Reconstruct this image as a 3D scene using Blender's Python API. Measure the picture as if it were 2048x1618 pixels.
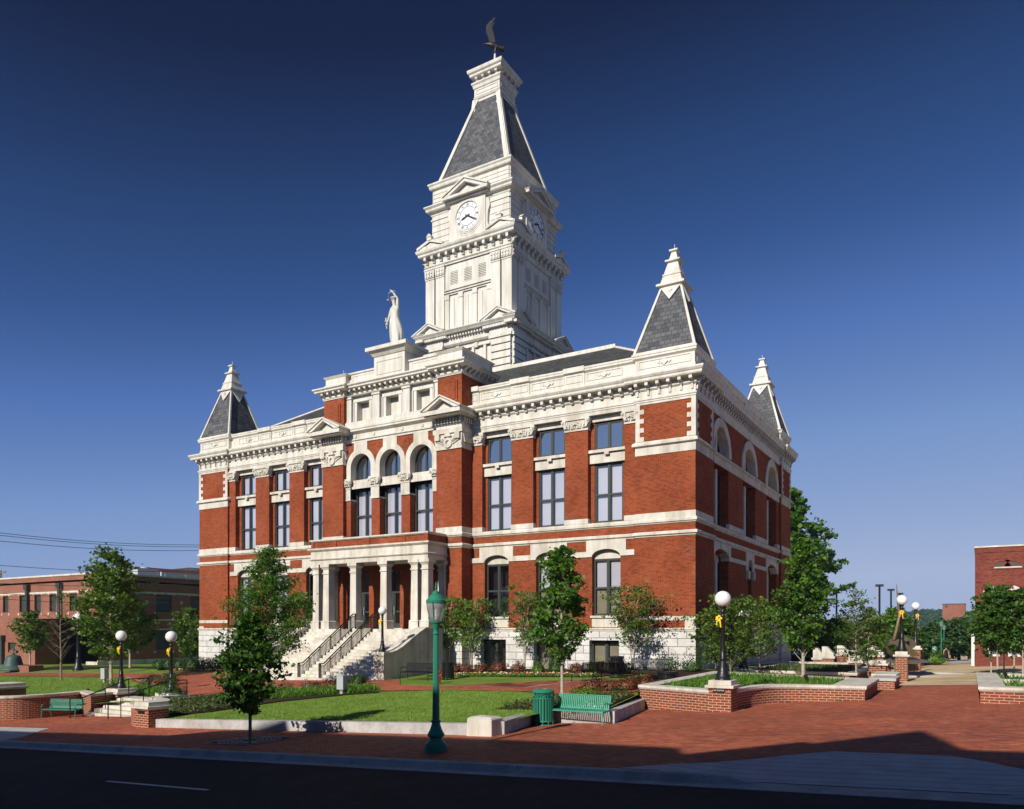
import bpy, bmesh, math, random
import numpy as np
from mathutils import Vector, Matrix, noise
R=math.radians
C=bpy.context.scene
for o in list(bpy.data.objects): bpy.data.objects.remove(o)
col=C.collection
# ---------------- camera, world, sun, exposure ----------------
CAM=(12.24,-38.16); H=3.0; F=1553.0; CX=1024.0; CY=1258.0
cd=bpy.data.cameras.new('camera'); cam=bpy.data.objects.new('camera',cd); col.objects.link(cam)
cam.location=(CAM[0],CAM[1],H); cam.rotation_euler=(R(90),0,math.atan2(.5162,.8565))
cd.sensor_width=36; cd.lens=F/2048*36; cd.shift_y=(CY-809)/2048; cd.clip_end=6000; cd.clip_start=.1
C.camera=cam
SUN_K=.06; SUN_EL=31.0
w=bpy.data.worlds.new('World'); C.world=w; w.use_nodes=True
nt=w.node_tree; bg=nt.nodes['Background']
sky=nt.nodes.new('ShaderNodeTexSky'); sky.sky_type='NISHITA'; sky.sun_disc=False
sky.sun_elevation=R(SUN_EL); sky.sun_rotation=math.atan2(-SUN_K,-1.0)
sky.altitude=300; sky.air_density=1.0; sky.dust_density=.35; sky.ozone_density=4.5
# polarised slide-film response applied to the sky: its green level drives the tone
sx=nt.nodes.new('ShaderNodeSeparateColor'); mm=nt.nodes.new('ShaderNodeMath'); mm.operation='MULTIPLY'; mm.inputs[1].default_value=.1
rp=nt.nodes.new('ShaderNodeValToRGB'); vm=nt.nodes.new('ShaderNodeVectorMath'); vm.operation='SCALE'; vm.inputs['Scale'].default_value=20
STOPS=[(.10,(.005,.011,.045)),(.125,(.0072,.0155,.058)),(.16,(.019,.054,.17)),(.20,(.034,.09,.275)),(.262,(.080,.170,.45)),(.40,(.185,.305,.59)),(.80,(.40,.485,.70)),(1.0,(.38,.47,.69))]
while len(rp.color_ramp.elements)<len(STOPS): rp.color_ramp.elements.new(.5)
for e_,(p_,c_) in zip(rp.color_ramp.elements,STOPS): e_.position=p_; e_.color=(*c_,1)
nt.links.new(sky.outputs[0],sx.inputs[0]); nt.links.new(sx.outputs[1],mm.inputs[0]); nt.links.new(mm.outputs[0],rp.inputs[0]); nt.links.new(rp.outputs[0],vm.inputs[0]); nt.links.new(vm.outputs[0],bg.inputs[0])
bg.inputs[1].default_value=.05
sd=bpy.data.lights.new('sun','SUN'); sd.energy=4.9; sd.angle=R(.53); sd.color=(1,.945,.86)
so=bpy.data.objects.new('sun',sd); col.objects.link(so)
_d=Vector((SUN_K,1,-math.tan(R(SUN_EL)))).normalized()
so.rotation_euler=_d.to_track_quat('-Z','Y').to_euler(); so.location=(0,-60,60)
C.view_settings.view_transform='Standard'; C.view_settings.look='None'; C.view_settings.exposure=0.0; C.view_settings.gamma=1.0
C.render.engine='CYCLES'
# ---------------- calibration helpers ----------------
UU=(.8565,-.5162); VV=(.5163,.8565)
def zP(u,v):
    uc=max(-90,min(60,u)); return .1+.05*(uc-1)-.019*max(min(v,90),0)
def zL(u,v):
    uu=max(-90,u)
    a=.35+.051*uu; b=.2+.03*(uu+18.4); c=.94+.022*uu
    if v<-7.7: t=max((v+20)/12.3,0); return a+(b-a)*t
    t=min((v+7.7)/7.7,1); return b+(c-b)*t-.019*max(min(v,90),0)
def gp(x,y,fn,zo=0):
    r=(x-CX)/F;q=(y-CY)/F; d=8.
    a=r*UU[0]+UU[1]; b=r*VV[0]+VV[1]
    while d<200:
        u=d*a+CAM[0]; v=d*b+CAM[1]
        if H-q*d<fn(u,v)+zo: break
        d+=.02
    return u,v,fn(u,v)
def atd(x,d):
    r=(x-CX)/F
    return d*(r*UU[0]+UU[1])+CAM[0], d*(r*VV[0]+VV[1])+CAM[1]
def onv_(x,v):
    r=(x-CX)/F; d=(v-CAM[1])/(r*VV[0]+VV[1]); return d*(r*UU[0]+UU[1])+CAM[0],v
def zat(y,d): return H+(CY-y)*d/F
# ---------------- materials ----------------
MATS={}
def mat(name,base=(.5,.5,.5),rough=.7,metal=0,spec=.4,fn=None,emit=None):
    m=bpy.data.materials.new(name); m.use_nodes=True; n=m.node_tree; b=n.nodes['Principled BSDF']
    b.inputs['Base Color'].default_value=(*base,1); b.inputs['Roughness'].default_value=rough; b.inputs['Metallic'].default_value=metal
    b.inputs['Specular IOR Level'].default_value=spec
    if emit: b.inputs['Emission Color'].default_value=(*emit[0],1); b.inputs['Emission Strength'].default_value=emit[1]
    if fn: fn(n,b)
    MATS[name]=m; return m
def N(n,t,**k):
    x=n.nodes.new('ShaderNode'+t)
    for a,v in k.items(): setattr(x,a,v)
    return x
def noi(n,scale,detail=4,vec=None,rough=.6):
    x=N(n,'TexNoise'); x.inputs['Scale'].default_value=scale; x.inputs['Detail'].default_value=detail; x.inputs['Roughness'].default_value=rough
    if vec is None: vec=N(n,'TexCoord').outputs['Object']
    n.links.new(vec,x.inputs['Vector']); return x
def ramp(n,fac,stops):
    r=N(n,'ValToRGB'); e=r.color_ramp.elements
    while len(e)<len(stops): e.new(.5)
    for i,(p,c) in enumerate(stops): e[i].position=p; e[i].color=(*c,1)
    n.links.new(fac,r.inputs[0]); return r.outputs[0]
def mixc(n,a,b,fac,mode='MIX'):
    m=N(n,'Mix',data_type='RGBA',blend_type=mode)
    for i,x in ((6,a),(7,b)):
        if isinstance(x,tuple): m.inputs[i].default_value=(*x,1)
        else: n.links.new(x,m.inputs[i])
    if isinstance(fac,(int,float)): m.inputs[0].default_value=fac
    else: n.links.new(fac,m.inputs[0])
    return m.outputs[2]
def bump(n,b,h,st=.3,dist=.02):
    x=N(n,'Bump'); x.inputs['Strength'].default_value=st; x.inputs['Distance'].default_value=dist
    n.links.new(h,x.inputs['Height']); n.links.new(x.outputs[0],b.inputs['Normal'])
def brickfn(c1,c2,mort,bw=.21,rh=.0745,ms=.011,var=.5,bst=.25,blot=.25,stain=0):
    def f(n,b):
        uv=N(n,'UVMap').outputs[0]
        t=N(n,'TexBrick'); t.inputs['Scale'].default_value=1; t.inputs['Brick Width'].default_value=bw; t.inputs['Row Height'].default_value=rh
        t.inputs['Mortar Size'].default_value=ms; t.inputs['Mortar Smooth'].default_value=.2; t.inputs['Bias'].default_value=-.1
        t.inputs['Color1'].default_value=(*c1,1); t.inputs['Color2'].default_value=(*c2,1); t.inputs['Mortar'].default_value=(*mort,1)
        n.links.new(uv,t.inputs[0])
        k=noi(n,.55,5); k2=noi(n,9,3)
        cc=mixc(n,t.outputs[0],ramp(n,k.outputs[0],[(.3,(.62,.55,.55)),(.7,(1.12,1.1,1.1))]),blot*2,'MULTIPLY')
        cc=mixc(n,cc,ramp(n,k2.outputs[0],[(.3,(.8,.8,.8)),(.7,(1.1,1.1,1.1))]),.5,'MULTIPLY')
        if stain:
            k4=noi(n,.8,7,rough=.75); cc=mixc(n,cc,(.46,.27,.2),ramp(n,k4.outputs[0],[(.57,(0,0,0)),(.74,(stain*1.6,)*3)]))
            tb=N(n,'TexBrick'); tb.inputs['Scale'].default_value=1; tb.inputs['Brick Width'].default_value=bw; tb.inputs['Row Height'].default_value=rh; tb.inputs['Mortar Size'].default_value=0; tb.inputs['Bias'].default_value=-.55
            tb.inputs['Color1'].default_value=(1,1,1,1); tb.inputs['Color2'].default_value=(.45,.5,.6,1); n.links.new(uv,tb.inputs[0]); cc=mixc(n,cc,tb.outputs[0],.7,'MULTIPLY')
        n.links.new(cc,b.inputs['Base Color']); bump(n,b,t.outputs[1],-bst,.008)
    return f
def blotch(c1,c2,scale,bs=.1,bscale=60,dist=.01,c3=None,streak=0):
    def f(n,b):
        k=noi(n,scale,6); st=[(.32,c1),(.68,c2)]
        o=ramp(n,k.outputs[0],st)
        if c3:
            k3=noi(n,scale*7,4); o=mixc(n,o,c3,ramp(n,k3.outputs[0],[(.55,(0,0,0)),(.75,(.7,.7,.7))]))
        if streak:
            mp=N(n,'Mapping'); mp.inputs['Scale'].default_value=(2.6,2.6,.22); n.links.new(N(n,'TexCoord').outputs['Object'],mp.inputs[0]); k5=noi(n,1.0,7,mp.outputs[0],.7)
            g_=1-streak; o=mixc(n,o,ramp(n,k5.outputs[0],[(.38,(g_,g_*.97,g_*.9)),(.56,(1,1,1))]),1.0,'MULTIPLY')
        n.links.new(o,b.inputs['Base Color'])
        h=noi(n,bscale,4); bump(n,b,h.outputs[0],bs,dist)
    return f
mat('brick',rough=.9,spec=.08,fn=brickfn((.335,.058,.021),(.21,.035,.013),(.36,.16,.075),ms=.009,rh=.0675,stain=.22,blot=.35))
mat('brick_dark',rough=.85,spec=.2,fn=brickfn((.36,.13,.085),(.26,.085,.055),(.32,.2,.14),ms=.008))
mat('brick_old',rough=.9,spec=.1,fn=brickfn((.24,.05,.032),(.15,.034,.024),(.25,.12,.09),ms=.008,stain=.1))
mat('brick_planter',rough=.85,spec=.2,fn=brickfn((.30,.06,.03),(.15,.05,.04),(.5,.33,.2),bw=.26,rh=.088,ms=.013,blot=.15))
def pavefn(n,b):
    co=N(n,'TexCoord').outputs['Object']
    mp=N(n,'Mapping'); mp.inputs['Rotation'].default_value=(0,0,R(45)); n.links.new(co,mp.inputs[0])
    t=N(n,'TexBrick'); t.inputs['Scale'].default_value=1; t.inputs['Brick Width'].default_value=.2; t.inputs['Row Height'].default_value=.1
    t.inputs['Mortar Size'].default_value=.005; t.inputs['Color1'].default_value=(.44,.105,.048,1); t.inputs['Color2'].default_value=(.36,.085,.045,1); t.inputs['Mortar'].default_value=(.2,.07,.04,1)
    n.links.new(mp.outputs[0],t.inputs[0])
    m2=N(n,'Mapping'); m2.inputs['Scale'].default_value=(3,8,1); n.links.new(co,m2.inputs[0])
    k=noi(n,1.0,3,m2.outputs[0],.7); k2=noi(n,.25,4,co)
    vo=N(n,'TexVoronoi'); vo.inputs['Scale'].default_value=1; vo.inputs['Randomness'].default_value=.85
    m3=N(n,'Mapping'); m3.inputs['Scale'].default_value=(4.5,9,1); n.links.new(co,m3.inputs[0]); n.links.new(m3.outputs[0],vo.inputs['Vector'])
    sp=N(n,'SeparateColor'); n.links.new(vo.outputs['Color'],sp.inputs[0])
    vc=ramp(n,sp.outputs[0],[(0,(.5,.8,1.0)),(.08,(.8,.88,.95)),(.5,(1.02,.95,.95)),(.75,(1.12,1.35,1.3)),(1,(1.3,1.95,1.8))])
    c=mixc(n,t.outputs[0],ramp(n,k.outputs[0],[(.35,(.78,.8,.85)),(.65,(1.2,1.2,1.15))]),.8,'MULTIPLY')
    c=mixc(n,c,vc,.8,'MULTIPLY')
    c=mixc(n,c,ramp(n,k2.outputs[0],[(.35,(.78,.8,.82)),(.65,(1.14,1.14,1.12))]),.9,'MULTIPLY')
    k6=noi(n,1.7,8,co,.75); c=mixc(n,c,(.14,.07,.05),ramp(n,k6.outputs[0],[(.60,(0,0,0)),(.72,(.45,.45,.45))]))
    n.links.new(c,b.inputs['Base Color']); bump(n,b,t.outputs[1],-.15,.005)
mat('paver',rough=.8,spec=.3,fn=pavefn)
mat('limestone',rough=.8,spec=.2,fn=blotch((.57,.525,.44),(.76,.71,.62),1.1,.15,25,.01,streak=.22))
mat('concrete_wall',rough=.85,spec=.2,fn=blotch((.33,.31,.29),(.56,.54,.52),1.6,.15,40,.01,c3=(.22,.21,.19)))
mat('white_paint',rough=.5,spec=.3,fn=blotch((.67,.635,.55),(.745,.715,.63),.6,.04,30,.005,streak=.2))
def rust(n,b):
    uv=N(n,'UVMap').outputs[0]
    t=N(n,'TexBrick'); t.inputs['Scale'].default_value=1; t.inputs['Brick Width'].default_value=.95; t.inputs['Row Height'].default_value=.42
    t.inputs['Mortar Size'].default_value=.018; t.inputs['Mortar Smooth'].default_value=1; t.inputs['Color1'].default_value=(.76,.73,.68,1); t.inputs['Color2'].default_value=(.66,.63,.58,1); t.inputs['Mortar'].default_value=(.5,.47,.43,1)
    n.links.new(uv,t.inputs[0]); k=noi(n,3.0,7); k2=noi(n,1.3,4)
    c=mixc(n,t.outputs[0],ramp(n,k2.outputs[0],[(.3,(.75,.75,.75)),(.7,(1.1,1.1,1.1))]),.7,'MULTIPLY')
    n.links.new(c,b.inputs['Base Color'])
    ad=N(n,'Math',operation='SUBTRACT'); n.links.new(k.outputs[0],ad.inputs[0]); n.links.new(t.outputs[1],ad.inputs[1])
    bump(n,b,ad.outputs[0],.9,.09)
mat('rusticated_stone',rough=.9,spec=.15,fn=rust)
def slatefn(c1,c2,bw,rh):
    def f(n,b):
        uv=N(n,'UVMap').outputs[0]
        t=N(n,'TexBrick'); t.inputs['Scale'].default_value=1; t.inputs['Brick Width'].default_value=bw; t.inputs['Row Height'].default_value=rh
        t.inputs['Mortar Size'].default_value=.012; t.inputs['Bias'].default_value=0; t.inputs['Color1'].default_value=(*c1,1); t.inputs['Color2'].default_value=(*c2,1); t.inputs['Mortar'].default_value=(.03,.03,.032,1)
        n.links.new(uv,t.inputs[0]); k=noi(n,2,4)
        c=mixc(n,t.outputs[0],ramp(n,k.outputs[0],[(.3,(.75,.75,.78)),(.7,(1.2,1.2,1.2))]),.6,'MULTIPLY')
        n.links.new(c,b.inputs['Base Color']); bump(n,b,t.outputs[1],-.4,.015)
    return f
mat('slate',rough=.75,spec=.2,fn=slatefn((.15,.15,.15),(.07,.072,.076),.3,.24))
mat('roof_shingle',rough=.85,spec=.2,fn=slatefn((.075,.078,.07),(.04,.042,.04),.35,.3))
mat('frame_paint',(.045,.052,.045),.45,spec=.4)
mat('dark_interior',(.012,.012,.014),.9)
mat('blind_or_sky',rough=.8,fn=blotch((.60,.59,.64),(.68,.67,.72),.5,.02,10))
mat('tan_blind',rough=.8,fn=blotch((.30,.27,.17),(.38,.34,.22),2,.02,10))
def glassmat(name,fac,tint,rough=.02):
    m=bpy.data.materials.new(name); m.use_nodes=True; n=m.node_tree; n.nodes.clear()
    o=N(n,'OutputMaterial'); g=N(n,'BsdfGlossy'); g.inputs['Color'].default_value=(.9,.95,1,1); g.inputs['Roughness'].default_value=rough
    t=N(n,'BsdfTransparent'); t.inputs['Color'].default_value=(*tint,1); x=N(n,'MixShader')
    lw=N(n,'LayerWeight'); lw.inputs[0].default_value=.3; ma=N(n,'MapRange'); ma.inputs[3].default_value=fac; ma.inputs[4].default_value=min(1,fac+.3)
    n.links.new(lw.outputs['Facing'],ma.inputs[0]); n.links.new(ma.outputs[0],x.inputs[0])
    n.links.new(t.outputs[0],x.inputs[1]); n.links.new(g.outputs[0],x.inputs[2]); n.links.new(x.outputs[0],o.inputs[0])
    k=noi(n,.7,2); bp=N(n,'Bump'); bp.inputs['Strength'].default_value=.05; bp.inputs['Distance'].default_value=.05
    n.links.new(k.outputs[0],bp.inputs['Height']); n.links.new(bp.outputs[0],g.inputs['Normal'])
    MATS[name]=m
glassmat('mirror_glass',.52,(.5,.52,.55)); glassmat('clear_glass',.2,(.95,.95,.97)); glassmat('side_glass',.06,(.5,.52,.55))
def frosted(name):
    m=bpy.data.materials.new(name); m.use_nodes=True; n=m.node_tree; n.nodes.clear(); o=N(n,'OutputMaterial'); t=N(n,'BsdfTransparent'); d=N(n,'BsdfTranslucent'); d.inputs[0].default_value=(.85,.82,.78,1); e=N(n,'BsdfDiffuse'); e.inputs[0].default_value=(.6,.58,.55,1)
    a=N(n,'MixShader'); a.inputs[0].default_value=.5; n.links.new(d.outputs[0],a.inputs[1]); n.links.new(e.outputs[0],a.inputs[2]); x=N(n,'MixShader'); x.inputs[0].default_value=.6; n.links.new(t.outputs[0],x.inputs[1]); n.links.new(a.outputs[0],x.inputs[2]); n.links.new(x.outputs[0],o.inputs[0]); MATS[name]=m
frosted('lamp_glass')
mat('far_ground',rough=.95,spec=.1,fn=blotch((.02,.03,.012),(.04,.05,.02),.2,.1,5))
mat('asphalt',rough=.9,spec=.2,fn=blotch((.018,.018,.019),(.034,.034,.035),.8,.4,120,.01,c3=(.065,.062,.058)))
mat('road_paint',rough=.7,fn=blotch((.5,.5,.5),(.7,.7,.7),6,.05,40))
mat('kerb_concrete',rough=.85,fn=blotch((.30,.295,.27),(.50,.49,.45),1.5,.15,60,.01,c3=(.16,.155,.135)))
def ribfn(n,b):
    k=noi(n,2,5); c=ramp(n,k.outputs[0],[(.3,(.40,.40,.38)),(.7,(.54,.54,.52))])
    wv=N(n,'TexWave',bands_direction='Y'); wv.inputs['Scale'].default_value=.85; n.links.new(N(n,'TexCoord').outputs['Object'],wv.inputs[0])
    cc=mixc(n,c,ramp(n,wv.outputs[0],[(.02,(.72,.72,.72)),(.10,(1,1,1))]),1.0,'MULTIPLY')
    n.links.new(cc,b.inputs['Base Color']); bump(n,b,wv.outputs[0],.2,.01)
mat('ramp_concrete',rough=.85,fn=ribfn)
mat('stone_paving',rough=.9,spec=.08,fn=blotch((.44,.31,.17),(.82,.64,.40),.35,.1,30,.01,c3=(.16,.14,.1)))
mat('edge_concrete',rough=.85,fn=blotch((.4,.38,.33),(.55,.52,.46),2,.1,40))
def grassfn(n,b):
    k=noi(n,.5,5); k2=noi(n,26,6,rough=.8); m2=N(n,'Mapping'); m2.inputs['Scale'].default_value=(1,5,1); m2.inputs['Rotation'].default_value=(0,0,R(20)); n.links.new(N(n,'TexCoord').outputs['Object'],m2.inputs[0])
    k3=noi(n,.7,3,m2.outputs[0])
    c=ramp(n,k.outputs[0],[(.3,(.15,.255,.035)),(.7,(.23,.34,.06))])
    c=mixc(n,c,ramp(n,k2.outputs[0],[(.3,(.45,.5,.45)),(.7,(1.45,1.4,1.3))]),.85,'MULTIPLY')
    c=mixc(n,c,ramp(n,k3.outputs[0],[(.35,(.72,.8,.75)),(.65,(1.25,1.15,1.05))]),.85,'MULTIPLY'); k7=noi(n,2.3,6,rough=.7); c=mixc(n,c,(.27,.27,.09),ramp(n,k7.outputs[0],[(.55,(0,0,0)),(.75,(.6,.6,.6))]))
    n.links.new(c,b.inputs['Base Color']); bump(n,b,k2.outputs[0],1.0,.05)
mat('grass',rough=.8,spec=.2,fn=grassfn)
mat('blade',rough=.6,spec=.3,fn=blotch((.12,.23,.02),(.24,.36,.06),2,.05,10))
mat('soil',rough=.95,spec=.1,fn=blotch((.03,.02,.013),(.07,.048,.03),3,.8,30,.04))
mat('green_paint',rough=.42,spec=.45,fn=blotch((.022,.19,.115),(.03,.23,.145),.9,.03,20))
mat('light_green_paint',(.06,.34,.22),.4,spec=.45)
mat('black_metal',rough=.38,spec=.5,fn=blotch((.009,.009,.010),(.016,.016,.018),2,.05,30))
mat('bronze_rail',(.055,.026,.014),.4,spec=.5)
mat('shaded_bronze',rough=.5,spec=.5,fn=blotch((.005,.003,.003),(.012,.007,.006),4,.2,20))  # near-black: the shade on the eagle is put into the colour
mat('bell_bronze',rough=.55,spec=.4,fn=blotch((.035,.075,.06),(.07,.115,.10),2,.1,20))
mat('sculpture_bronze',rough=.45,metal=.15,fn=blotch((.15,.105,.055),(.24,.175,.10),1,.05,20))
mat('globe',(.86,.86,.86),.18,spec=.5)
mat('steel_box',(.42,.45,.45),.5,spec=.4)
mat('yellow_ribbon',(.85,.6,.02),.5)
mat('orange_ribbon',(.85,.48,.05),.5)
mat('clock_white',(.82,.82,.8),.5)
mat('clock_ink',(.02,.02,.025),.5)
mat('red_paint',(.5,.02,.02),.4)
mat('skin',(.5,.27,.17),.6)
mat('black_cloth',(.01,.01,.012),.8)
mat('tan_cloth',(.5,.33,.15),.8)
mat('hair',(.02,.012,.008),.7)
mat('bark',rough=.9,spec=.1,fn=blotch((.16,.12,.08),(.30,.24,.17),5,.5,40,.01))
mat('pale_bark',rough=.9,spec=.1,fn=blotch((.34,.28,.21),(.50,.43,.34),5,.5,40,.01))
mat('tan_roof',rough=.9,fn=blotch((.25,.18,.11),(.36,.27,.17),1.5,.3,10,.05))
mat('yellow_paint',(.7,.42,.03),.7)
mat('window_white',(.75,.75,.72),.5)
mat('tan_wall',(.4,.33,.25),.8)
mat('red_flower',(.55,.02,.02),.6); mat('yellow_flower',(.75,.6,.1),.6); mat('white_flower',(.8,.8,.5),.6)
mat('white_roof',(.7,.7,.68),.6)
def leafmat(name,c1,c2,tr=.35,rough=.5):
    m=bpy.data.materials.new(name); m.use_nodes=True; n=m.node_tree; b=n.nodes['Principled BSDF']; o=n.nodes['Material Output']
    g=N(n,'NewGeometry'); k=noi(n,1.2,3)
    a=N(n,'Math',operation='ADD'); n.links.new(k.outputs[0],a.inputs[0]); 
    s=N(n,'Math',operation='MULTIPLY_ADD'); s.inputs[1].default_value=.5; s.inputs[2].default_value=-.25; n.links.new(g.outputs['Random Per Island'],s.inputs[0]); n.links.new(s.outputs[0],a.inputs[1])
    c=ramp(n,a.outputs[0],[(.25,c1),(.75,c2)]); n.links.new(c,b.inputs['Base Color'])
    b.inputs['Roughness'].default_value=rough; b.inputs['Specular IOR Level'].default_value=.35
    t=N(n,'BsdfTranslucent'); n.links.new(mixc(n,c,(1.0,1.6,.5),.6,'MULTIPLY'),t.inputs[0]); x=N(n,'MixShader'); x.inputs[0].default_value=tr
    n.links.new(b.outputs[0],x.inputs[1]); n.links.new(t.outputs[0],x.inputs[2]); n.links.new(x.outputs[0],o.inputs[0]); MATS[name]=m
leafmat('leaf_maple',(.04,.11,.012),(.14,.27,.03)); leafmat('leaf_dark',(.028,.085,.01),(.10,.20,.025))
leafmat('leaf_light',(.07,.15,.014),(.19,.32,.04)); leafmat('leaf_box',(.018,.055,.010),(.06,.13,.02),.2)
leafmat('leaf_red',(.10,.03,.015),(.26,.10,.045),.25); leafmat('leaf_dogwood',(.05,.11,.014),(.17,.25,.035)); leafmat('leaf_lily',(.05,.14,.014),(.17,.32,.035))
leafmat('leaf_far',(.02,.06,.012),(.06,.12,.025),.2)
leafmat('leaf_juniper',(.055,.085,.028),(.15,.18,.05),.2); leafmat('leaf_twig',(.14,.08,.05),(.24,.15,.10),.2)
# ---------------- mesh helper ----------------
TF=lambda s,d,z:(s,d,z)            # front facade: s along u, d inward
TS=lambda s,d,z:(-d,s,z)           # right side facade: s along v, d inward
class MB:
    def __init__(s): s.v=[];s.f=[];s.uv={}
    def quad(s,*p,uv=None):
        i=len(s.v); s.v.extend(p); s.f.append(tuple(range(i,i+len(p))))
        if uv: s.uv[len(s.f)-1]=uv
    def box(s,x0,x1,y0,y1,z0,z1,T=None):
        if x0>x1:x0,x1=x1,x0
        if y0>y1:y0,y1=y1,y0
        if z0>z1:z0,z1=z1,z0
        p=[(x,y,z) for z in (z0,z1) for y in (y0,y1) for x in (x0,x1)]
        if T: p=[T(*q) for q in p]
        i=len(s.v); s.v.extend(p)
        for f in ((0,2,3,1),(4,5,7,6),(0,1,5,4),(2,6,7,3),(0,4,6,2),(1,3,7,5)): s.f.append(tuple(i+k for k in f))
    def frus(s,cx,cy,z0,h0,z1,h1,hy0=None,hy1=None):
        hy0=h0 if hy0 is None else hy0; hy1=h1 if hy1 is None else hy1
        p=[(cx+a*h,cy+b*k,z) for z,h,k in ((z0,h0,hy0),(z1,h1,hy1)) for a,b in ((-1,-1),(1,-1),(1,1),(-1,1))]
        i=len(s.v); s.v.extend(p)
        for f in ((3,2,1,0),(4,5,6,7),(0,1,5,4),(1,2,6,5),(2,3,7,6),(3,0,4,7)): s.f.append(tuple(i+k for k in f))
    def prism(s,poly,T,d0,d1):      # poly in (s,z), extruded in d
        n=len(poly); i=len(s.v)
        s.v.extend([T(a,d0,b) for a,b in poly]+[T(a,d1,b) for a,b in poly])
        s.f.append(tuple(range(i,i+n))); s.f.append(tuple(range(i+2*n-1,i+n-1,-1)))
        for k in range(n): s.f.append((i+k,i+(k+1)%n,i+n+(k+1)%n,i+n+k))
    def slab(s,poly,z0,z1):
        n=len(poly); i=len(s.v)
        s.v.extend([(a,b,z0) for a,b in poly]+[(a,b,z1) for a,b in poly])
        s.f.append(tuple(range(i+n-1,i-1,-1))); s.f.append(tuple(range(i+n,i+2*n)))
        for k in range(n): s.f.append((i+k,i+(k+1)%n,i+n+(k+1)%n,i+n+k))
    def lathe(s,cx,cy,prof,seg=16,ax=None):
        i=len(s.v)
        for r,z in prof:
            for k in range(seg):
                a=2*math.pi*k/seg; s.v.append((cx+r*math.cos(a),cy+r*math.sin(a),z))
        for j in range(len(prof)-1):
            for k in range(seg):
                a=i+j*seg+k; b=i+j*seg+(k+1)%seg; s.f.append((a,b,b+seg,a+seg))
        s.f.append(tuple(i+k for k in range(seg-1,-1,-1))); s.f.append(tuple(i+(len(prof)-1)*seg+k for k in range(seg)))
    def tube(s,pts,r,seg=6,cap=True):
        i=len(s.v); n=len(pts); P=[Vector(p) for p in pts]
        rs=r if isinstance(r,(list,tuple)) else [r]*n
        for j in range(n):
            t=(P[min(j+1,n-1)]-P[max(j-1,0)]).normalized()
            a=t.cross(Vector((0,0,1)));
            if a.length<.05: a=t.cross(Vector((1,0,0)))
            a.normalize(); b=t.cross(a)
            for k in range(seg):
                q=2*math.pi*k/seg; c=P[j]+(a*math.cos(q)+b*math.sin(q))*rs[j]; s.v.append(tuple(c))
        for j in range(n-1):
            for k in range(seg):
                a=i+j*seg+k; b=i+j*seg+(k+1)%seg; s.f.append((a,b,b+seg,a+seg))
        if cap: s.f.append(tuple(i+k for k in range(seg))); s.f.append(tuple(i+(n-1)*seg+k for k in range(seg)))
    def sphere(s,c,r,seg=20,rings=12,sc=(1,1,1)):
        prof=[(r*math.sin(math.pi*j/rings),-r*math.cos(math.pi*j/rings)) for j in range(rings+1)]
        i=len(s.v)
        for pr,pz in prof:
            for k in range(seg):
                a=2*math.pi*k/seg; s.v.append((c[0]+pr*math.cos(a)*sc[0],c[1]+pr*math.sin(a)*sc[1],c[2]+pz*sc[2]))
        for j in range(rings):
            for k in range(seg):
                a=i+j*seg+k;b=i+j*seg+(k+1)%seg; s.f.append((a,b,b+seg,a+seg))
    def sweep(s,path,prof,closed=False):
        n=len(path); P=[Vector(p) for p in path]; off=[]
        for j in range(n):
            e=[]
            if closed or j>0: d=(P[j]-P[j-1]).normalized(); e.append(Vector((d.y,-d.x)))
            if closed or j<n-1: d=(P[(j+1)%n]-P[j]).normalized(); e.append(Vector((d.y,-d.x)))
            if len(e)==2: off.append((e[0]+e[1])/max(.2,(1+e[0].dot(e[1]))))
            else: off.append(e[0])
        m=len(prof); i=len(s.v); 
        for j in range(n):
            for o,z in prof: s.v.append((P[j].x+off[j].x*o,P[j].y+off[j].y*o,z))
        for j in range(n if closed else n-1):
            for k in range(m-1):
                a=i+j*m+k; b=i+((j+1)%n)*m+k; s.f.append((a,b,b+1,a+1))
        if not closed:
            s.f.append(tuple(i+k for k in range(m))); s.f.append(tuple(i+(n-1)*m+k for k in range(m-1,-1,-1)))
    def grid(s,T,d,s0,s1,z0,z1,ops,depth):
        xs=sorted({s0,s1,*[o[0] for o in ops],*[o[1] for o in ops]}); zs=sorted({z0,z1,*[o[2] for o in ops],*[o[3] for o in ops]})
        xs=[x for x in xs if s0<=x<=s1]; zs=[z for z in zs if z0<=z<=z1]
        for a,b in zip(xs,xs[1:]):
            for c,e in zip(zs,zs[1:]):
                m=((a+b)/2,(c+e)/2)
                if any(o[0]<m[0]<o[1] and o[2]<m[1]<o[3] for o in ops): continue
                s.quad(T(a,d,c),T(b,d,c),T(b,d,e),T(a,d,e))
        for a,b,c,e in ops:
            D=d+depth
            s.quad(T(a,d,c),T(a,d,e),T(a,D,e),T(a,D,c)); s.quad(T(b,d,c),T(b,D,c),T(b,D,e),T(b,d,e))
            s.quad(T(a,d,c),T(a,D,c),T(b,D,c),T(b,d,c)); s.quad(T(a,d,e),T(b,d,e),T(b,D,e),T(a,D,e))
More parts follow.
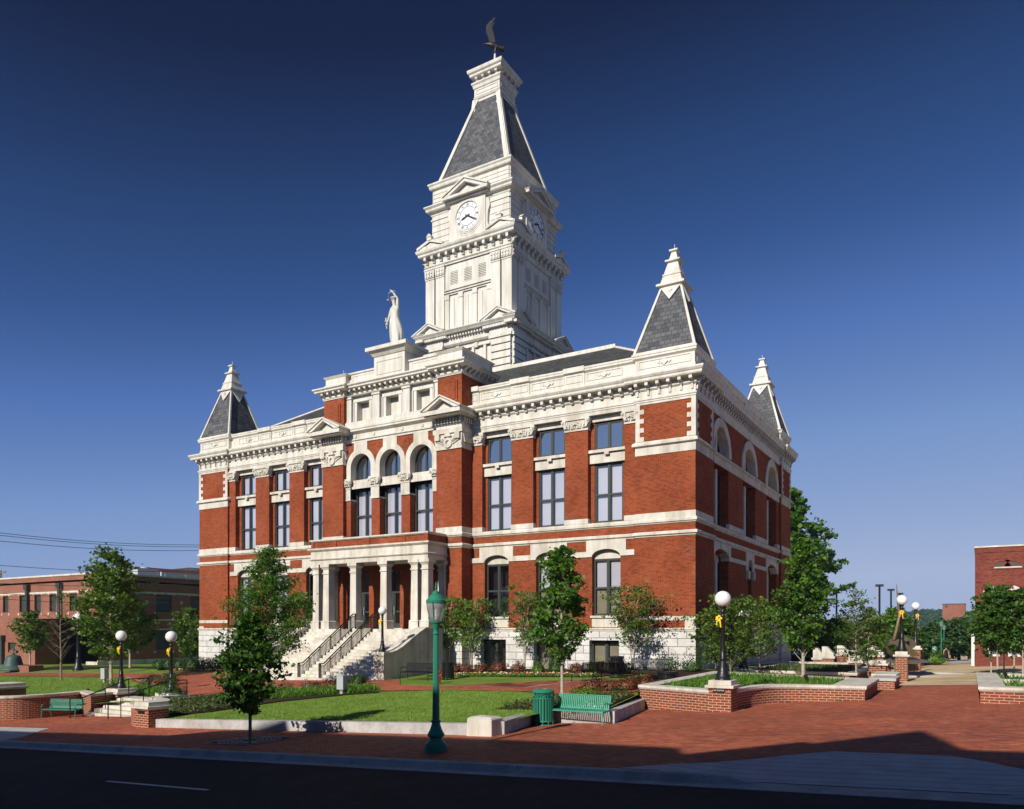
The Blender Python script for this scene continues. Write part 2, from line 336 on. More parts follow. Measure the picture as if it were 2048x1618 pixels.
    def archplate(s,T,d,th,cs,s0,s1,z0,z1,r,zs,h=None,seg=16):
        h=r if h is None else h
        if s0<cs-r: s.box(s0,cs-r,d,d+th,z0,z1,T)
        if s1>cs+r: s.box(cs+r,s1,d,d+th,z0,z1,T)
        pts=[(cs-r*math.cos(math.pi*k/seg),zs+h*math.sin(math.pi*k/seg)) for k in range(seg+1)]
        for (a,b),(c,e) in zip(pts,pts[1:]):
            s.quad(T(a,d,b),T(c,d,e),T(c,d,z1),T(a,d,z1)); s.quad(T(a,d+th,b),T(c,d+th,e),T(c,d+th,z1),T(a,d+th,z1))
            s.quad(T(a,d,b),T(a,d+th,b),T(c,d+th,e),T(c,d,e)); s.quad(T(a,d,z1),T(a,d+th,z1),T(c,d+th,z1),T(c,d,z1))
    def ring(s,T,d,th,cs,zs,r1,r2,a0=0,a1=180,seg=20,h=1.0):
        pr=None
        for k in range(seg+1):
            a=R(a0+(a1-a0)*k/seg); ca,sa=math.cos(a),math.sin(a)*h
            c=[(cs-r1*ca,zs+r1*sa),(cs-r2*ca,zs+r2*sa)]
            if pr:
                s.quad(T(pr[0][0],d,pr[0][1]),T(c[0][0],d,c[0][1]),T(c[1][0],d,c[1][1]),T(pr[1][0],d,pr[1][1]))
                s.quad(T(pr[0][0],d,pr[0][1]),T(pr[0][0],d+th,pr[0][1]),T(c[0][0],d+th,c[0][1]),T(c[0][0],d,c[0][1]))
                s.quad(T(pr[1][0],d,pr[1][1]),T(c[1][0],d,c[1][1]),T(c[1][0],d+th,c[1][1]),T(pr[1][0],d+th,pr[1][1]))
            pr=c
        if a1-a0<360:
            for (q,aa) in ((0,a0),(1,a1)):
                a=R(aa); ca,sa=math.cos(a),math.sin(a)*h
                s.quad(T(cs-r1*ca,d,zs+r1*sa),T(cs-r2*ca,d,zs+r2*sa),T(cs-r2*ca,d+th,zs+r2*sa),T(cs-r1*ca,d+th,zs+r1*sa))
    def xf(s,M,i0=0):
        for i in range(i0,len(s.v)): s.v[i]=tuple(M@Vector(s.v[i]))
    def build(s,name,m,parent=None,smooth=False,world=True,bevel=0,recalc=True):
        me=bpy.data.meshes.new(name)
        off=parent_off(parent) if (parent and world) else (0,0,0)
        V=[(a-off[0],b-off[1],c-off[2]) for a,b,c in s.v] if any(off) else s.v
        me.from_pydata(V,[],s.f); 
        if recalc and len(s.f)<60000:
            bm=bmesh.new(); bm.from_mesh(me); bmesh.ops.recalc_face_normals(bm,faces=bm.faces); bm.to_mesh(me); bm.free()
        me.update()
        ul=me.uv_layers.new(name='UVMap')
        nl=len(me.loops); co=np.empty(len(me.vertices)*3); me.vertices.foreach_get('co',co); co=co.reshape(-1,3)+np.array(off)
        li=np.empty(nl,dtype=np.int64); me.loops.foreach_get('vertex_index',li)
        c=co[li]; uv=np.empty((nl,2)); uv[:,0]=c[:,0]+c[:,1]; uv[:,1]=c[:,2]
        ul.data.foreach_set('uv',uv.ravel())
        for fi,u in s.uv.items():
            p=me.polygons[fi]; vs=list(p.vertices); base=s.f[fi]
            for l,vi in zip(p.loop_indices,vs): ul.data[l].uv=u[base.index(vi)]
        me.materials.append(MATS[m] if isinstance(m,str) else m)
        if smooth:
            me.polygons.foreach_set('use_smooth',[True]*len(me.polygons))
        o=bpy.data.objects.new(name,me); col.objects.link(o)
        if parent: o.parent=parent
        if smooth=='auto' or bevel:
            pass
        if bevel:
            bv=o.modifiers.new('bevel','BEVEL'); bv.width=bevel; bv.segments=2; bv.limit_method='ANGLE'; bv.angle_limit=R(40)
        return o
def parent_off(p):
    x,y,z=0,0,0
    while p is not None: x+=p.location[0];y+=p.location[1];z+=p.location[2]; p=p.parent
    return (x,y,z)
def tag(o,label=None,cat=None,group=None,kind=None):
    if label:o['label']=label
    if cat:o['category']=cat
    if group:o['group']=group
    if kind:o['kind']=kind
    return o
def thing(name,label,cat,loc,group=None,rz=0):
    o=bpy.data.objects.new(name,None); col.objects.link(o); o.location=loc; o.rotation_euler=(0,0,rz); o.empty_display_size=.3
    return tag(o,label,cat,group)
def dup(o,loc=None,rz=None,label=None,group=None,parent=None):
    c=o.copy(); col.objects.link(c)
    if parent: c.parent=parent
    if loc is not None: c.location=loc
    if rz is not None: c.rotation_euler=(0,0,rz)
    if label: c['label']=label
    if group: c['group']=group
    for ch in o.children: dup(ch,parent=c)
    return c
# ======================= COURTHOUSE =======================
CH=thing('courthouse','three storey red brick courthouse with white trim, slate corner turrets and a white clock tower','courthouse',(-19.2,11.4,0))
UC=-19.2
def mir(u): return 2*UC-u
# ---- windows
_wcache={}
def window(cs,w,z0,z1,d,T,rows=(),cols=2,blind_or_sky='blind_or_sky',glass='clear_glass',arch=0,bar=.085,split=0):
    """frame mesh part with pane + blind as sub-parts"""
    f=MB(); a,b=cs-w/2,cs+w/2; ft=.07; dd=.09
    f.box(a,a+bar,d,d+dd,z0,z1,T); f.box(b-bar,b,d,d+dd,z0,z1,T); f.box(a+bar,b-bar,d,d+dd,z0,z0+bar,T)
    zt=z1
    if arch:
        f.ring(T,d,dd,cs,z1,arch-bar,arch)
        zt=z1+arch-bar*.5
    else: f.box(a+bar,b-bar,d,d+dd,z1-bar,z1,T)
    for k in range(1,cols):
        x=a+w*k/cols; f.box(x-bar*.65,x+bar*.65,d-.02,d+dd-.01,z0+bar,zt-(0 if arch else bar),T)
    for r in rows: f.box(a+bar,b-bar,d-.01,d+dd-.015,r-bar*.6,r+bar*.6,T)
    # inner sash lines
    zs=[z0+bar]+[r for r in rows]+[z1-(0 if arch else bar)]
    for k in range(cols):
        x0=a+w*k/cols+bar*.7; x1=a+w*(k+1)/cols-bar*.7
        for p,q in zip(zs,zs[1:]):
            s_=.035
            f.box(x0,x0+s_,d+.02,d+dd-.02,p,q,T); f.box(x1-s_,x1,d+.02,d+dd-.02,p,q,T)
            f.box(x0,x1,d+.022,d+dd-.022,p,p+s_,T); 
            if not arch: f.box(x0,x1,d+.022,d+dd-.022,q-s_,q,T)
    fo=f.build('window','frame_paint',CH)
    g=MB()
    if arch:
        pts=[(a,z0),(b,z0)]+[(cs+arch*math.cos(math.pi*k/16),z1+arch*math.sin(math.pi*k/16)) for k in range(17)]
        g.quad(*[T(p_,d+.05,q_) for p_,q_ in pts])
    else: g.quad(T(a+.02,d+.05,z0+.02),T(b-.02,d+.05,z0+.02),T(b-.02,d+.05,z1-.02),T(a+.02,d+.05,z1-.02))
    g.build('pane',glass,fo)
    if blind_or_sky:
        h=MB()
        for k in range(cols):
            x0=a+w*k/cols+.09; x1=a+w*(k+1)/cols-.05
            h.box(x0+.03,x1,d+.16,d+.165,(rows[0] if split else z0+.03),z1-.03,T)  # when split, this pale upper sheet stands for sky reflected in the sash
        h.build('blind_or_sky',blind_or_sky,fo)
        if split:
            h=MB()
            for k in range(cols): h.box(a+w*k/cols+.12,a+w*(k+1)/cols-.05,d+.14,d+.145,z0+.03,rows[0],T)
            h.build('blind_or_sky','tan_blind',fo)
    return fo
brick=MB(); stone=MB(); inter=MB(); base=MB(); white=MB()
D2=.95
# window positions in the wings
WR=[(-4.95),(-8.44),(-11.9)]; WW=1.66
REC=[(-6.03,-3.87),(-9.45,-7.42),(-12.9,-10.87)]
def wing(mirror):
    T=(lambda s,d,z:(mir(s),d,z)) if mirror else TF
    S0,S1=-13.64,-3.2
    # basement storey
    ops=[(c-.87,c+.87,.6,2.39) for c in (-5.05,-8.5,-12.1)]
    base.grid(T,.10,S0,S1,-1.5,2.9,ops,.5)
    for c in (-5.05,-8.5,-12.1):
        window(mir(c) if mirror else c,1.74,.6,2.39,.45,TF,blind_or_sky='tan_blind' if c>-9 else None)
    # first storey wall
    ops=[(c-.83,c+.83,3.66,7.45) for c in WR]
    brick.grid(T,.15,S0,S1,2.9,8.5,ops,.42)
    for c in WR:
        window(mir(c) if mirror else c,WW,3.72,6.8,.42,TF,rows=(5.22,),blind_or_sky='blind_or_sky' if c!=WR[2] else None,glass='clear_glass',split=(c!=WR[2]))  # split: painted sky reflection above, tan blind below
        # tympanum + lintel with segmental arch
        stone.box(c-.83,c+.83,.40,.56,6.8,7.4,T)
        stone.archplate(T,.09,.14,c,c-1.16,c+1.16,6.9,7.76,.83,6.9,.40)
        stone.box(c-.83,c+.83,.13,.56,3.1,3.60,T); stone.box(c-.90,c+.90,.04,.55,3.60,3.72,T)
    e=[S0]+sum([[c-1.16,c+1.16] for c in sorted(WR)],[])+[S1-.12]
    for k in range(0,len(e),2): stone.box(e[k],e[k+1],.095,.2,6.9,7.19,T)
    # upper wall, recessed, with piers
    ops=[(c-.83,c+.83,8.72,12.0) for c in WR]+[(c-.83,c+.83,12.72,14.26) for c in WR]
    brick.grid(T,.5,S0,S1,8.5,14.6,ops,.3)
    pe=[(S0,-12.9),(-10.87,-9.45),(-7.42,-6.03),(-3.87,S1)]
    for a,b in pe:
        brick.box(a,b,.15,.499,8.5,13.86,T)
        stone.box(a-.03,b+.03,.10,.497,8.73,9.0,T)
        capital(stone,a,b,.15,13.84,14.56,T)
    for i,c in enumerate(WR):
        cc=mir(c) if mirror else c
        window(cc,WW,8.76,11.98,.56,TF,rows=(10.29,),blind_or_sky='blind_or_sky',glass='clear_glass')
        window(cc,WW,12.74,14.24,.56,TF,blind_or_sky=None if not mirror else 'blind_or_sky',glass='mirror_glass' if not mirror else 'clear_glass')
        a,b=REC[i]
        stone.box(a-.06+.08,b-.02,.36,.62,12.0,12.55,T); stone.box(a-.06,b+.04,.22,.62,12.55,12.71,T); stone.box(c-.13,c+.13,.18,.3,12.40,12.56,T)
        stone.box(a+.002,b-.002,.42,.6,14.27,14.56,T); stone.box(a,b,.36,.55,14.44,14.57,T)
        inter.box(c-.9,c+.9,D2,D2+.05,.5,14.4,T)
    stone.box(S0,S1,.12,.55,14.57,14.78,T)
def capital(m,a,b,d,z0,z1,T):
    """carved foliate pilaster cap: flared bell, abacus, leaf knobs"""
    h=z1-z0; w=b-a
    m.box(a-.02,b+.02,d-.05,d+.3,z0,z0+.09*h/.7,T)
    m.prism([(a,z0+.09),(b,z0+.09),(b+.10,z1-.12),(a-.10,z1-.12)],T,d-.06,d+.25)
    m.box(a-.13,b+.13,d-.13,d+.25,z1-.12,z1,T)
    n=max(2,int(w/.34)); 
    for k in range(n):
        c=a+w*(k+.5)/n
        m.prism([(c-.13,z0+.14),(c+.13,z0+.14),(c+.17,z0+.42),(c,z0+.5),(c-.17,z0+.42)],T,d-.12,d-.05)
        m.prism([(c-.05,z0+.2),(c+.05,z0+.2),(c+.05,z0+.5),(c-.05,z0+.5)],T,d-.16,d-.11)
    cc=(a+b)/2; zq=z0+.30
    m.ring(T,d-.19,.1,cc,zq,.05,.15,0,180,8); m.ring(T,d-.17,.1,cc,zq-.02,.18,.21,0,180,10)
    for q in range(5):
        an=math.radians(30*q+30); m.prism([(cc+.16*math.cos(an)-.012,zq+.14*math.sin(an)),(cc+.16*math.cos(an)+.012,zq+.14*math.sin(an)),(cc+.24*math.cos(an),zq+.2*math.sin(an))],T,d-.2,d-.1)
    for sx,c in ((-1,a),(1,b)):
        m.ring(T,d-.22,.14,c+sx*.06,z1-.2,.02,.075,0,360,10)
        m.prism([(c-sx*.22,z0+.16),(c-sx*.02,z0+.16),(c+sx*.09,z0+.4),(c-sx*.06,z0+.42),(c-sx*.16,z0+.3)],T,d-.16,d-.05)
        m.prism([(c-sx*.10,z1-.34),(c+sx*.14,z1-.34),(c+sx*.18,z1-.13),(c-sx*.10,z1-.13)],T,d-.17,d-.05)
wing(False); wing(True)
# pavilions (four corners) front faces
for (a,b) in ((-3.2,0),(-38.4,-35.2)):
    brick.box(a+.001,b-.001,.002,3.2,3.0,14.8)
    base.box(a-.03,b+.03,-.04,3.2,-2,2.9)
    stone.box(a,b,-.025,.01,3.44,3.66)
for (a,b) in ((-3.2,0),(-38.4,-35.2)):
    brick.box(a+.001,b-.001,19.6,22.79,3.0,14.8); base.box(a-.03,b+.03,19.6,22.84,-2,2.9)
def quoins(T,s0,s1,d,z0=12.75,z1=14.85):
    stone.box(s0,s1,d-.03,d+.01,z1-.2,z1,T)
    n=8; hh=(z1-.2-z0)/n
    for k in range(n):
        w=.24 if k%2 else .46
        stone.box(s0,s0+w,d-.03,d+.01,z0+k*hh,z0+(k+1)*hh,T); stone.box(s1-w,s1,d-.03,d+.01,z0+k*hh,z0+(k+1)*hh,T)
quoins(TF,-3.2,.03,0); quoins(TF,-38.43,-35.2,0); quoins(TS,.01,3.0,0); quoins(TS,19.8,22.8,0)
# stone panel blocks near base of the pavilions
stone.box(-.55,.02,-.022,.01,3.05,3.44); stone.box(-38.42,-37.9,-.022,.01,3.05,3.2)
# perimeter path (outside on the right hand)
PV=-.9
per=[(-38.4,22.8),(-38.4,0),(-35.2,0),(-35.2,.15),(-24.75,.15),(-24.75,PV),(-22.93,PV),(-22.93,-.6),(-15.47,-.6),(-15.47,PV),(-13.64,PV),(-13.64,.15),(-3.2,.15),(-3.2,0),(0,0),(0,3.0),(-.15,3.0),(-.15,19.7),(0,19.7),(0,22.8)]
def clip(path,a,b): return path[a:b]
# water table, belt courses
stone.sweep(per,[(-.3,2.88),(.07,2.88),(.07,2.95),(.12,2.97),(.12,3.02),(.06,3.06),(-.3,3.06)],True)
stone.sweep(per,[(-.3,7.76),(.03,7.76),(.05,7.82),(.13,7.86),(.13,7.98),(.08,8.02),(-.3,8.03)],True)
stone.sweep(per,[(-.2,8.42),(.03,8.42),(.05,8.47),(.11,8.5),(.11,8.62),(.04,8.68),(.04,8.72),(-.2,8.72)],True)
for (p,q) in (((-38.4,22.8),(-35.2,0)),):
    pass
for pts in ([(-38.4,3),(-38.4,0),(-35.2,0),(-35.2,.3)],[(-3.2,.3),(-3.2,0),(0,0),(0,3.0),(-.3,3.0)],[(-24.75,.5),(-24.75,PV),(-22.93,PV),(-22.93,-.3)],[(-15.47,-.3),(-15.47,PV),(-13.64,PV),(-13.64,.5)],[(-.3,19.7),(0,19.7),(0,22.8)]):
    stone.sweep(pts,[(-.1,8.725),(.025,8.725),(.025,9.0),(-.1,9.0)])
for pts in ([(-38.4,3.2),(-38.4,0),(-35.2,0),(-35.2,.45)],[(-3.2,.45),(-3.2,0),(0,0),(0,3.0),(-.3,3.0)],[(-.3,19.7),(0,19.7),(0,22.8)]):
    stone.sweep(pts,[(-.1,12.02),(.025,12.02),(.025,12.44),(.06,12.47),(.16,12.5),(.16,12.6),(.12,12.66),(.03,12.73),(-.1,12.74)])
# ---- right side facade
AR=[5.0,11.2,17.3]
base.box(-5,-.13,3.1,19.65,-2,2.9)
ops=[(c-1.5,c+1.5,3.1,7.3) for c in (AR[0],AR[2])]+[(10.85,11.75,3.1,7.3)]
brick.grid(TS,.15,3.0,19.75,2.9,8.5,ops,.9)
ops=[(c-1.5,c+1.5,8.72,12.05) for c in AR]
brick.grid(TS,.15,3.0,19.75,8.5,12.1,ops,.9)
brick.grid(TS,.15,3.0,19.75,12.1,14.8,[(c-1.5,c+1.5,12.1,14.8) for c in AR],.05)
for c in AR:
    brick.archplate(TS,.15,.9,c,c-1.5,c+1.5,12.72,14.8,1.48,12.8,1.48)
    stone.ring(TS,.08,.9,c,12.78,1.46,1.96); 
    stone.box(c-1.96,c-1.46,.08,.9,12.74,12.78,TS)
    window(c,2.96,12.74,12.8,.62,TS,blind_or_sky=None,glass='side_glass',arch=1.46,cols=2)
    stone.box(c-.16,c+.16,.4,.72,12.74,14.2,TS); stone.box(c-.16,c+.16,.4,.72,8.76,11.95,TS)
    for s_ in (-1,1): window(c+s_*.82,1.36,8.76,11.98,.62,TS,rows=(10.3,),cols=1,blind_or_sky=None,glass='side_glass')
    stone.box(c-1.5,c+1.5,.16,.9,7.98,8.5,TS)
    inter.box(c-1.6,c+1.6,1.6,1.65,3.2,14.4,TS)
    # wide pier belt
    stone.box(c+1.5,c+1.5+.001,.1,.3,8.73,9.0,TS)
for a,b in ((3.02,3.5),(6.5,9.7),(12.7,15.8),(18.8,19.68)): stone.box(a-.02 if a>4 else a,b,.09,.3,8.725,9.02,TS)
for c in (AR[0],AR[2]):
    for s_ in (-1,1): window(c+s_*.82,1.36,3.4,6.85,.62,TS,cols=1,blind_or_sky=None,glass='side_glass')
    stone.box(c-.16,c+.16,.4,.72,3.1,6.85,TS)
    stone.box(c-1.5,c+1.5,.7,.9,6.85,7.3,TS); stone.archplate(TS,.09,.5,c,c-1.85,c+1.85,6.9,7.75,1.5,6.9,.55); stone.box(c-1.5,c+1.5,.1,.9,3.07,3.4,TS)
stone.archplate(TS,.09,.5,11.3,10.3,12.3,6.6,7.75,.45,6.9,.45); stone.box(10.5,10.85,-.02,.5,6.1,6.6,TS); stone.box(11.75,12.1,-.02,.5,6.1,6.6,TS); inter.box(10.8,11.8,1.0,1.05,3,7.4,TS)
stone.box(8.3,10.3,.095,.3,6.9,7.15,TS); stone.box(12.3,13.9,.095,.3,6.9,7.15,TS); stone.box(6.85,8.3,.095,.3,6.9,7.15,TS); stone.box(13.9,15.45,.095,.3,6.9,7.15,TS)
stone.sweep([(-.15,3.0),(-.15,19.7)],[(-.1,12.08),(.03,12.08),(.03,12.44),(.08,12.5),(.15,12.52),(.15,12.62),(.05,12.73),(-.1,12.74)])
for c in (AR[0],AR[1]): stone.box(c+1.52,c+3.1 if c<6 else c+2.98,-.0,.25,12.1,12.5,TS) if False else None
# ---- rear and left walls (plain)
brick.box(-38.39,-.2,22.5,22.6,3.0,14.8); brick.box(-38.25,-38.1,3.0,20,3.0,14.8); base.box(-38.3,-.1,22.4,22.7,-2,2.9); base.box(-38.35,-38.1,3,20,-2,2.9)
# ---- centre pavilion
for a,b in ((-24.75,-22.93),(-15.47,-13.64)):
    brick.box(a+.001,b-.001,PV+.001,.6,3.0,13.6); base.box(a-.04,b+.04,PV-.04,.6,-2,2.9)
    # big carved capital
    stone.box(a-.04,b+.04,PV-.07,.3,13.58,13.78)
    stone.prism([(a-.02,13.78),(b+.02,13.78),(b+.1,14.5),(a-.1,14.5)],TF,PV-.08,.3)
    stone.box(a-.14,b+.14,PV-.17,.3,14.5,14.78)
    c=(a+b)/2
    stone.ring(TF,PV-.16,.1,c,13.95,.14,.30,0,360,16); stone.prism([(c-.28,14.3),(c+.28,14.3),(c,14.75)],TF,PV-.2,PV-.1)
    for s_ in (-1,1):
        for k in range(4):
            stone.prism([(c+s_*.32,13.92+.05*k),(c+s_*.34,13.85+.12*k),(c+s_*(.88),14.1+.1*k),(c+s_*.9,14.16+.1*k)],TF,PV-.15-.01*k,PV-.07)
        stone.box(c+s_*.72-.17,c+s_*.72+.17,PV-.24,PV-.05,14.12,14.5)
    white.box(a,b,PV-.001,.4,14.78,15.02)
    # right/left capital faces
    for q,T in ((b,lambda s,d,z:(b-d+0.0,s,z)),):
        stone.prism([(PV+.15,13.95),(PV+.85,13.95),(PV+1.0,14.4),(PV+.5,14.2),(PV,14.4)],T,-.14,-.07)
    # dentilled pediment block
    white.box(a-.04,b+.04,PV-.06,.4,15.02,15.44)
    n=9
    for k in range(n): white.box(a+.02+(b-a-.1)*k/(n-1)-.0,a+.02+(b-a-.1)*k/(n-1)+.1,PV-.2,PV-.06,15.08,15.4)
    for k in range(5): white.box(b+.04,b+.18,PV+.02+k*.23,PV+.13+k*.23,15.08,15.4)
    white.box(a-.35,b+.35,PV-.75,.3,15.44,15.5); white.box(a-.45,b+.45,PV-.85,.25,15.5,15.74)
    # raking pediment
    hw=(b-a)/2+.5; z0=15.745; ap=.75
    white.prism([(c-hw+.25,z0),(c+hw-.25,z0),(c,z0+ap-.12)],TF,PV-.55,PV+.4)
    for s_ in (-1,1):
        white.prism([(c+s_*hw,z0),(c+s_*(hw-.42),z0),(c,z0+ap-.16),(c,z0+ap),],TF,PV-.9,PV+.5)
        white.prism([(c+s_*hw,z0+.002),(c,z0+ap),(c,z0+ap+.09),(c+s_*(hw+.07),z0+.09)],TF,PV-.97,PV+.5)
# arcade wall
CA=[-21.67,-19.25,-16.83]
AP=-.6
ops=[(c-.87,c+.87,8.72,12.0) for c in CA]
brick.grid(TF,AP,-22.93,-15.47,3.0,8.5,[(-22.5,-21.0,3.05,6.7),(-20.0,-18.5,3.05,6.7),(-17.65,-16.15,3.05,6.7)],.5)
brick.grid(TF,AP,-22.93,-15.47,8.5,12.0,ops,.8)
for c in CA:
    s0,s1=c-1.21,c+1.21
    if c==CA[0]: s0=-22.93
    if c==CA[2]: s1=-15.47
    brick.archplate(TF,AP,.8,c,s0,s1,12.55,14.95,.86,13.37)
    stone.ring(TF,AP-.05,.7,c,13.37,.84,1.205,0,180,24)
    stone.box(c-1.205,c-.84,AP-.05,AP+.65,12.2,13.37); stone.box(c+.84,c+1.205,AP-.05,AP+.65,12.2,13.37)
    stone.box(c-.56,c+.56,AP-.055,AP,14.25,14.95)
    stone.box(c-.84,c+.84,AP+.05,AP+.6,12.0,12.56)
    window(c,1.68,12.56,13.37,AP+.5,TF,blind_or_sky=None,glass='mirror_glass',arch=.84)
    window(c,1.74,8.72,12.0,AP+.5,TF,rows=(10.29,),blind_or_sky='blind_or_sky',glass='clear_glass')
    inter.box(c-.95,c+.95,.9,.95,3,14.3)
for x0,x1 in ((-22.93,-22.54),(-20.80,-20.12),(-18.38,-17.70),(-15.96,-15.47)):
    stone.box(x0,x1,AP-.06,AP+.5,11.3,12.0); capital(stone,x0,x1,AP-.04,12.0,12.66,TF); stone.box(x0-.03 if x0>-22.9 else x0,x1+.03 if x1<-15.5 else x1,AP-.08,AP+.52,11.26,11.36)
# entablature above arcade
white.sweep([(-22.93,-.6),(-15.47,-.6)],[(-.3,14.951),(.06,14.951),(.06,15.05),(.14,15.1),(.14,15.16),(.02,15.22),(.02,15.5),(.1,15.56),(.26,15.64),(.26,15.74),(.3,15.78),(.3,15.9),(.12,16.0),(.12,16.28),(-.3,16.28)])
for c in (-21.9,-20.35,-18.05,-16.5)[::1]: white.box(c-.3,c-.14,-.68,-.62,15.28,15.44)
# attic
BK=2.6
for a,b in ((-24.7,-22.95),(-15.45,-13.7)):
    brick.box(a,b,PV+.1,BK,15.5,17.95); 
    c=(a+b)/2
    for k,(e,zz0,zz1) in enumerate(((.28,16.4,17.65),)):
        brick.box(c-.58,c+.58,PV+.04,PV+.1,zz0,zz1)
        brick.box(c-.45,c+.45,PV-.0,PV+.04,zz0+.12,zz1-.12)
    white.box(a-.02,b+.02,PV+.05,BK,17.95,18.0)
ops=[(c-.5,c+.5,16.4,17.62) for c in CA]
white.grid(TF,-.35,-22.95,-15.45,16.0,18.0,ops,.45)
for c in CA:
    white.box(c-.5,c+.5,.05,.12,16.4,17.62); 
    for s_ in (-1,1): white.box(c+s_*.62-.11,c+s_*.62+.11,-.42,-.34,16.3,17.72); white.box(c+s_*.80-.03,c+s_*.80+.03,-.44,-.34,16.3,17.72)
    white.box(c-.8,c+.8,-.45,-.34,17.62,17.82)
for x in (-22.86,-20.46,-18.04,-15.56):
    x0=x-.27;x1=x+.27
    if x<-22.5: x0,x1=-22.95,-22.55
    if x>-16: x0,x1=-15.85,-15.45
    white.box(x0,x1,-.56,-.34,16.28,17.84); white.box(x0-.06,x1+.06,-.62,-.34,17.84,17.96); white.box(x0-.02,x1+.02,-.60,-.34,16.28,16.42)
at=[(-24.7,BK),(-24.7,PV+.1),(-22.95,PV+.1),(-22.95,-.56),(-15.45,-.56),(-15.45,PV+.1),(-13.7,PV+.1),(-13.7,BK)]
CRN=[(-.2,18.0),(.06,18.0),(.1,18.06),(.06,18.1),(.06,18.3),(.14,18.34),(.4,18.38),(.46,18.42),(.46,18.5),(.56,18.58),(.56,18.66),(.1,18.76),(-.2,18.78)]
white.sweep(at,CRN)
def brackets(m,path,z0,z1,out,step,wd,skip_first=.12,drop=0):
    for (x0,y0),(x1,y1) in zip(path,path[1:]):
        L=math.hypot(x1-x0,y1-y0)
        if L<.35: continue
        dx,dy=(x1-x0)/L,(y1-y0)/L; nx,ny=dy,-dx
        n=max(1,int((L-2*skip_first)/step)); st=(L-2*skip_first)/max(1,n)
        for k in range(n+1):
            t=skip_first+k*st; cx,cy=x0+dx*t,y0+dy*t
            T=lambda s,d,z:(cx+nx*s+dx*d,cy+ny*s+dy*d,z)
            pr=[(-.02,z0),(out*.45,z0+.02),(out*.55,z0+(z1-z0)*.4),(out,z0+(z1-z0)*.5),(out,z1),(-.02,z1)]
            m.prism(pr,T,-wd/2,wd/2)
            if drop: m.prism([(-.02,z0-drop),(.09,z0-drop+.05),(.12,z0),(-.02,z0)],T,-wd*.32,wd*.32)
brackets(white,at,18.1,18.38,.36,.42,.16)
# attic parapet
white.sweep([(-22.9,0),(-22.9,-.35),(-15.5,-.35),(-15.5,0)],[(-.3,18.7),(0,18.7),(0,19.45),(.08,19.5),(.08,19.6),(-.3,19.62)])
for c0,c1 in ((-22.6,-20.7),(-17.7,-15.8)):
    white.box(c0,c1,-.37,-.35,18.9,18.93); white.box(c0,c1,-.37,-.35,19.33,19.36); white.box(c0,c0+.03,-.37,-.35,18.93,19.33); white.box(c1-.03,c1,-.37,-.35,18.93,19.33)
for a,b in ((-24.65,-22.9),(-15.5,-13.75)):
    white.box(a,b,PV+.2,BK,18.7,19.36); white.frus((a+b)/2,(PV+.2+BK)/2,19.36,(b-a)/2+.02,19.5,(b-a)/2+.14,(BK-PV-.2)/2+.02,(BK-PV-.2)/2+.14)
    white.box(a-.06,b+.06,PV+.12,BK+.06,18.7,18.95)
# statue pedestal
white.box(-20.45,-18.0,-.75,.75,18.7,20.1); white.frus(-19.22,0,20.1,1.26,20.4,1.5,.8,1.02); white.box(-20.85,-17.6,-1.15,1.15,20.4,20.62)
white.box(-20.25,-18.2,-.78,-.75,18.95,19.0); white.box(-20.25,-18.2,-.78,-.75,19.75,19.8); white.box(-20.25,-20.2,-.78,-.75,19,19.75); white.box(-18.25,-18.2,-.78,-.75,19,19.75)
# roof behind attic
rf=MB(); rf.box(-24.6,-13.8,.1,BK,16.2,18.6); rf.build('attic_back_wall','white_paint',CH)
# ---- main cornice (wings, pavilions, sides)
MC=[(-.3,14.78),(.06,14.78),(.06,14.84),(.1,14.88),(.1,14.95),(.02,14.97),(.02,15.34),(.06,15.36),(.12,15.42),(.06,15.46),(.06,15.66),(.1,15.7),(.44,15.72),(.48,15.78),(.48,15.88),(.52,15.92),(.58,16.02),(.58,16.1),(.2,16.16),(-.3,16.18)]
pl=[(-38.4,22.8),(-38.4,0),(-35.2,0),(-35.2,.15),(-24.72,.15)]
pr_=[(-13.67,.15),(-3.2,.15),(-3.2,0),(0,0),(0,3.0),(-.15,3.0),(-.15,19.7),(0,19.7),(0,22.8)]
back=[(0,22.8),(-38.4,22.8)]
for p in (pl,pr_,back): white.sweep(p,MC)
bk=MB()
for p in ([(-35.2,.15),(-24.9,.15)],[(-13.5,.15),(-3.3,.15)]): brackets(white,p,15.32,15.7,.38,.58,.17)
for p in ([(-38.4,3.2),(-38.4,0),(-35.2,0)],[(-3.2,0),(0,0),(0,3.0)],[(0,19.7),(0,22.8)]): brackets(white,p,15.38,15.72,.40,.58,.17,.14,.32)
brackets(white,[(-.15,3.1),(-.15,19.6)],15.34,15.7,.38,.46,.15)
for p in ([(-38.4,0),(-35.2,0)],[(-3.2,0),(0,0)]):
    for k in range(6): white.box(p[0][0]+.3+k*.55-.012,p[0][0]+.3+k*.55+.012,-.045,-.015,14.98,15.36)
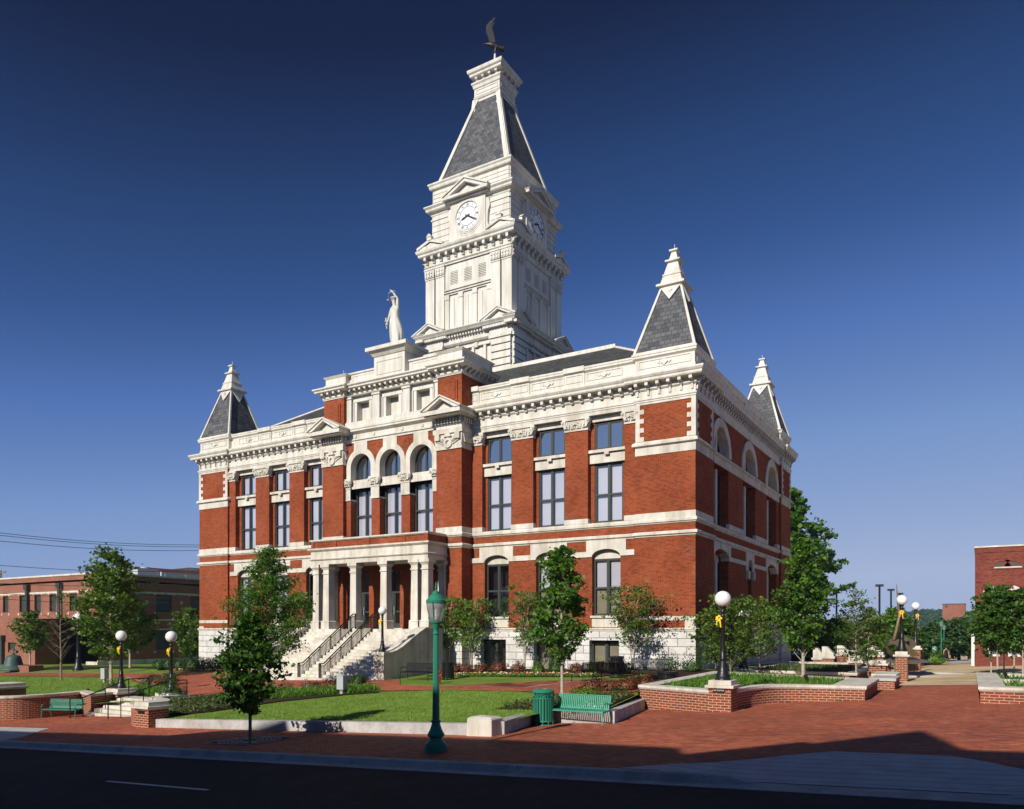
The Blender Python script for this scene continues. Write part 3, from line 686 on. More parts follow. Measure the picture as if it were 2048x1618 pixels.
# parapet
PP=[(-.35,16.15),(.0,16.15),(.04,16.2),(.04,16.42),(0,16.46),(0,17.0),(.04,17.04),(.12,17.1),(.12,17.2),(.15,17.22),(.15,17.32),(-.35,17.36)]
ppl=[(-38.35,22.75),(-38.35,.05),(-35.15,.05),(-35.15,.3),(-24.72,.3)]; ppr=[(-13.67,.3),(-3.25,.3),(-3.25,.05),(-.05,.05),(-.05,3.1),(-.3,3.1),(-.3,19.6),(-.05,19.6),(-.05,22.75)]
for p in (ppl,ppr,[(-.05,22.75),(-38.35,22.75)]): white.sweep(p,PP)
def ppanel(T,a,b,d,z0=16.54,z1=16.96,dia=True):
    t=.045; e=.03
    for q in ((a,b,z0,z0+t),(a,b,z1-t,z1),(a,a+t,z0+t,z1-t),(b-t,b,z0+t,z1-t)): white.box(q[0],q[1],d-e,d,q[2],q[3],T)
    if dia:
        c=(a+b)/2; zc=(z0+z1)/2
        white.prism([(c-.2,zc),(c,zc+.17),(c+.2,zc),(c,zc-.17)],T,d-.07,d); 
        white.prism([(c-.38,zc+.02),(c-.24,zc+.13),(c-.24,zc-.1)],T,d-.05,d); white.prism([(c+.38,zc+.02),(c+.24,zc+.13),(c+.24,zc-.1)],T,d-.05,d)
for mi in (0,1):
    T=(lambda s,d,z:(mir(s),d,z)) if mi else TF
    for e in (-6.28,-9.74,-13.2):
        ppanel(T,e+.1-.0,e+.1+2.1 if e>-7 else e+2.2,.3); 
        white.box(e-1.22,e,.235,.31,16.16,17.3,T); ppanel(T,e-1.12,e-.1,.235,dia=False); white.box(e-1.25,e+.03,.1,.3,17.1,17.37,T)
    ppanel(T,-3.05,-.25,.05)
for k,(a,b) in enumerate(((3.4,6.4),(7.6,10.4),(11.6,14.6),(15.8,19.2))): ppanel(TS,a,b,.3); white.box(b+.12,b+1.0,.22,.31,16.16,17.32,TS) if k<3 else None
ppanel(TS,.35,2.8,.05); ppanel(TS,19.9,22.5,.05)
# ---- hipped roof
rm=MB(); E0=16.7
ex0,ex1,ey0,ey1=-37.9,-.5,.7,22.3; tx0,tx1,ty0,ty1=-30.9,-7.5,7.0,15.8; TZ=20.75
A=[(ex0,ey0,E0),(ex1,ey0,E0),(ex1,ey1,E0),(ex0,ey1,E0)]; Bq=[(tx0,ty0,TZ),(tx1,ty0,TZ),(tx1,ty1,TZ),(tx0,ty1,TZ)]
for i in range(4):
    j=(i+1)%4; hor=i%2==0
    uvw=[(p[0]*1.0 if hor else p[1],math.hypot(p[2]-E0,(p[1]-ey0) if hor else (p[0]-ex1))) for p in (A[i],A[j],Bq[j],Bq[i])]
    rm.quad(A[i],A[j],Bq[j],Bq[i],uv=uvw)
rm.quad(*Bq); rm.box(-37.9,-.5,.6,22.3,16.2,16.69)
rm.build('roof','roof_shingle',CH,recalc=False)
tr=MB(); tr.sweep([(tx0,ty0),(tx1,ty0),(tx1,ty1),(tx0,ty1)],[(-.1,TZ-.12),(.16,TZ-.12),(.16,TZ+.14),(-.1,TZ+.16)],True)
for i in range(4): tr.tube([A[i],Bq[i]],.11,6)
tr.build('roof_trim','white_paint',CH)
brick.build('wall','brick',CH); stone.build('stone_trim','limestone',CH); inter.build('interior_shade','dark_interior',CH); base.build('rusticated_base','rusticated_stone',CH); white.build('cornice','white_paint',CH)
# ---- corner turrets
def turret(cx,cy):
    s=MB(); r=MB()
    s.frus(cx,cy,17.3,1.72,17.42,1.66)
    h0,z0,h1,z1=1.6,17.42,.52,21.05
    for i,(ax,ay) in enumerate(((-1,-1),(1,-1),(1,1),(-1,1))):
        bx,by=((1,-1),(1,1),(-1,1),(-1,-1))[i]
        p=[(cx+ax*h0,cy+ay*h0,z0),(cx+bx*h0,cy+by*h0,z0),(cx+bx*h1,cy+by*h1,z1),(cx+ax*h1,cy+ay*h1,z1)]
        r.quad(*p,uv=[(-h0,0),(h0,0),(h1,z1-z0),(-h1,z1-z0)])
    ro=r.build('corner_turret','slate',CH,recalc=False)
    for ax,ay in ((-1,-1),(1,-1),(1,1),(-1,1)):
        s.tube([(cx+ax*(h0+.01),cy+ay*(h0+.01),z0-.05),(cx+ax*(h1+.01),cy+ay*(h1+.01),z1)],[.10,.075],4)
    # pendant triangles + stacked cap
    for T in (lambda s_,d,z:(cx+s_,cy+d,z),lambda s_,d,z:(cx-s_,cy-d,z),lambda s_,d,z:(cx-d,cy+s_,z),lambda s_,d,z:(cx+d,cy-s_,z)):
        sl=(h0-h1)/(z1-z0)
        i0=len(s.v); s.prism([(-.6,21.06),(.6,21.06),(0,20.25)],T,-.62,-.52)
        for i in range(i0,len(s.v)):
            x,y,z=s.v[i]; k=(21.06-z)*sl
            nx,ny=T(0,-1,0)[0]-cx,T(0,-1,0)[1]-cy
            s.v[i]=(x+nx*k,y+ny*k,z)
        s.prism([(-.13,20.8),(0,20.93),(.13,20.8),(0,20.67)],T,-.76,-.6)
    s.frus(cx,cy,21.0,.56,21.08,.72); s.frus(cx,cy,21.08,.76,21.2,.76); s.frus(cx,cy,21.2,.6,21.68,.47); s.frus(cx,cy,21.68,.5,21.75,.5); s.frus(cx,cy,21.75,.45,22.42,.27)
    s.frus(cx,cy,22.42,.28,22.46,.38); s.frus(cx,cy,22.46,.4,22.54,.4); s.frus(cx,cy,22.54,.24,23.0,.13); s.frus(cx,cy,23.0,.15,23.05,.22); s.frus(cx,cy,23.05,.23,23.13,.23)
    s.tube([(cx,cy,23.1),(cx,cy,23.45)],.015,5)
    s.build('turret_trim','white_paint',ro)
for cx,cy in ((-1.67,1.67),(-36.73,1.67),(-1.67,21.1),(-36.73,21.1)): turret(cx,cy)
# ---- clock tower
TX,TY=-19.2,11.5
t=MB()
def SQ(h): return [(TX-h,TY-h),(TX+h,TY-h),(TX+h,TY+h),(TX-h,TY+h)]
FT=[lambda s,d,z:(TX+s,TY+d,z),lambda s,d,z:(TX-d,TY+s,z),lambda s,d,z:(TX-s,TY-d,z),lambda s,d,z:(TX+d,TY-s,z)]  # d measured from centre: face at d=-h
SID=MB()
# stage 1
t.frus(TX,TY,17,3.55,24,3.55); t.frus(TX,TY,17,3.95,21.2,3.9)
for T in FT:
    for s_ in (-1,1):
        t.box(s_*3.72-s_*.0,s_*2.1,-3.86,-3.5,20.9,23.3,T)
        for z in (21.35,21.85,22.35,22.85): t.box(s_*3.75,s_*2.15,-3.96,-3.85,z,z+.36,T)
        t.box(s_*3.85,s_*2.0,-4.0,-3.6,23.3,23.5,T); t.box(s_*3.85,s_*2.0,-3.92,-3.6,23.5,24.0,T)
        # pediment
        c=s_*2.98; hw=1.45; z0=24.48; ap=.72
        t.prism([(c-hw+.2,z0),(c+hw-.2,z0),(c,z0+ap-.1)],T,-4.2,-3.4)
        for q in (-1,1): t.prism([(c+q*hw,z0),(c+q*(hw-.35),z0),(c,z0+ap-.14),(c,z0+ap)],T,-4.42,-3.4); t.prism([(c+q*hw,z0),(c,z0+ap),(c,z0+ap+.08),(c+q*(hw+.06),z0+.08)],T,-4.48,-3.4)
        t.box(c-1.4,c+1.4,-4.15,-3.5,24.02,24.2,T)
    for x in (-1.5,-.5,.5,1.5): t.box(x-.1,x+.1,-3.72,-3.5,20.9,23.1,T)
    for x in (-1,0,1): t.box(x-.36,x+.36,-3.62,-3.54,21.0,22.9,T)
    for x in (-.8,.8): t.box(x-.14,x+.14,-3.8,-3.55,23.0,23.35,T)
    t.box(-2,2,-3.75,-3.5,23.1,23.25,T)
    n=34
    for k in range(n):
        x=-4.0+8.0*k/(n-1); t.box(x-.07,x+.07,-4.18 if abs(x)>1.6 else -4.05,-3.7,24.0,24.18,T)
t.sweep(SQ(3.6),[(-.1,23.5),(.1,23.5),(.2,23.6),(.2,24.0),(.3,24.02),(.42,24.18),(.62,24.22),(.68,24.3),(.8,24.42),(.8,24.48),(.2,24.62),(-.1,24.62)],True)
# shaft
SH=3.66
t.frus(TX,TY,24.4,SH-.14,29.8,SH-.14)
for T in FT:
    for s_ in (-1,1):
        for x0,x1 in ((3.7,2.92),(2.78,2.02)):
            t.box(s_*x0,s_*x1,-SH-.06,-3.3,24.5,28.9,T)
            t.box(s_*x0,s_*x1,-SH-.10,-3.3,24.5,24.75,T)
            a,b=sorted((s_*x0,s_*x1)); t.box(a-.02,b+.02,-SH-.10,-3.4,28.72,28.8,T)
            t.prism([(a,28.85),(b,28.85),(b+.05,29.42),(a-.05,29.42)],T,-SH-.14,-3.4); t.box(a-.07,b+.07,-SH-.18,-3.4,29.42,29.54,T)
            for k in range(3):
                for zz in (28.92,29.16): t.box(a+.1+.24*k-.05,a+.1+.24*k+.07,-SH-.2,-SH-.13,zz,zz+.16,T)
    t.box(-2.02,2.02,-SH+.12,-3.3,24.5,29.5,T) if False else None
    for x in (-1.83,-.61,.61,1.83):
        w_=.17; t.box(x-w_,x+w_,-SH+.02,-3.3,24.6,26.95,T); t.box(x-w_-.03,x+w_+.03,-SH-.02,-3.3,26.95,27.3,T)
    for x in (-1.22,0,1.22): t.box(x-.42,x+.42,-SH+.1,-3.3,24.6,27.1,T); t.box(x-.02,x+.02,-SH+.06,-3.3,24.6,27.0,T)
    t.box(-2.0,2.0,-SH+.04,-3.3,27.3,27.42,T); t.box(-2.0,2.0,-SH-.05,-3.3,27.42,27.5,T); t.box(-2.0,2.0,-SH+.06,-3.3,27.5,27.62,T); t.box(-2.0,2.0,-SH-.03,-3.3,27.62,27.72,T)
    t.grid(T,-SH+.06,-2.0,2.0,27.72,29.55,[(x-.32,x+.32,28.0,28.95) for x in (-1.22,0,1.22)],.08)
    for x in (-1.22,0,1.22):
        for k in range(8): t.prism([(x-.32,28.02+k*.118),(x+.32,28.02+k*.118),(x+.32,28.08+k*.118),(x-.32,28.08+k*.118)],T,-SH+.05,-SH+.14)
t.sweep(SQ(SH),[(-.3,29.5),(.05,29.5),(.05,29.58),(.14,29.66),(.14,29.72),(.04,29.76),(.04,30.26),(.1,30.3),(.4,30.34),(.46,30.4),(.46,30.52),(.56,30.62),(.6,30.74),(.6,30.8),(.1,30.92),(-.3,30.92)],True)
pq=SQ(SH); 
for i in range(4):
    p=[pq[i],pq[(i+1)%4]]; brackets(t,p,29.84,30.3,.42,.62,.2,.12,.14)
# corner mini pediments
for T in FT:
    for s_ in (-1,1):
        c=s_*3.0; z0=30.86; ap=.42; hw=1.15
        t.prism([(c-hw+.1,z0),(c+hw-.1,z0),(c,z0+ap)],T,-4.1,-3.3)
        for q in (-1,1): t.prism([(c+q*hw,z0+.02),(c,z0+ap+.02),(c,z0+ap+.2),(c+q*hw,z0+.2)],T,-4.22,-3.3)
        t.box(c-.2,c+.2,-4.26,-4.0,z0+ap+.1,z0+ap+.34,T); t.prism([(c-.26,z0+ap+.34),(c+.26,z0+ap+.34),(c,z0+ap+.58)],T,-4.3,-4.0)
# clock stage
CS=3.36
t.frus(TX,TY,30.8,CS,35.6,CS-.06)
for T in FT:
    for s_ in (-1,1):
        for k in range(6): 
            z=31.0+k*.45; t.box(s_*(CS-.03),s_*1.75,-CS-.035,-CS+.1,z,z+.405,T)
        t.box(s_*(CS+.05),s_*1.6,-CS-.09,-CS+.1,33.18,33.3,T)
        for k in range(4): z=34.25+k*.29; t.box(s_*(CS-.08),0,-CS-.03,-CS+.1,z,z+.25,T)
    # clock surround
    t.box(-1.5,1.5,-CS-.28,-CS,31.0,33.95,T)
    for s_ in (-1,1):
        t.prism([(s_*1.5,31.1),(s_*1.75,31.15),(s_*1.62,31.9),(s_*1.66,32.6),(s_*1.82,33.0),(s_*1.72,33.5),(s_*1.5,33.55)],T,-CS-.2,-CS+.05)
    t.ring(T,-CS-.36,.1,0,32.75-.15,1.02,1.14,0,360,40); t.ring(T,-CS-.33,.1,0,32.75-.15,1.14,1.24,0,360,40); t.ring(T,-CS-.30,.1,0,32.75-.15,1.24,1.36,0,360,40)
    # big pediment over clock
    z0=34.18; ap=.95; hw=1.95
    t.prism([(-hw+.3,z0),(hw-.3,z0),(0,z0+ap-.2)],T,-CS-.42,-CS); t.box(-1.8,1.8,-CS-.5,-CS,33.86,34.0,T); t.box(-hw,hw,-CS-.75,-CS,34.0,34.18,T)
    for q in (-1,1): t.prism([(q*hw,z0),(q*(hw-.5),z0),(0,z0+ap-.24),(0,z0+ap)],T,-CS-.72,-CS+.1); t.prism([(q*hw,z0),(0,z0+ap),(0,z0+ap+.1),(q*(hw+.08),z0+.1)],T,-CS-.8,-CS+.1)
t.sweep(SQ(CS),[(-.1,33.55),(.06,33.55),(.1,33.7),(.3,33.78),(.36,33.86),(.36,33.96),(.48,34.08),(.48,34.16),(.05,34.28),(-.1,34.28)],True)
t.sweep(SQ(CS-.12),[(-.1,35.3),(.04,35.3),(.1,35.42),(.26,35.5),(.3,35.6),(.3,35.7),(.38,35.8),(.38,35.9),(.0,36.02),(-.1,36.02)],True)
# neck and top
t.frus(TX,TY,42.5,1.06,43.6,1.06); t.sweep(SQ(1.06),[(-.1,42.75),(.05,42.75),(.12,42.9),(.06,42.95),(.06,43.5),(.12,43.55),(.16,43.75),(.24,43.85),(.24,43.95),(.0,44.0),(-.1,44.0)],True)
t.frus(TX,TY,43.9,1.02,44.5,1.02); t.sweep(SQ(1.05),[(-.1,44.3),(.28,44.34),(.34,44.4),(.34,44.52),(.45,44.62),(.48,44.78),(.48,44.84),(-.1,44.92),(-1.0,44.93)],True)
for i in range(4):
    p=SQ(1.03); brackets(t,[p[i],p[(i+1)%4]],44.05,44.34,.26,.5,.2,.16)
for T in FT:
    t.box(-.95,.95,-1.15,-1.1,43.08,43.12,T); t.box(-.95,.95,-1.15,-1.1,43.38,43.42,T)
    for s_ in (-1,1): t.box(s_*.95,s_*.9,-1.15,-1.1,43.12,43.38,T)
t.frus(TX,TY,44.9,.34,45.8,.12); t.frus(TX,TY,45.8,.16,45.9,.16); t.tube([(TX,TY,45.85),(TX,TY,46.6)],[.1,.07],8)
tow=t.build('clock_tower','white_paint',CH)
sp=MB(); h0,z0,h1,z1=3.08,36.0,1.0,42.75
for i,(ax,ay) in enumerate(((-1,-1),(1,-1),(1,1),(-1,1))):
    bx,by=((1,-1),(1,1),(-1,1),(-1,-1))[i]
    sp.quad((TX+ax*h0,TY+ay*h0,z0),(TX+bx*h0,TY+by*h0,z0),(TX+bx*h1,TY+by*h1,z1),(TX+ax*h1,TY+ay*h1,z1),uv=[(-h0,0),(h0,0),(h1,z1-z0),(-h1,z1-z0)])
sp.build('spire_roof','slate',tow,recalc=False)
ht=MB()
for ax,ay in ((-1,-1),(1,-1),(1,1),(-1,1)):
    for (px,py) in ((0,-ay),(-ax,0)):
        w0=.32; w1=.26
        ex=.02
        a=Vector((TX+ax*(h0+ex),TY+ay*(h0+ex),z0)); b=Vector((TX+ax*(h1+ex),TY+ay*(h1+ex),z1)); e=Vector((px,py,0))
        n=Vector((ax if px==0 else 0, ay if py==0 else 0,0))*.07
        ht.quad(tuple(a+n),tuple(b+n),tuple(b+n+e*w1),tuple(a+n+e*w0)); ht.quad(tuple(a+n),tuple(b+n),tuple(b-n*.2),tuple(a-n*.2)); ht.quad(tuple(a+n+e*w0),tuple(b+n+e*w1),tuple(b-n+e*w1),tuple(a-n+e*w0))
    ht.frus(TX+ax*(h1+.12),TY+ay*(h1+.12),41.6,.2,42.7,.1)
ht.build('hip_trim','white_paint',tow)
# clock faces
def clockface(T):
    m=MB(); zc=32.6; d=-CS-.31
    m.prism([(1.02*math.cos(2*math.pi*k/48),zc+1.02*math.sin(2*math.pi*k/48)) for k in range(48)],T,d,d+.04)
    f=m.build('clock_face','clock_white',tow)
    i=MB(); i.ring(T,d-.012,.01,0,zc,.66,.69,0,360,48); i.ring(T,d-.012,.01,0,zc,.965,.98,0,360,48)
    num=['XII','I','II','III','IIII','V','VI','VII','VIII','IX','X','XI']
    for k in range(12):
        a=math.pi/2-2*math.pi*k/12; ca,sa=math.cos(a),math.sin(a)
        def bar(x0,y0,x1,y1,wd):
            # local: x tangential, y radial
            L=math.hypot(x1-x0,y1-y0); nx,ny=-(y1-y0)/L*wd/2,(x1-x0)/L*wd/2
            P=[(x0+nx,y0+ny),(x1+nx,y1+ny),(x1-nx,y1-ny),(x0-nx,y0-ny)]
            i.prism([(ca*y+sa*x,zc+sa*y-ca*x) for x,y in P],T,d-.012,d-.002)
        s=num[k]; wds={'I':.05,'V':.11,'X':.11}; tot=sum(wds[c] for c in s); x=-tot/2
        for c in s:
            w_=wds[c]
            if c=='I': bar(x+w_/2,.74,x+w_/2,.92,.026)
            elif c=='V': bar(x+.01,.92,x+w_/2,.74,.026); bar(x+w_-.01,.92,x+w_/2,.74,.014)
            else: bar(x+.01,.92,x+w_-.01,.74,.026); bar(x+w_-.01,.92,x+.01,.74,.014)
            x+=w_
    i.build('numerals','clock_ink',f)
    hh=MB()
    for ang,L,wd,tl in ((R(90-250),.62,.085,.2),(R(90-120),.88,.06,.2)):
        ca,sa=math.cos(ang),math.sin(ang)
        P=[(-tl,wd*.6),(-tl,-wd*.6),(0,-wd*.5),(L*.6,-wd*.8),(L,0),(L*.6,wd*.8),(0,wd*.5)]
        hh.prism([(x*ca-y*sa,zc+x*sa+y*ca) for x,y in P],T,d-.05+(0 if L<.7 else -.02),d-.035+(0 if L<.7 else -.02))
    hh.build('clock_hands','clock_ink',f)
for T in FT: clockface(T)
# ---- porch
po=MB(); pf=-2.75
po.box(-23.9,-14.7,pf+.0,AP,7.02,7.3); po.sweep([(-23.9,AP),(-23.9,pf),(-14.7,pf),(-14.7,AP)],[(-.3,7.3),(.06,7.3),(.1,7.36),(.02,7.4),(.0,7.82),(.06,7.86),(.16,7.94),(.16,8.03),(-.3,8.05)])
po.box(-23.85,-14.75,pf+.05,AP,7.4,8.0)
def pcol(x,y,m,w=.25):
    m.frus(x,y,3.0,w+.09,3.45,w+.08); m.frus(x,y,3.45,w+.1,3.52,w+.04); m.frus(x,y,3.52,w+.01,6.5,w-.02)
    m.frus(x,y,6.42,w+.03,6.5,w+.03); m.frus(x,y,6.7,w,6.84,w+.1); m.frus(x,y,6.5,w-.01,6.7,w-.01); m.frus(x,y,6.84,w+.12,7.02,w+.12)
    for s_ in (-1,1): m.tube([(x-.3,y+s_*(w-.05)-.0,6.9),(x+.3,y+s_*(w-.05),6.9)],.07,8) if False else None
    m.tube([(x-w-.02,y-w-.1,6.93),(x-w-.02,y+w+.1,6.93)],.085,8); m.tube([(x+w+.02,y-w-.1,6.93),(x+w+.02,y+w+.1,6.93)],.085,8)
po.build('porch_entablature','limestone',CH)
for x in (-23.58,-22.72,-20.46,-18.06,-15.75,-14.98):
    m=MB(); pcol(x,pf+.33,m,.245); m.build('porch_column','limestone',CH)
for x in (-23.58,-14.98):
    m=MB(); pcol(x,AP-.28,m,.24); m.build('porch_column','limestone',CH)
pb=MB(); pb.box(-23.85,-14.75,pf+.05,pf+.3,8.03,8.44); pb.box(-23.85,-23.6,pf+.3,AP,8.03,8.44); pb.box(-15.0,-14.75,pf+.3,AP,8.03,8.44)
for x in (-23.9,-22.0,-19.3,-16.6,-14.95): 
    pb.box(x,x+.25,pf+.0,pf+.35,8.035,8.435)
pb.build('porch_parapet','brick',CH)
pc=MB(); pc.sweep([(-23.85,AP),(-23.85,pf+.03),(-14.75,pf+.03),(-14.75,AP)],[(-.34,8.44),(.03,8.44),(.1,8.5),(.1,8.58),(-.34,8.6)]); pc.build('porch_coping','limestone',CH)
ff=MB(); ff.box(-24.0,-14.6,-3.3,-.5,2.6,3.0); ff.box(-23.95,-14.65,-3.2,-.5,-1,2.6); ff.build('porch_floor','limestone',CH)
# entrance doors
for c,dark in ((-21.75,0),(-19.25,0),(-16.9,1)):
    f=MB(); a,b=c-.75,c+.75; d=AP+.3
    for q in ((a,a+.09,3.05,6.7),(b-.09,b,3.05,6.7),(a+.09,b-.09,6.6,6.7),(a+.09,b-.09,5.25,5.36),(a+.09,b-.09,3.05,3.12),(c-.05,c+.05,3.12,5.25)): f.box(q[0],q[1],d,d+.1,q[2],q[3])
    for s_ in (-1,1): f.box(c+s_*.06,c+s_*.14,d+.02,d+.08,3.1,5.25); f.box(c+s_*.66,c+s_*.6,d+.02,d+.08,3.1,5.25); f.box(c+s_*.14,c+s_*.6,d+.02,d+.08,3.12,3.35)
    f.box(c-.6,c+.6,d+.02,d+.08,4.05,4.15)
    fo=f.build('entrance_door','steel_box' if dark else 'frame_paint',CH)
    g=MB(); g.quad((a+.05,d+.05,3.1),(b-.05,d+.05,3.1),(b-.05,d+.05,6.65),(a+.05,d+.05,6.65)); g.build('pane','clear_glass',fo)
    h=MB(); h.tube([(c+.1,d-.06,3.9),(c+.1,d-.06,4.4)],.02,6); h.tube([(c-.1,d-.06,3.9),(c-.1,d-.06,4.4)],.02,6); h.build('door_handle','steel_box',fo)
# stairs
st=MB(); nr=17; zt=2.98; rz=(zt-.18)/nr; tr_=.272
for k in range(nr-1):
    z=zt-rz*(k+1); y1=-3.28-tr_*k; y0=y1-tr_
    if k<nr-4: st.box(-23.6,-14.8,y0,y1,z-.5,z)
    else:
        e=(k-(nr-4)+1)*.30; r_=.9
        pts=[(-23.9,y1),(-23.9-e,y1+.5)]
        poly=[(-23.0-e-.6,-6.5),(-23.0-e-.6,y0+.45),(-23.0-e-.45,y0+.12),(-23.0-e-.1,y0),(-15.2+e-.0,y0),(-15.2+e+.35,y0+.12),(-15.2+e+.5,y0+.45),(-15.2+e+.5,-6.5)]
        st.slab(poly,z-.6,z)
st.box(-23.6,-14.8,-7.0,-3.2,-1,.6); st.build('entrance_stairs','limestone',CH)
def cheek(x0,x1,m):
    z1=2.98
    pts=[(-3.3,-1),(-3.3,3.0),(-3.6,2.98),(-4.2,2.72),(-4.9,2.36),(-5.6,1.98),(-6.1,1.78),(-6.5,1.70),(-6.5,-1)]
    m.prism(pts,lambda s,d,z:(d,s,z),x0+.03,x1-.03)
    cp=[(s_,z+.001) for s_,z in pts[1:-1]]+[(s_,z+.11) for s_,z in pts[-2:0:-1]]
    m.prism(cp,lambda s,d,z:(d,s,z),x0-.04,x1+.04)
    m.box(x0-.03,x1+.03,-7.2,-6.5,-1,1.62); m.box(x0-.08,x1+.08,-7.25,-6.45,.3,.52) ; m.box(x0-.1,x1+.1,-7.27,-6.44,1.62,1.8)
    m.box(x0+.0,x1-.0,-3.35,-2.0,-1,3.0) 
for x0,x1 in ((-14.85,-14.2),(-24.25,-23.6)):
    m=MB(); cheek(x0,x1,m); m.build('stair_cheek_wall','limestone',CH)
def handrail(u):
    m=MB(); y0,y1=-7.55,-3.05; zb0,zb1=.2,2.98
    def zz(y): return max(zb0,min(zb1,zb0+.15+(y+7.4)/(4.15)*(zb1-zb0-.05)))
    N_=44
    for off in (-.09,.09):
        m.tube([(u+off*0,y0,1.12),(u+off*0,y0+.35,1.12),(u+off*0,y1-.1,zb1+.92),(u+off*0,y1+.15,zb1+.92)],.036,6)
    m.tube([(u,y0+.05,1.0),(u,y0+.38,1.0),(u,y1-.1,zb1+.80),(u,y1+.1,zb1+.8)],.024,6)
    m.tube([(u,y0,.32),(u,y0+.35,.34),(u,y1-.1,zb1+.12),(u,y1+.15,zb1+.12)],.026,6)
    for k in range(N_+1):
        y=y0+(y1+.1-y0)*k/N_; tt=max(0,min(1,(y-(y0+.35))/(y1-.1-y0-.35)))
        zt_=1.12+tt*(zb1+.92-1.12); zlo=.34+tt*(zb1+.12-.34)
        if k%8==0 or k in(0,N_,1): m.box(u-.025,u+.025,y-.025,y+.025,zlo-.45 if k>1 else .15,zt_)
        else: m.box(u-.016,u+.016,y-.013,y+.013,zlo,zt_-.12)
    return m.build('handrail','bronze_rail',CH)
handrail(-20.0); handrail(-18.4)
# ======================= GROUND =======================
def drape(name,poly,fn,dz,m,step=2.0,kind='structure',uvw=None):
    bm=bmesh.new(); vs=[bm.verts.new((a,b,0)) for a,b in poly]; bm.faces.new(vs)
    bmesh.ops.triangulate(bm,faces=bm.faces)
    xs=[p[0] for p in poly]; ys=[p[1] for p in poly]
    def cut(lo,hi,ax,vals=None):
        x=math.ceil(lo/step)*step; L=[]
        while x<hi: L.append(x); x+=step
        for q in L+(vals or []):
            g=bm.verts[:]+bm.edges[:]+bm.faces[:]
            bmesh.ops.bisect_plane(bm,geom=g,plane_co=(q,0,0) if ax==0 else (0,q,0),plane_no=(1,0,0) if ax==0 else (0,1,0))
    cut(min(xs),max(xs),0); cut(min(ys),max(ys),1,[v for v in (-20.,-7.7,0.) if min(ys)<v<max(ys)])
    for v in bm.verts: v.co.z=fn(v.co.x,v.co.y)+dz
    bmesh.ops.recalc_face_normals(bm,faces=bm.faces)
    me=bpy.data.meshes.new(name); bm.to_mesh(me); bm.free()
    if len(me.polygons) and me.polygons[0].normal.z<0: me.flip_normals()
    me.materials.append(MATS[m]); o=bpy.data.objects.new(name,me); col.objects.link(o); tag(o,kind=kind); return o
zR=lambda u,v: zP(u,min(v,0))
drape('ground',[(-700,-90),(700,-90),(700,900),(-700,900)],lambda u,v:(zP(u,v) if abs(u)<60 else zP(u,v))-.9-(max(v-60,0)*.02),0,'far_ground',40)
drape('road',[(-90,-39.2),(60,-39.2),(60,-25.15),(-90,-25.15)],zP,-.15,'asphalt',6)
drape('far_pavement',[(-90,-90),(60,-90),(60,-39.4),(-90,-39.4)],zP,0.0,'kerb_concrete',6)
# kerb and gutter
k=MB(); 
us=[-90,-60,-40,-30,-25,-20.6,-19.6,-17.7,-16.8,-14,-10,-6,-2,2,5,7.2,8.6,10,12.6,14,20,30,60]
def kz(u):
    dip=0
    if 8.4<u<12.8: dip=.13
    if u<-17.2 and u>-24: dip=.13
    return dip
def kerbprof(u):
    z=zP(u,-24.7)
    d=kz(u)
    return [(-25.20,z-.165),(-25.2,z-.14),(-24.86,z-.125),(-24.80,z-.02-d*.8),(-24.76,z-d),(-24.60,z+.004-d),(-24.58,z-.2)]
pr=None; step_u=[]
x=-90
while x<60.1: step_u.append(x); x+=.6
for u in step_u:
    c=[(u,a,b) for a,b in kerbprof(u)]
    if pr:
        for i in range(len(c)-1): k.quad(pr[i],c[i],c[i+1],pr[i+1])
    pr=c
tag(k.build('kerb','kerb_concrete'),kind='structure')
k=MB()
for i in range(1): 
    pr=None
    for u in step_u:
        z=zP(u,-39.2); c=[(u,-39.5,z+.004),(u,-39.25,z),(u,-39.2,z-.02),(u,-39.17,z-.2)]
        if pr:
            for j in range(3): k.quad(pr[j],c[j],c[j+1],pr[j+1])
        pr=c
tag(k.build('far_kerb','kerb_concrete'),kind='structure')
drape('lane_marking',[(-3.95,-28.34),(-.6,-28.34),(-.6,-28.23),(-3.95,-28.23)],zP,-.146,'road_paint',2)
drape('lane_marking',[(-13.5,-28.34),(-10.1,-28.34),(-10.1,-28.23),(-13.5,-28.23)],zP,-.146,'road_paint',2)
def pz(u,v):
    z=zP(u,v)
    if v<-22.2:
        t=min(1,(-22.2-v)/2.4)
        for c0,c1,w in ((8.4,12.8,1.2),(-24,-17.2,1.2)):
            if c0-w<u<c1+w:
                s=min(1,(u-c0+w)/w,(c1+w-u)/w); z-=.13*t*max(0,s)
    return z
drape('pavement',[(-90,-24.6),(60,-24.6),(60,.2),(14.0,.2),(14,.2),(1.0,.2),(1.0,-16),(-14,-16),(-14,-14),(-90,-14)],pz,0,'paver',.6)
drape('plaza',[(1,.2),(60,.2),(60,46),(1,46)],zP,0.0,'stone_paving',4)
drape('plaza_edge',[(4,-.05),(13,-.05),(13,.25),(4,.25)],zP,.004,'edge_concrete',2)
drape('crossing_band',[(1,46),(60,46),(60,48.6),(1,48.6)],zP,.0,'paver',3)
drape('side_street',[(-20,48.6),(60,48.6),(60,74),(-20,74)],zP,-.0,'ramp_concrete',4)
drape('yellow_kerb_line',[(10.6,50.2),(16,50.2),(16,50.9),(10.6,50.9)],zP,.02,'yellow_paint',2)
drape('kerb_ramp',[(6.4,-24.6),(14.6,-24.6),(11.8,-21.65),(9.75,-21.5)],pz,.012,'ramp_concrete',.6)
drape('kerb_ramp',[(-25.5,-24.6),(-15.9,-24.6),(-16.6,-23.9),(-18.9,-21.5),(-22.6,-21.5)],pz,.012,'ramp_concrete',.6)
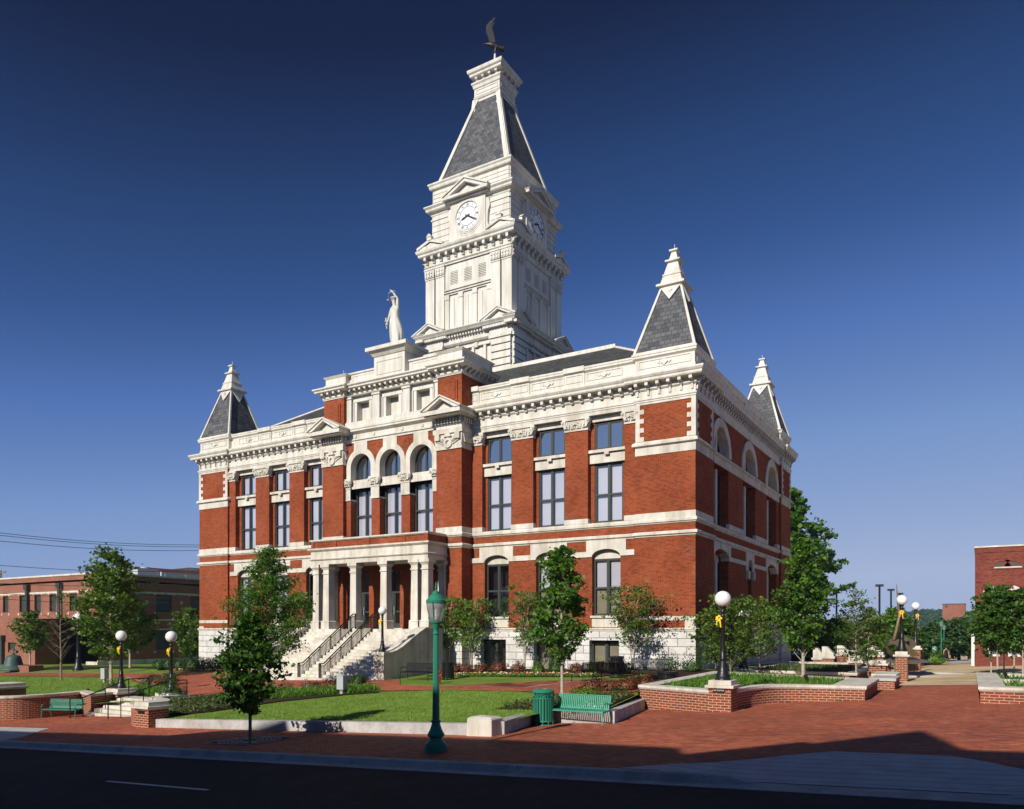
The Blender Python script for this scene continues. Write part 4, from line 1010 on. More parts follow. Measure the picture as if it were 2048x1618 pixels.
# lawn terrace: everything behind the retaining wall, right edge follows walls
lawn_poly=[(-90,-19.0),(-28,-19.0),(-27.2,-18.4),(-26.2,-16.2),(-24.55,-16.4),(-24.2,-14.6),(-20.4,-14.6),(-20.2,-16.0),(-18,-17),(-16,-19.2),(-14.6,-20.2),(.9,-20.2),(.9,-16.8),(2.6,-16.7),(1.85,-12.2),(1.5,-11.5),(1.5,25),(-90,25)]
drape('lawn',lawn_poly,zL,0,'grass',1.0)
drape('side_ground',[(-90,25),(1.5,25),(1.5,60),(-90,60)],lambda u,v:zL(u,v),0,'grass',5)
# brick paths across the lawn
def L(x,y): u,v,z=gp(x,y,zL); return (u,v)
path_main=[L(1190,1360),L(1050,1377),L(880,1373),L(800,1371),(-13.0,-7.3),(-24.6,-7.3),(-26.5,-6.2),(-31.2,-3.6),(-39.0,-4.4),(-90,-4.2),(-90,-6.0),(-57,-6.2),(-37.5,-6.5),(-28.6,-10.3),L(290,1375),(-24.2,-14.0),(-20.6,-14.0),L(380,1396),L(455,1385),L(560,1388),L(700,1388),L(760,1383),L(900,1381),L(1045,1384),L(1130,1390),(1.2,-13.2),(1.4,-12.6),(1.4,-8.6)]
drape('lawn_path',path_main,zL,.03,'paver',1.0)
pe=MB()
def edging(pts,w=.06):
    for a,b in zip(pts,pts[1:]):
        n=max(1,int(math.hypot(b[0]-a[0],b[1]-a[1])/1.0))
        for i in range(n):
            p=(a[0]+(b[0]-a[0])*i/n,a[1]+(b[1]-a[1])*i/n); q=(a[0]+(b[0]-a[0])*(i+1)/n,a[1]+(b[1]-a[1])*(i+1)/n)
            d=Vector((q[0]-p[0],q[1]-p[1])); d.normalize(); nx,ny=-d.y*w,d.x*w
            pe.quad((p[0]-nx,p[1]-ny,zL(*p)+.045),(q[0]-nx,q[1]-ny,zL(*q)+.045),(q[0]+nx,q[1]+ny,zL(*q)+.045),(p[0]+nx,p[1]+ny,zL(*p)+.045))
edging([L(1195,1359),L(1050,1377),L(880,1373)]); edging([(-28.6,-10.3),(-37.5,-6.5)]); edging([(-31.2,-3.6),(-39,-4.4),(-60,-4.2)])
tag(pe.build('path_edging','edge_concrete'),kind='structure')
def bed(name,pts,dz=.04): return drape(name,pts,zL,dz,'soil',1.0)
bed('planting_bed',[L(305,1436),L(420,1425),L(560,1404),L(690,1391),L(760,1386),L(740,1380),L(560,1386),L(455,1385),L(375,1397),(-20.3,-15.4),(-18.3,-16.5)])
bed('planting_bed',[L(882,1353),L(1190,1355),(-1.6,-.2),(-13.1,-.2),(-13.1,-5.2)])
bed('planting_bed',[(-38.2,-.2),(-24.8,-.2),(-24.8,-3),(-38.2,-2.4)])
bed('planting_bed',[(-1.2,-17.0),(.8,-17.0),(2.5,-16.6),(1.8,-12.4),(-.8,-13.6)])
bed('planting_bed',[(-5.5,-.3),(1.4,-.3),(1.4,-8.0),(.3,-8.5),(-1.2,-3.2)])
bed('planting_bed',[L(215,1392),L(330,1400),L(330,1378),L(300,1368),L(240,1378)])
bed('planting_bed',[(-58,-2.6),(-44,-1.0),(-38,-1.6),(-38,-.4),(-50,.8),(-58,.2)],.035)
# ======================= RETAINING WALLS =======================
def wall_along(m,pts,w,zb,zt):
    """ribbon wall with horizontal thickness w to the left of travel; zb/zt callables"""
    n=len(pts); P=[Vector(p) for p in pts]; Lf=[]; s=0; S=[]
    for i in range(n):
        e=[]
        if i>0: e.append((P[i]-P[i-1]).normalized())
        if i<n-1: e.append((P[i+1]-P[i]).normalized())
        nn=[Vector((-d.y,d.x)) for d in e]
        o=(nn[0]+nn[-1])/max(.3,1+nn[0].dot(nn[-1])) if len(nn)==2 else nn[0]
        Lf.append(P[i]+o*w); 
        if i>0: s+=(P[i]-P[i-1]).length
        S.append(s)
    for i in range(n-1):
        a,b,c,d=P[i],P[i+1],Lf[i+1],Lf[i]
        m.quad((a.x,a.y,zb(*a)),(b.x,b.y,zb(*b)),(b.x,b.y,zt(*b)),(a.x,a.y,zt(*a)),uv=[(S[i],zb(*a)),(S[i+1],zb(*b)),(S[i+1],zt(*b)),(S[i],zt(*a))])
        m.quad((d.x,d.y,zb(*a)),(c.x,c.y,zb(*b)),(c.x,c.y,zt(*b)),(d.x,d.y,zt(*a)),uv=[(S[i],zb(*a)),(S[i+1],zb(*b)),(S[i+1],zt(*b)),(S[i],zt(*a))])
        m.quad((a.x,a.y,zt(*a)),(b.x,b.y,zt(*b)),(c.x,c.y,zt(*b)),(d.x,d.y,zt(*a)))
    for i in (0,n-1):
        a,d=P[i],Lf[i]; m.quad((a.x,a.y,zb(*a)),(d.x,d.y,zb(*a)),(d.x,d.y,zt(*a)),(a.x,a.y,zt(*a)),uv=[(0,zb(*a)),(w,zb(*a)),(w,zt(*a)),(0,zt(*a))])
    return P,Lf
def dense(pts,st=1.0):
    o=[]
    for a,b in zip(pts,pts[1:]):
        n=max(1,int(math.hypot(b[0]-a[0],b[1]-a[1])/st))
        for i in range(n): o.append((a[0]+(b[0]-a[0])*i/n,a[1]+(b[1]-a[1])*i/n))
    o.append(pts[-1]); return o
def smooth(pts,n=8):
    P=[Vector(p) for p in pts]; o=[]
    for i in range(len(P)-1):
        p0=P[max(i-1,0)];p1=P[i];p2=P[i+1];p3=P[min(i+2,len(P)-1)]
        for k in range(n):
            t=k/n; o.append(tuple(.5*((2*p1)+(-p0+p2)*t+(2*p0-5*p1+4*p2-p3)*t*t+(-p0+3*p1-3*p2+p3)*t**3)))
    o.append(tuple(P[-1])); return o
T0=lambda u,v: zL(u,max(v,-20))+.05
m=MB(); wall_along(m,dense([(-13.9,-20.35),(.15,-20.35)]),.3,lambda u,v:zP(u,v)-.3,lambda u,v:zL(u,-20)+.02); 
tag(m.build('low_retaining_wall','concrete_wall',bevel=.015),'long low pale concrete wall holding up the front lawn','wall')
m=MB(); wall_along(m,dense([(1.05,-20.0),(.4,-16.95),(2.95,-16.85),(2.02,-12.0)]),.34,lambda u,v:zP(u,v)-.3,lambda u,v:zP(u,v)+.36)
tag(m.build('low_retaining_wall','concrete_wall',bevel=.015),'low concrete wall stepping back behind the green bench','wall')
m=MB(); z=zP(.7,-20.3); m.frus(.55,-20.2,z-.2,.42,z+.46,.4,.33,.3); m.frus(.55,-20.2,z+.46,.4,z+.51,.3,.3,.2)
tag(m.build('corner_block','limestone',bevel=.02),'squat pale stone block at the corner of the lawn wall','stone block')
# ---- planter on the plaza
def lump(m,x0,x1,y0,y1,z,cap=True): pass
PTOP=1.0
zt=lambda u,v:PTOP-.14; zb=lambda u,v:zP(u,v)-.25
planter1=thing('planter','low brick planter with curved front and pale stone coping beside the lamp pier','planter',(5.2,-7.5,.4))
outer=[(1.45,-1.6),(1.8,-11.95),(4.6,-13.0)]
curve=smooth([(5.3,-12.6),(5.4,-11.2),(5.75,-10.0),(6.35,-9.25),(7.4,-8.85),(8.8,-8.6)],6)
m=MB()
for pts in (outer[:2][:],outer[1:],curve,[(8.8,-8.6),(8.72,-3.9)],[(8.72,-3.9),(1.45,-1.6)]): wall_along(m,dense(pts,.5) if pts is not curve else pts,.32,zb,zt)
m.build('brick_wall','brick_planter',planter1)
m=MB()
def coping(m,path,z,w=.50,h=.14,o=.06):
    P,Lf=None,None
    pp=[Vector(p) for p in path]
    n=len(pp)
    sh=[]
    for i in range(n):
        e=[]
        if i>0: e.append((pp[i]-pp[i-1]).normalized())
        if i<n-1: e.append((pp[i+1]-pp[i]).normalized())
        nn=[Vector((-d.y,d.x)) for d in e]; q=(nn[0]+nn[-1])/max(.3,1+nn[0].dot(nn[-1])) if len(nn)==2 else nn[0]
        sh.append((pp[i]-q*o,q))
    rp=[]
    for i,(p,q) in enumerate(sh):
        zz=z(p.x,p.y) if callable(z) else z
        rp.append([(p.x,p.y,zz-h*.55),(p.x,p.y,zz),(p.x+q.x*w,p.y+q.y*w,zz),(p.x+q.x*w,p.y+q.y*w,zz-h),(p.x+q.x*.04,p.y+q.y*.04,zz-h)])
    for i in range(n-1):
        for k in range(5): m.quad(rp[i][k],rp[i+1][k],rp[i+1][(k+1)%5],rp[i][(k+1)%5])
    m.quad(*rp[0]); m.quad(*rp[-1])
coping(m,[(8.72,-3.9),(1.45,-1.6),(1.8,-11.95),(4.68,-13.02)],PTOP,w=.62); coping(m,curve,PTOP+.003,w=.55); coping(m,[(8.8,-8.62),(8.72,-3.9)],PTOP+.006,w=1.15)
m.build('stone_coping','limestone',planter1)
m=MB(); m.slab([(1.6,-1.9),(2.05,-11.7),(4.7,-12.7),(4.95,-12.2),(5.05,-10.9),(5.5,-9.8),(6.3,-8.85),(7.4,-8.5),(8.5,-8.3),(8.45,-4.1)],.3,.80); m.build('planter_soil','soil',planter1)
def pier(cx,cy,hw,zb_,zt_,name,label,sign=None,capz=.22):
    p=thing(name,label,'brick pier',(cx,cy,zb_))
    m=MB(); m.box(cx-hw,cx+hw,cy-hw,cy+hw,zb_-.3,zt_); m.build('brick_shaft','brick_planter',p)
    m=MB(); m.frus(cx,cy,zt_,hw+.01,zt_+.03,hw+.05); m.frus(cx,cy,zt_+.03,hw+.1,zt_+.12,hw+.1); m.frus(cx,cy,zt_+.12,hw+.01,zt_+capz+.06,hw+.0); m.build('pier_cap','limestone',p,bevel=.01)
    return p
pr1=pier(5.0,-12.72,.37,.2,1.05,'brick_pier','square brick pier with white cap and small black sign under the nearest globe lamp')
m=MB(); m.box(4.78,5.18,-13.105,-13.09,.93,1.05); sg=m.build('sign','black_metal',pr1)
def text(s,loc,size,rot,matn,parent,name='lettering',ext=.002):
    cu=bpy.data.curves.new(name,'FONT'); cu.body=s; cu.size=size; cu.extrude=ext; cu.align_x='CENTER'; cu.align_y='CENTER'
    o=bpy.data.objects.new(name,cu); col.objects.link(o); dg=bpy.context.evaluated_depsgraph_get(); me=bpy.data.meshes.new_from_object(o.evaluated_get(dg))
    bpy.data.objects.remove(o); o=bpy.data.objects.new(name,me); col.objects.link(o); me.materials.clear(); me.materials.append(MATS[matn])
    o.rotation_euler=rot; 
    if parent: po_=parent_off(parent); o.parent=parent; loc=(loc[0]-po_[0],loc[1]-po_[1],loc[2]-po_[2])
    o.location=loc; return o
text('NO SKATING',(4.98,-13.108,1.005),.058,(R(90),0,0),'globe',sg)
# right-hand planter
planter2=thing('planter','brick planter with wide stone coping holding slim trees at right','planter',(14.5,-6.5,.6))
m=MB(); T2=lambda u,v:1.06; B2=lambda u,v:zP(u,v)-.25
pts=[(12.15,-.6),(12.25,-9.85),(22,-9.85)]
wall_along(m,dense(pts,.8),.35,B2,T2); m.build('brick_wall','brick_planter',planter2)
m=MB(); coping(m,[(22,-.6),(12.15,-.6),(12.25,-9.85),(22,-9.85)],1.2,w=.75); m.build('stone_coping','limestone',planter2)
m=MB(); m.box(12.5,22,-9.6,-.7,.4,1.0); m.build('planter_soil','soil',planter2)
m=MB(); m.box(12.5,22,-4.6,-4.2,1.0,1.16); m.build('kerb_strip','limestone',planter2)
planter3=thing('planter','far brick planter with white coping in front of the brick corner building','planter',(16,40,0))
m=MB(); wall_along(m,dense([(11.75,47),(11.7,40.3),(28,40.3)],2),.4,B2,lambda u,v:.95); m.build('brick_wall','brick_planter',planter3)
m=MB(); coping(m,[(11.75,47),(11.7,40.3),(28,40.3)],1.1,w=.9,h=.16); m.box(11.7,13.2,42,43.5,1.1,1.75); m.build('stone_coping','limestone',planter3)
m=MB(); m.box(12.2,28,40.8,46,0,.98); m.build('planter_soil','soil',planter3)
# two low brick seats behind the planter
for (x0,x1,y0,y1,h,lab) in ((8.35,9.25,-2.9,-.8,.98,'grey topped brick seat block just behind the curved planter'),(8.1,9.0,.2,2.6,.98,'brick seat block with dappled white top before the second seat pier')):
    s=thing('bench_block',lab,'bench block',((x0+x1)/2,(y0+y1)/2,.4)); m=MB(); m.box(x0,x1,y0,y1,.2,h-.12); m.build('brick_block','brick_planter',s)
    m=MB(); m.box(x0-.06,x1+.06,y0-.06,y1+.06,h-.12,h); m.build('seat_top','limestone' if y0>-1 else 'edge_concrete',s,bevel=.01)
p=pier(8.0,3.3,.38,.3,1.22,'brick_pier','low square brick pier with white cap just left of the fountain lamp pier')
p=pier(8.95,4.4,.27,.3,1.62,'brick_pier','tall brick pier with white cap carrying the lamp before the bronze sculpture')
p=pier(8.55,20.3,.3,.1,1.6,'brick_pier','far brick pier with white cap under the rear globe lamp')
# second planter bed with white copings behind the first
planter4=thing('planter','rear planter with pale copings and two slim saplings behind the curved planter','planter',(4,5,.3))
m=MB(); zt4=lambda u,v:.78
for pts in ([(1.9,14),(1.9,1.8),(7.2,1.8)],[(7.2,1.8),(7.2,14)],): wall_along(m,dense(pts,1),.3,zb,zt4)
m.build('brick_wall','brick_planter',planter4); m=MB(); coping(m,[(1.9,14),(1.9,1.8),(7.2,1.8)],.92,w=.5); coping(m,[(7.2,1.8),(7.2,14),(1.9,14)],.92,w=.5); m.build('stone_coping','limestone',planter4)
m=MB(); m.box(2.2,6.9,2.1,13.7,0,.8); m.build('planter_soil','soil',planter4)
# memorial screens with sloping caps
def memorial(cx,cy,hw,zb_,h,lab,d=1):
    p=thing('memorial_pier',lab,'memorial pier',(cx,cy,zb_))
    m=MB(); m.box(cx-hw,cx+hw,cy-.3,cy+.3,zb_-.5,zb_+h); m.build('brick_shaft','brick_planter',p)
    m=MB(); m.box(cx-hw-.08,cx+hw+.08,cy-.38,cy+.38,zb_+h,zb_+h+.14); a,b=(.75,.3) if d>0 else (.3,.75)
    m.prism([(cx-hw,zb_+h+.14),(cx+hw,zb_+h+.14),(cx+hw,zb_+h+b),(cx-hw*.2 if d>0 else cx+hw*.2,zb_+h+.75),(cx-hw,zb_+h+a)],lambda s,d_,z:(s,d_,z),cy-.3,cy+.3)
    m.build('sloping_cap','limestone',p); return p
def mem(x0,x1,yt,yb,d,lab,dd=1):
    a=atd(x0,d); b=atd(x1,d); hw=abs(b[0]-a[0])/2*1.15; cx,cy=(a[0]+b[0])/2,(a[1]+b[1])/2
    zb_=zP(cx,cy); ht=zat(yt,d)-zb_
    memorial(cx,cy,hw,zb_,max(.5,ht-.75),lab,dd)
mem(1628,1648,1296,1345,50,'leftmost memorial pier, half hidden behind its taller neighbour')
mem(1646,1668,1293,1345,49,'second memorial pier from the left with the longest sloping white cap')
mem(1676,1700,1291,1330,55,'rear memorial pier between the slim sapling and the second pier')
mem(1699,1724,1301,1345,47,'memorial pier standing directly behind the slim sapling trunk')
mem(1737,1766,1291,1330,52,'rightmost memorial pier left of the bronze sculpture')
def iron(x0,x1,d,y0,y1,lab):
    a=atd(x0,d); b=atd(x1,d); z0,z1=zat(y1,d),zat(y0,d); m=MB()
    L_=math.hypot(b[0]-a[0],b[1]-a[1]); T=lambda s,dd,z:(a[0]+(b[0]-a[0])*s/L_,a[1]+(b[1]-a[1])*s/L_,z)
    for z in (z0,z1): m.tube([T(0,0,z),T(L_,0,z)],.03,4)
    n=max(2,int(L_/.3))
    for k in range(n+1): m.tube([T(L_*k/n,0,z0-.3),T(L_*k/n,0,z1)],.018,4)
    for k in range(n):
        for zc in (z0+(z1-z0)*.3,z0+(z1-z0)*.7):
            c=L_*(k+.5)/n; r=.13; pts=[T(c+r*math.cos(q*math.pi/5),0,zc+r*math.sin(q*math.pi/5)) for q in range(11)]; m.tube(pts,.016,4,False)
    tag(m.build('ornamental_railing','black_metal'),lab,'railing')
iron(1666,1700,50.5,1298,1330,'black scrolled iron railing panel left of the sapling')
iron(1724,1800,49.6,1303,1338,'black scrolled iron railing panel right of the sapling')
iron(1646,1655,50.7,1297,1318,'narrow black iron panel between the two leftmost memorial piers')
m=MB(); a=atd(1620,44.5); b=atd(1752,44.5); zz=zat(1330,44.5)
for z in (zz,zz-.3): m.tube([(a[0],a[1],z),(b[0],b[1],z)],.035,5)
for k in range(7): 
    q=k/6; m.tube([(a[0]+(b[0]-a[0])*q,a[1]+(b[1]-a[1])*q,zz-.75),(a[0]+(b[0]-a[0])*q,a[1]+(b[1]-a[1])*q,zz)],.035,5)
tag(m.build('pipe_railing','black_metal'),'low black pipe railing in front of the memorial piers','railing')
m=MB(); a=atd(1630,46.5); b=atd(1780,46.5); m.prism([(0,-1),(math.hypot(b[0]-a[0],b[1]-a[1]),-1),(math.hypot(b[0]-a[0],b[1]-a[1]),zat(1332,46.5)),(0,zat(1332,46.5))],lambda s_,q_,z:(a[0]+(b[0]-a[0])/math.hypot(b[0]-a[0],b[1]-a[1])*s_,a[1]+(b[1]-a[1])/math.hypot(b[0]-a[0],b[1]-a[1])*s_+q_,z),0,.4); m.build('x','brick_planter').name='memorial_base_wall'
tag(bpy.data.objects['memorial_base_wall'],'low brick base wall running under the memorial piers','wall')
# ---- left: curved seat wall, steps, piers
def zw(u,v): return -.10
sw=thing('curved_brick_wall','dark curved brick seat wall with pale coping behind the left green bench','wall',(-27,-18,-1.2))
cv=smooth([(-34,-21.0),(-30.5,-20.9),(-27.0,-19.6),(-26.2,-17.9),(-26.5,-15.9)],6)+[(-24.6,-16.5),(-24.9,-14.8)]
m=MB(); wall_along(m,cv,.35,lambda u,v:zP(u,v)-.3,lambda u,v:-.28); m.build('brick_wall','brick_planter',sw); m=MB(); coping(m,cv,-.14,w=.5); m.build('stone_coping','limestone',sw)
rw=thing('curved_brick_wall','short curved brick wall running back from the sidewalk pier at the steps','wall',(-16,-19,-.8))
cv=smooth([(-20.3,-14.9),(-20.2,-16.3),(-18.3,-17.2),(-16.8,-19.4),(-14.9,-20.45)],6)
m=MB(); wall_along(m,cv,.35,lambda u,v:zP(u,v)-.3,lambda u,v:-.02+(-.2 if u<-17 else 0)); m.build('brick_wall','brick_planter',rw); m=MB(); coping(m,cv,lambda u,v:.1+(-.2 if u<-17 else 0),w=.5); m.build('stone_coping','limestone',rw)
pr3=pier(-14.35,-20.2,.42,-.75,.02,'brick_pier','brick pier with stone cap and tiny plaque at the sidewalk end of the lawn wall')
m=MB(); m.box(-14.55,-14.15,-20.64,-20.62,-.13,-.02); m.build('plaque','black_metal',pr3)
pier(-25.0,-14.7,.5,-.9,-.28,'brick_pier','brick pier with white cap under the left lamp of the garden steps')
pier(-20.7,-14.9,.5,-.9,-.3,'brick_pier','brick pier behind a round bush under the right lamp of the garden steps')
pier(-29.6,-18.0,.7,-.6,.02,'brick_pier','stone capped pier at the left picture edge behind the curved wall')
gs=MB()
zb0=zP(-22,-17)-.0; 
for k in range(5): 
    z=-.38-k*.155; gs.box(-24.3+(-.15 if k>2 else 0),-20.4+(1.2 if k>2 else 0),-15.0-.36*(k+1)-(.0),-14.4,z-.6,z)
tag(gs.build('garden_steps','limestone',bevel=.01),'five pale stone garden steps between two globe lamps','steps')
def srail(u,lab):
    m=MB(); z0=zP(u,-17.6); 
    m.tube([(u,-17.9,z0-.1),(u,-17.9,z0+.9),(u,-17.3,z0+.92),(u,-15.0,.52),(u,-13.9,.52),(u,-13.9,-.4)],.03,6)
    for y,z in ((-17.3,z0+.92),(-16.2,(z0+.92+.52)/2+.02),(-15.0,.52)): m.tube([(u,y,z-1.0),(u,y,z)],.025,6)
    tag(m.build('step_handrail','black_metal'),lab,'handrail')
srail(-23.9,'black pipe handrail on the left of the garden steps'); srail(-20.9,'black pipe handrail on the right of the garden steps')
# ======================= LAMPS =======================
def fluted(m,cx,cy,prof,seg=24,fl=(0,0),amt=.1):
    i=len(m.v); 
    for r,z in prof:
        for k in range(seg):
            a=2*math.pi*k/seg; rr=r*(1-amt if (fl[0]<=z<=fl[1] and k%2) else 1); m.v.append((cx+rr*math.cos(a),cy+rr*math.sin(a),z))
    for j in range(len(prof)-1):
        for k in range(seg):
            a=i+j*seg+k;b=i+j*seg+(k+1)%seg; m.f.append((a,b,b+seg,a+seg))
    m.f.append(tuple(i+(len(prof)-1)*seg+k for k in range(seg)))
def globe_lamp(x,y,z,lab,group,h=2.9,ribbon='yellow_ribbon',side=(-1,-.3),s=1.0):
    t=thing('globe_lamp',lab,'lamp post',(x,y,z),group)
    m=MB(); k=h/2.9
    fluted(m,0,0,[(.26,0),(.26,.05),(.23,.06),(.235,.16),(.19,.2),(.19,.24),(.16,.28),(.15,.42),(.11,.6),(.10,.66),(.115,.68),(.115,.71),(.095,.73),(.085,1.0),(.062,2.05),(.075,2.07),(.075,2.11),(.055,2.13),(.055,2.2),(.09,2.22),(.09,2.27),(.06,2.29),(.085,2.36),(.12,2.4),(.12,2.43),(.06,2.45)],24,(.3,2.05),.14)
    m.v=[(a*k,b*k,c*k) for a,b,c in m.v]; m.build('lamp_post','black_metal',t,world=False,smooth=True)
    m=MB(); m.sphere((0,0,2.66*k),.262*k,32,20); m.build('globe','globe',t,world=False,smooth=True)
    if ribbon:
        r=random.Random(int(x*100)); m=MB(); cx,cy=side[0]*.11*k,side[1]*.11*k; cz=2.02*k
        for q in range(7):
            a=q*.9; m.sphere((cx+.07*math.cos(a),cy+.05*math.sin(a*1.3),cz+.07*math.sin(a)),.055,8,6,(1,.7,.8))
        for dx,L_ in ((-.06,.22),(.05,.3)):
            m.tube([(cx+dx*.3,cy-.03,cz),(cx+dx,cy-.05,cz-L_*.5),(cx+dx*1.3,cy-.04,cz-L_)],[.022,.03,.026],5)
        m.build('ribbon_bow',ribbon,t,world=False)
    return t
GL='white globe lamp posts with black fluted poles'
globe_lamp(5.0,-12.72,1.33,'nearest and largest white globe lamp, yellow bow, on the signed brick pier',GL)
globe_lamp(2.2,.75,1.04,'globe lamp with yellow bow on the low stone block near the building corner',GL)
m=MB(); m.frus(2.2,.75,.3,.42,.8,.42); m.frus(2.2,.75,.8,.5,.9,.5); m.frus(2.2,.75,.9,.4,1.04,.38); tag(m.build('lamp_plinth','limestone'),'low white stone plinth under the second globe lamp','plinth')
globe_lamp(8.95,4.4,1.9,'globe lamp with gold bow in front of the bronze sculpture',GL,2.75,'orange_ribbon',(0,-1))
globe_lamp(8.55,20.3,1.88,'farther globe lamp right of the bronze sculpture',GL,2.9,'orange_ribbon',(1,-.6))
globe_lamp(-25.0,-14.7,0.0,'left globe lamp with yellow bow at the garden steps',GL)
globe_lamp(-20.7,-14.9,-.02,'right globe lamp with yellow bow at the garden steps',GL)
u,v=atd(763,39.6); globe_lamp(-14.55,-6.85,1.8,'globe lamp with yellow bow on the cheek wall of the entrance stairs',GL,2.35)
u,v,z=gp(157,1341,zL); globe_lamp(-50.2,-2.5,zL(-50.2,-2.5),'distant globe lamp on the left lawn partly behind trees',GL,4.6,None)
u,v=atd(1533,60); globe_lamp(u,v,zP(u,v),'dim shaded globe lamp beside the shadowed side wall',GL,zat(1255,60)-zP(u,v),None)
# green street lamp
sl=thing('street_lamp','tall green fluted street lamp with acorn lantern on the sidewalk','street lamp',(1.25,-23.4,zP(1.25,-23.4)))
m=MB(); fluted(m,0,0,[(.27,0),(.27,.13),(.245,.15),(.25,.17),(.22,.21),(.17,.26),(.15,.31),(.15,.34),(.195,.36),(.205,.40),(.19,.43),(.15,.5),(.115,.6),(.095,.68),(.12,.70),(.12,.73),(.085,.75),(.085,.8),(.062,2.75),(.075,2.77),(.075,2.8),(.06,2.82),(.06,2.86),(.07,2.9),(.1,3.0),(.13,3.04),(.13,3.07)],24,(.8,2.75),.12); m.build('lamp_post','green_paint',sl,world=False,smooth=False)
m=MB(); m.lathe(0,0,[(.125,3.07),(.15,3.2),(.19,3.38),(.215,3.5)],24); m.build('lantern_glass','lamp_glass',sl,world=False,smooth=True)
m=MB(); m.lathe(0,0,[(.23,3.5),(.235,3.56),(.2,3.6),(.16,3.66),(.1,3.71),(.09,3.71),(.09,3.76),(.05,3.78),(.02,3.8),(.02,3.84),(.035,3.87),(.012,3.9),(.018,3.93),(.004,4.0)],24)
for k in range(4):
    a=k*math.pi/2+.3; c,s_=math.cos(a),math.sin(a); m.tube([(.13*c,.13*s_,3.06),(.2*c,.2*s_,3.3),(.24*c,.24*s_,3.55)],.012,5)
m.build('lantern_cap','green_paint',sl,world=False)
m=MB(); m.lathe(0,0,[(.05,3.08),(.05,3.14),(.03,3.16),(.035,3.3),(.02,3.36)],12); m.build('bulb','globe',sl,world=False,smooth=True)
# ======================= BENCHES AND BINS =======================
def bench(name,lab,x,y,z,rz,matn,cat='bench',group=None,W=1.7,arms=True):
    t=thing(name,lab,cat,(x,y,z),group,rz)
    m=MB(); n=int(W/.062)
    for k in range(n):
        xx=-W/2+.05+(W-.1)*k/(n-1)
        pr=[(-.28,.40),(-.24,.44),(-.05,.43),(.12,.425),(.18,.45),(.22,.55),(.25,.72),(.28,.84)]
        for (y0,z0),(y1,z1) in zip(pr,pr[1:]): 
            m.quad((xx-.019,y0,z0),(xx+.019,y0,z0),(xx+.019,y1,z1),(xx-.019,y1,z1)); m.quad((xx-.019,y0+.008,z0-.01),(xx+.019,y0+.008,z0-.01),(xx+.019,y1+.008,z1-.01),(xx-.019,y1+.008,z1-.01))
    m.build('seat_slats',matn,t,world=False)
    m=MB()
    for q,zz in ((-.28,.40),(.285,.855),(.2,.46)): m.tube([(-W/2,q,zz),(W/2,q,zz)],.018,6)
    m.build('cross_rails',matn,t,world=False)
    for s_ in (-1,1):
        m=MB(); xx=s_*W/2
        m.tube([(xx,-.33,0),(xx,-.29,.4),(xx,-.31,.55),(xx,-.26,.63),(xx,-.1,.66),(xx,.2,.62)],.02,6)
        m.tube([(xx,.33,0),(xx,.2,.44),(xx,.23,.6),(xx,.29,.86)],.02,6); m.tube([(xx,-.28,.4),(xx,.19,.43)],.018,6)
        m.build('end_frame',matn,t,world=False)
    return t
bench('bench','light green slatted metal bench facing the street beside the green litter bin',1.98,-17.15,zP(2,-17.2),0,'light_green_paint',W=1.72)
bench('bench','green metal bench against the curved brick wall left of the garden steps',-24.75,-17.75,zP(-24.75,-17.75),R(22),'green_paint',W=1.75)
bench('bench','green metal bench mostly hidden behind the sidewalk pier at the steps',-18.2,-17.9,zP(-18,-18),R(-35),'green_paint',W=1.7)
bench('bench','black metal bench at the foot of the entrance stairs',-11.95,-7.2,.42,R(0),'black_metal',W=1.75)
bench('bench','black metal bench with gleaming slats facing the street near the corner',-.45,-5.4,.80,0,'black_metal',W=1.75)
bench('bench','black metal bench seen from its end beside the black bin',-2.6,-7.0,.68,R(-100),'black_metal',W=1.6)
bench('bench','black metal bench with its slatted back to the street by the brown hedge',-.75,-8.1,.72,R(180),'black_metal',W=1.7)
def bin_(x,y,z,matn,lab,r=.31,h=1.02):
    t=thing('litter_bin',lab,'litter bin',(x,y,z))
    m=MB(); n=22
    for k in range(n):
        a=2*math.pi*k/n; T=lambda s,d,zz:(math.cos(a)*d-math.sin(a)*s,math.sin(a)*d+math.cos(a)*s,zz)
        m.box(-.027,.027,r-.012,r,.14,h-.22,T)
        b=a+math.pi/n
        if k%2==0: m.ring(lambda s,d,zz,c=a:(math.cos(c)*d-math.sin(c)*s,math.sin(c)*d+math.cos(c)*s,zz),r-.004,.012,0,h-.13,.055,.075,0,360,10)
    for z0,z1,rr in ((.0,.03,r),(.10,.15,r+.004),(h-.23,h-.2,r+.004),(h-.05,h,r+.015)): 
        m.lathe(0,0,[(rr-.03,z0),(rr,z0),(rr,z1),(rr-.03,z1)],28)
    for k in range(11): a=2*math.pi*k/11; m.box(r*math.cos(a)-.012,r*math.cos(a)+.012,r*math.sin(a)-.012,r*math.sin(a)+.012,0,.12)
    m.build('slatted_drum',matn,t,world=False)
    m=MB(); m.lathe(0,0,[(r-.05,.12),(r-.05,h-.04)],24); m.build('liner',matn if matn=='black_metal' else 'green_paint',t,world=False)
    m=MB(); m.lathe(0,0,[(r+.01,h),(r-.03,h+.04),(r*.5,h+.05),(r*.45,h+.02)],28); m.build('lid',matn,t,world=False)
bin_(.86,-17.42,zP(.86,-17.4),'green_paint','round green slatted litter bin beside the light green bench',.32,1.03)
bin_(-2.1,-5.0,.76,'black_metal','black slatted litter bin between the two black benches',.33,.95)
bin_(.55,-5.6,.62,'black_metal','low squat black drum beside the planter wall',.45,.5)
bin_(-10.5,-6.6,.45,'black_metal','black litter bin right of the bench at the entrance stairs',.3,.9)
bin_(-24.6,-5.6,.12,'black_metal','black litter bin behind the sidewalk tree left of the stairs',.3,.9)
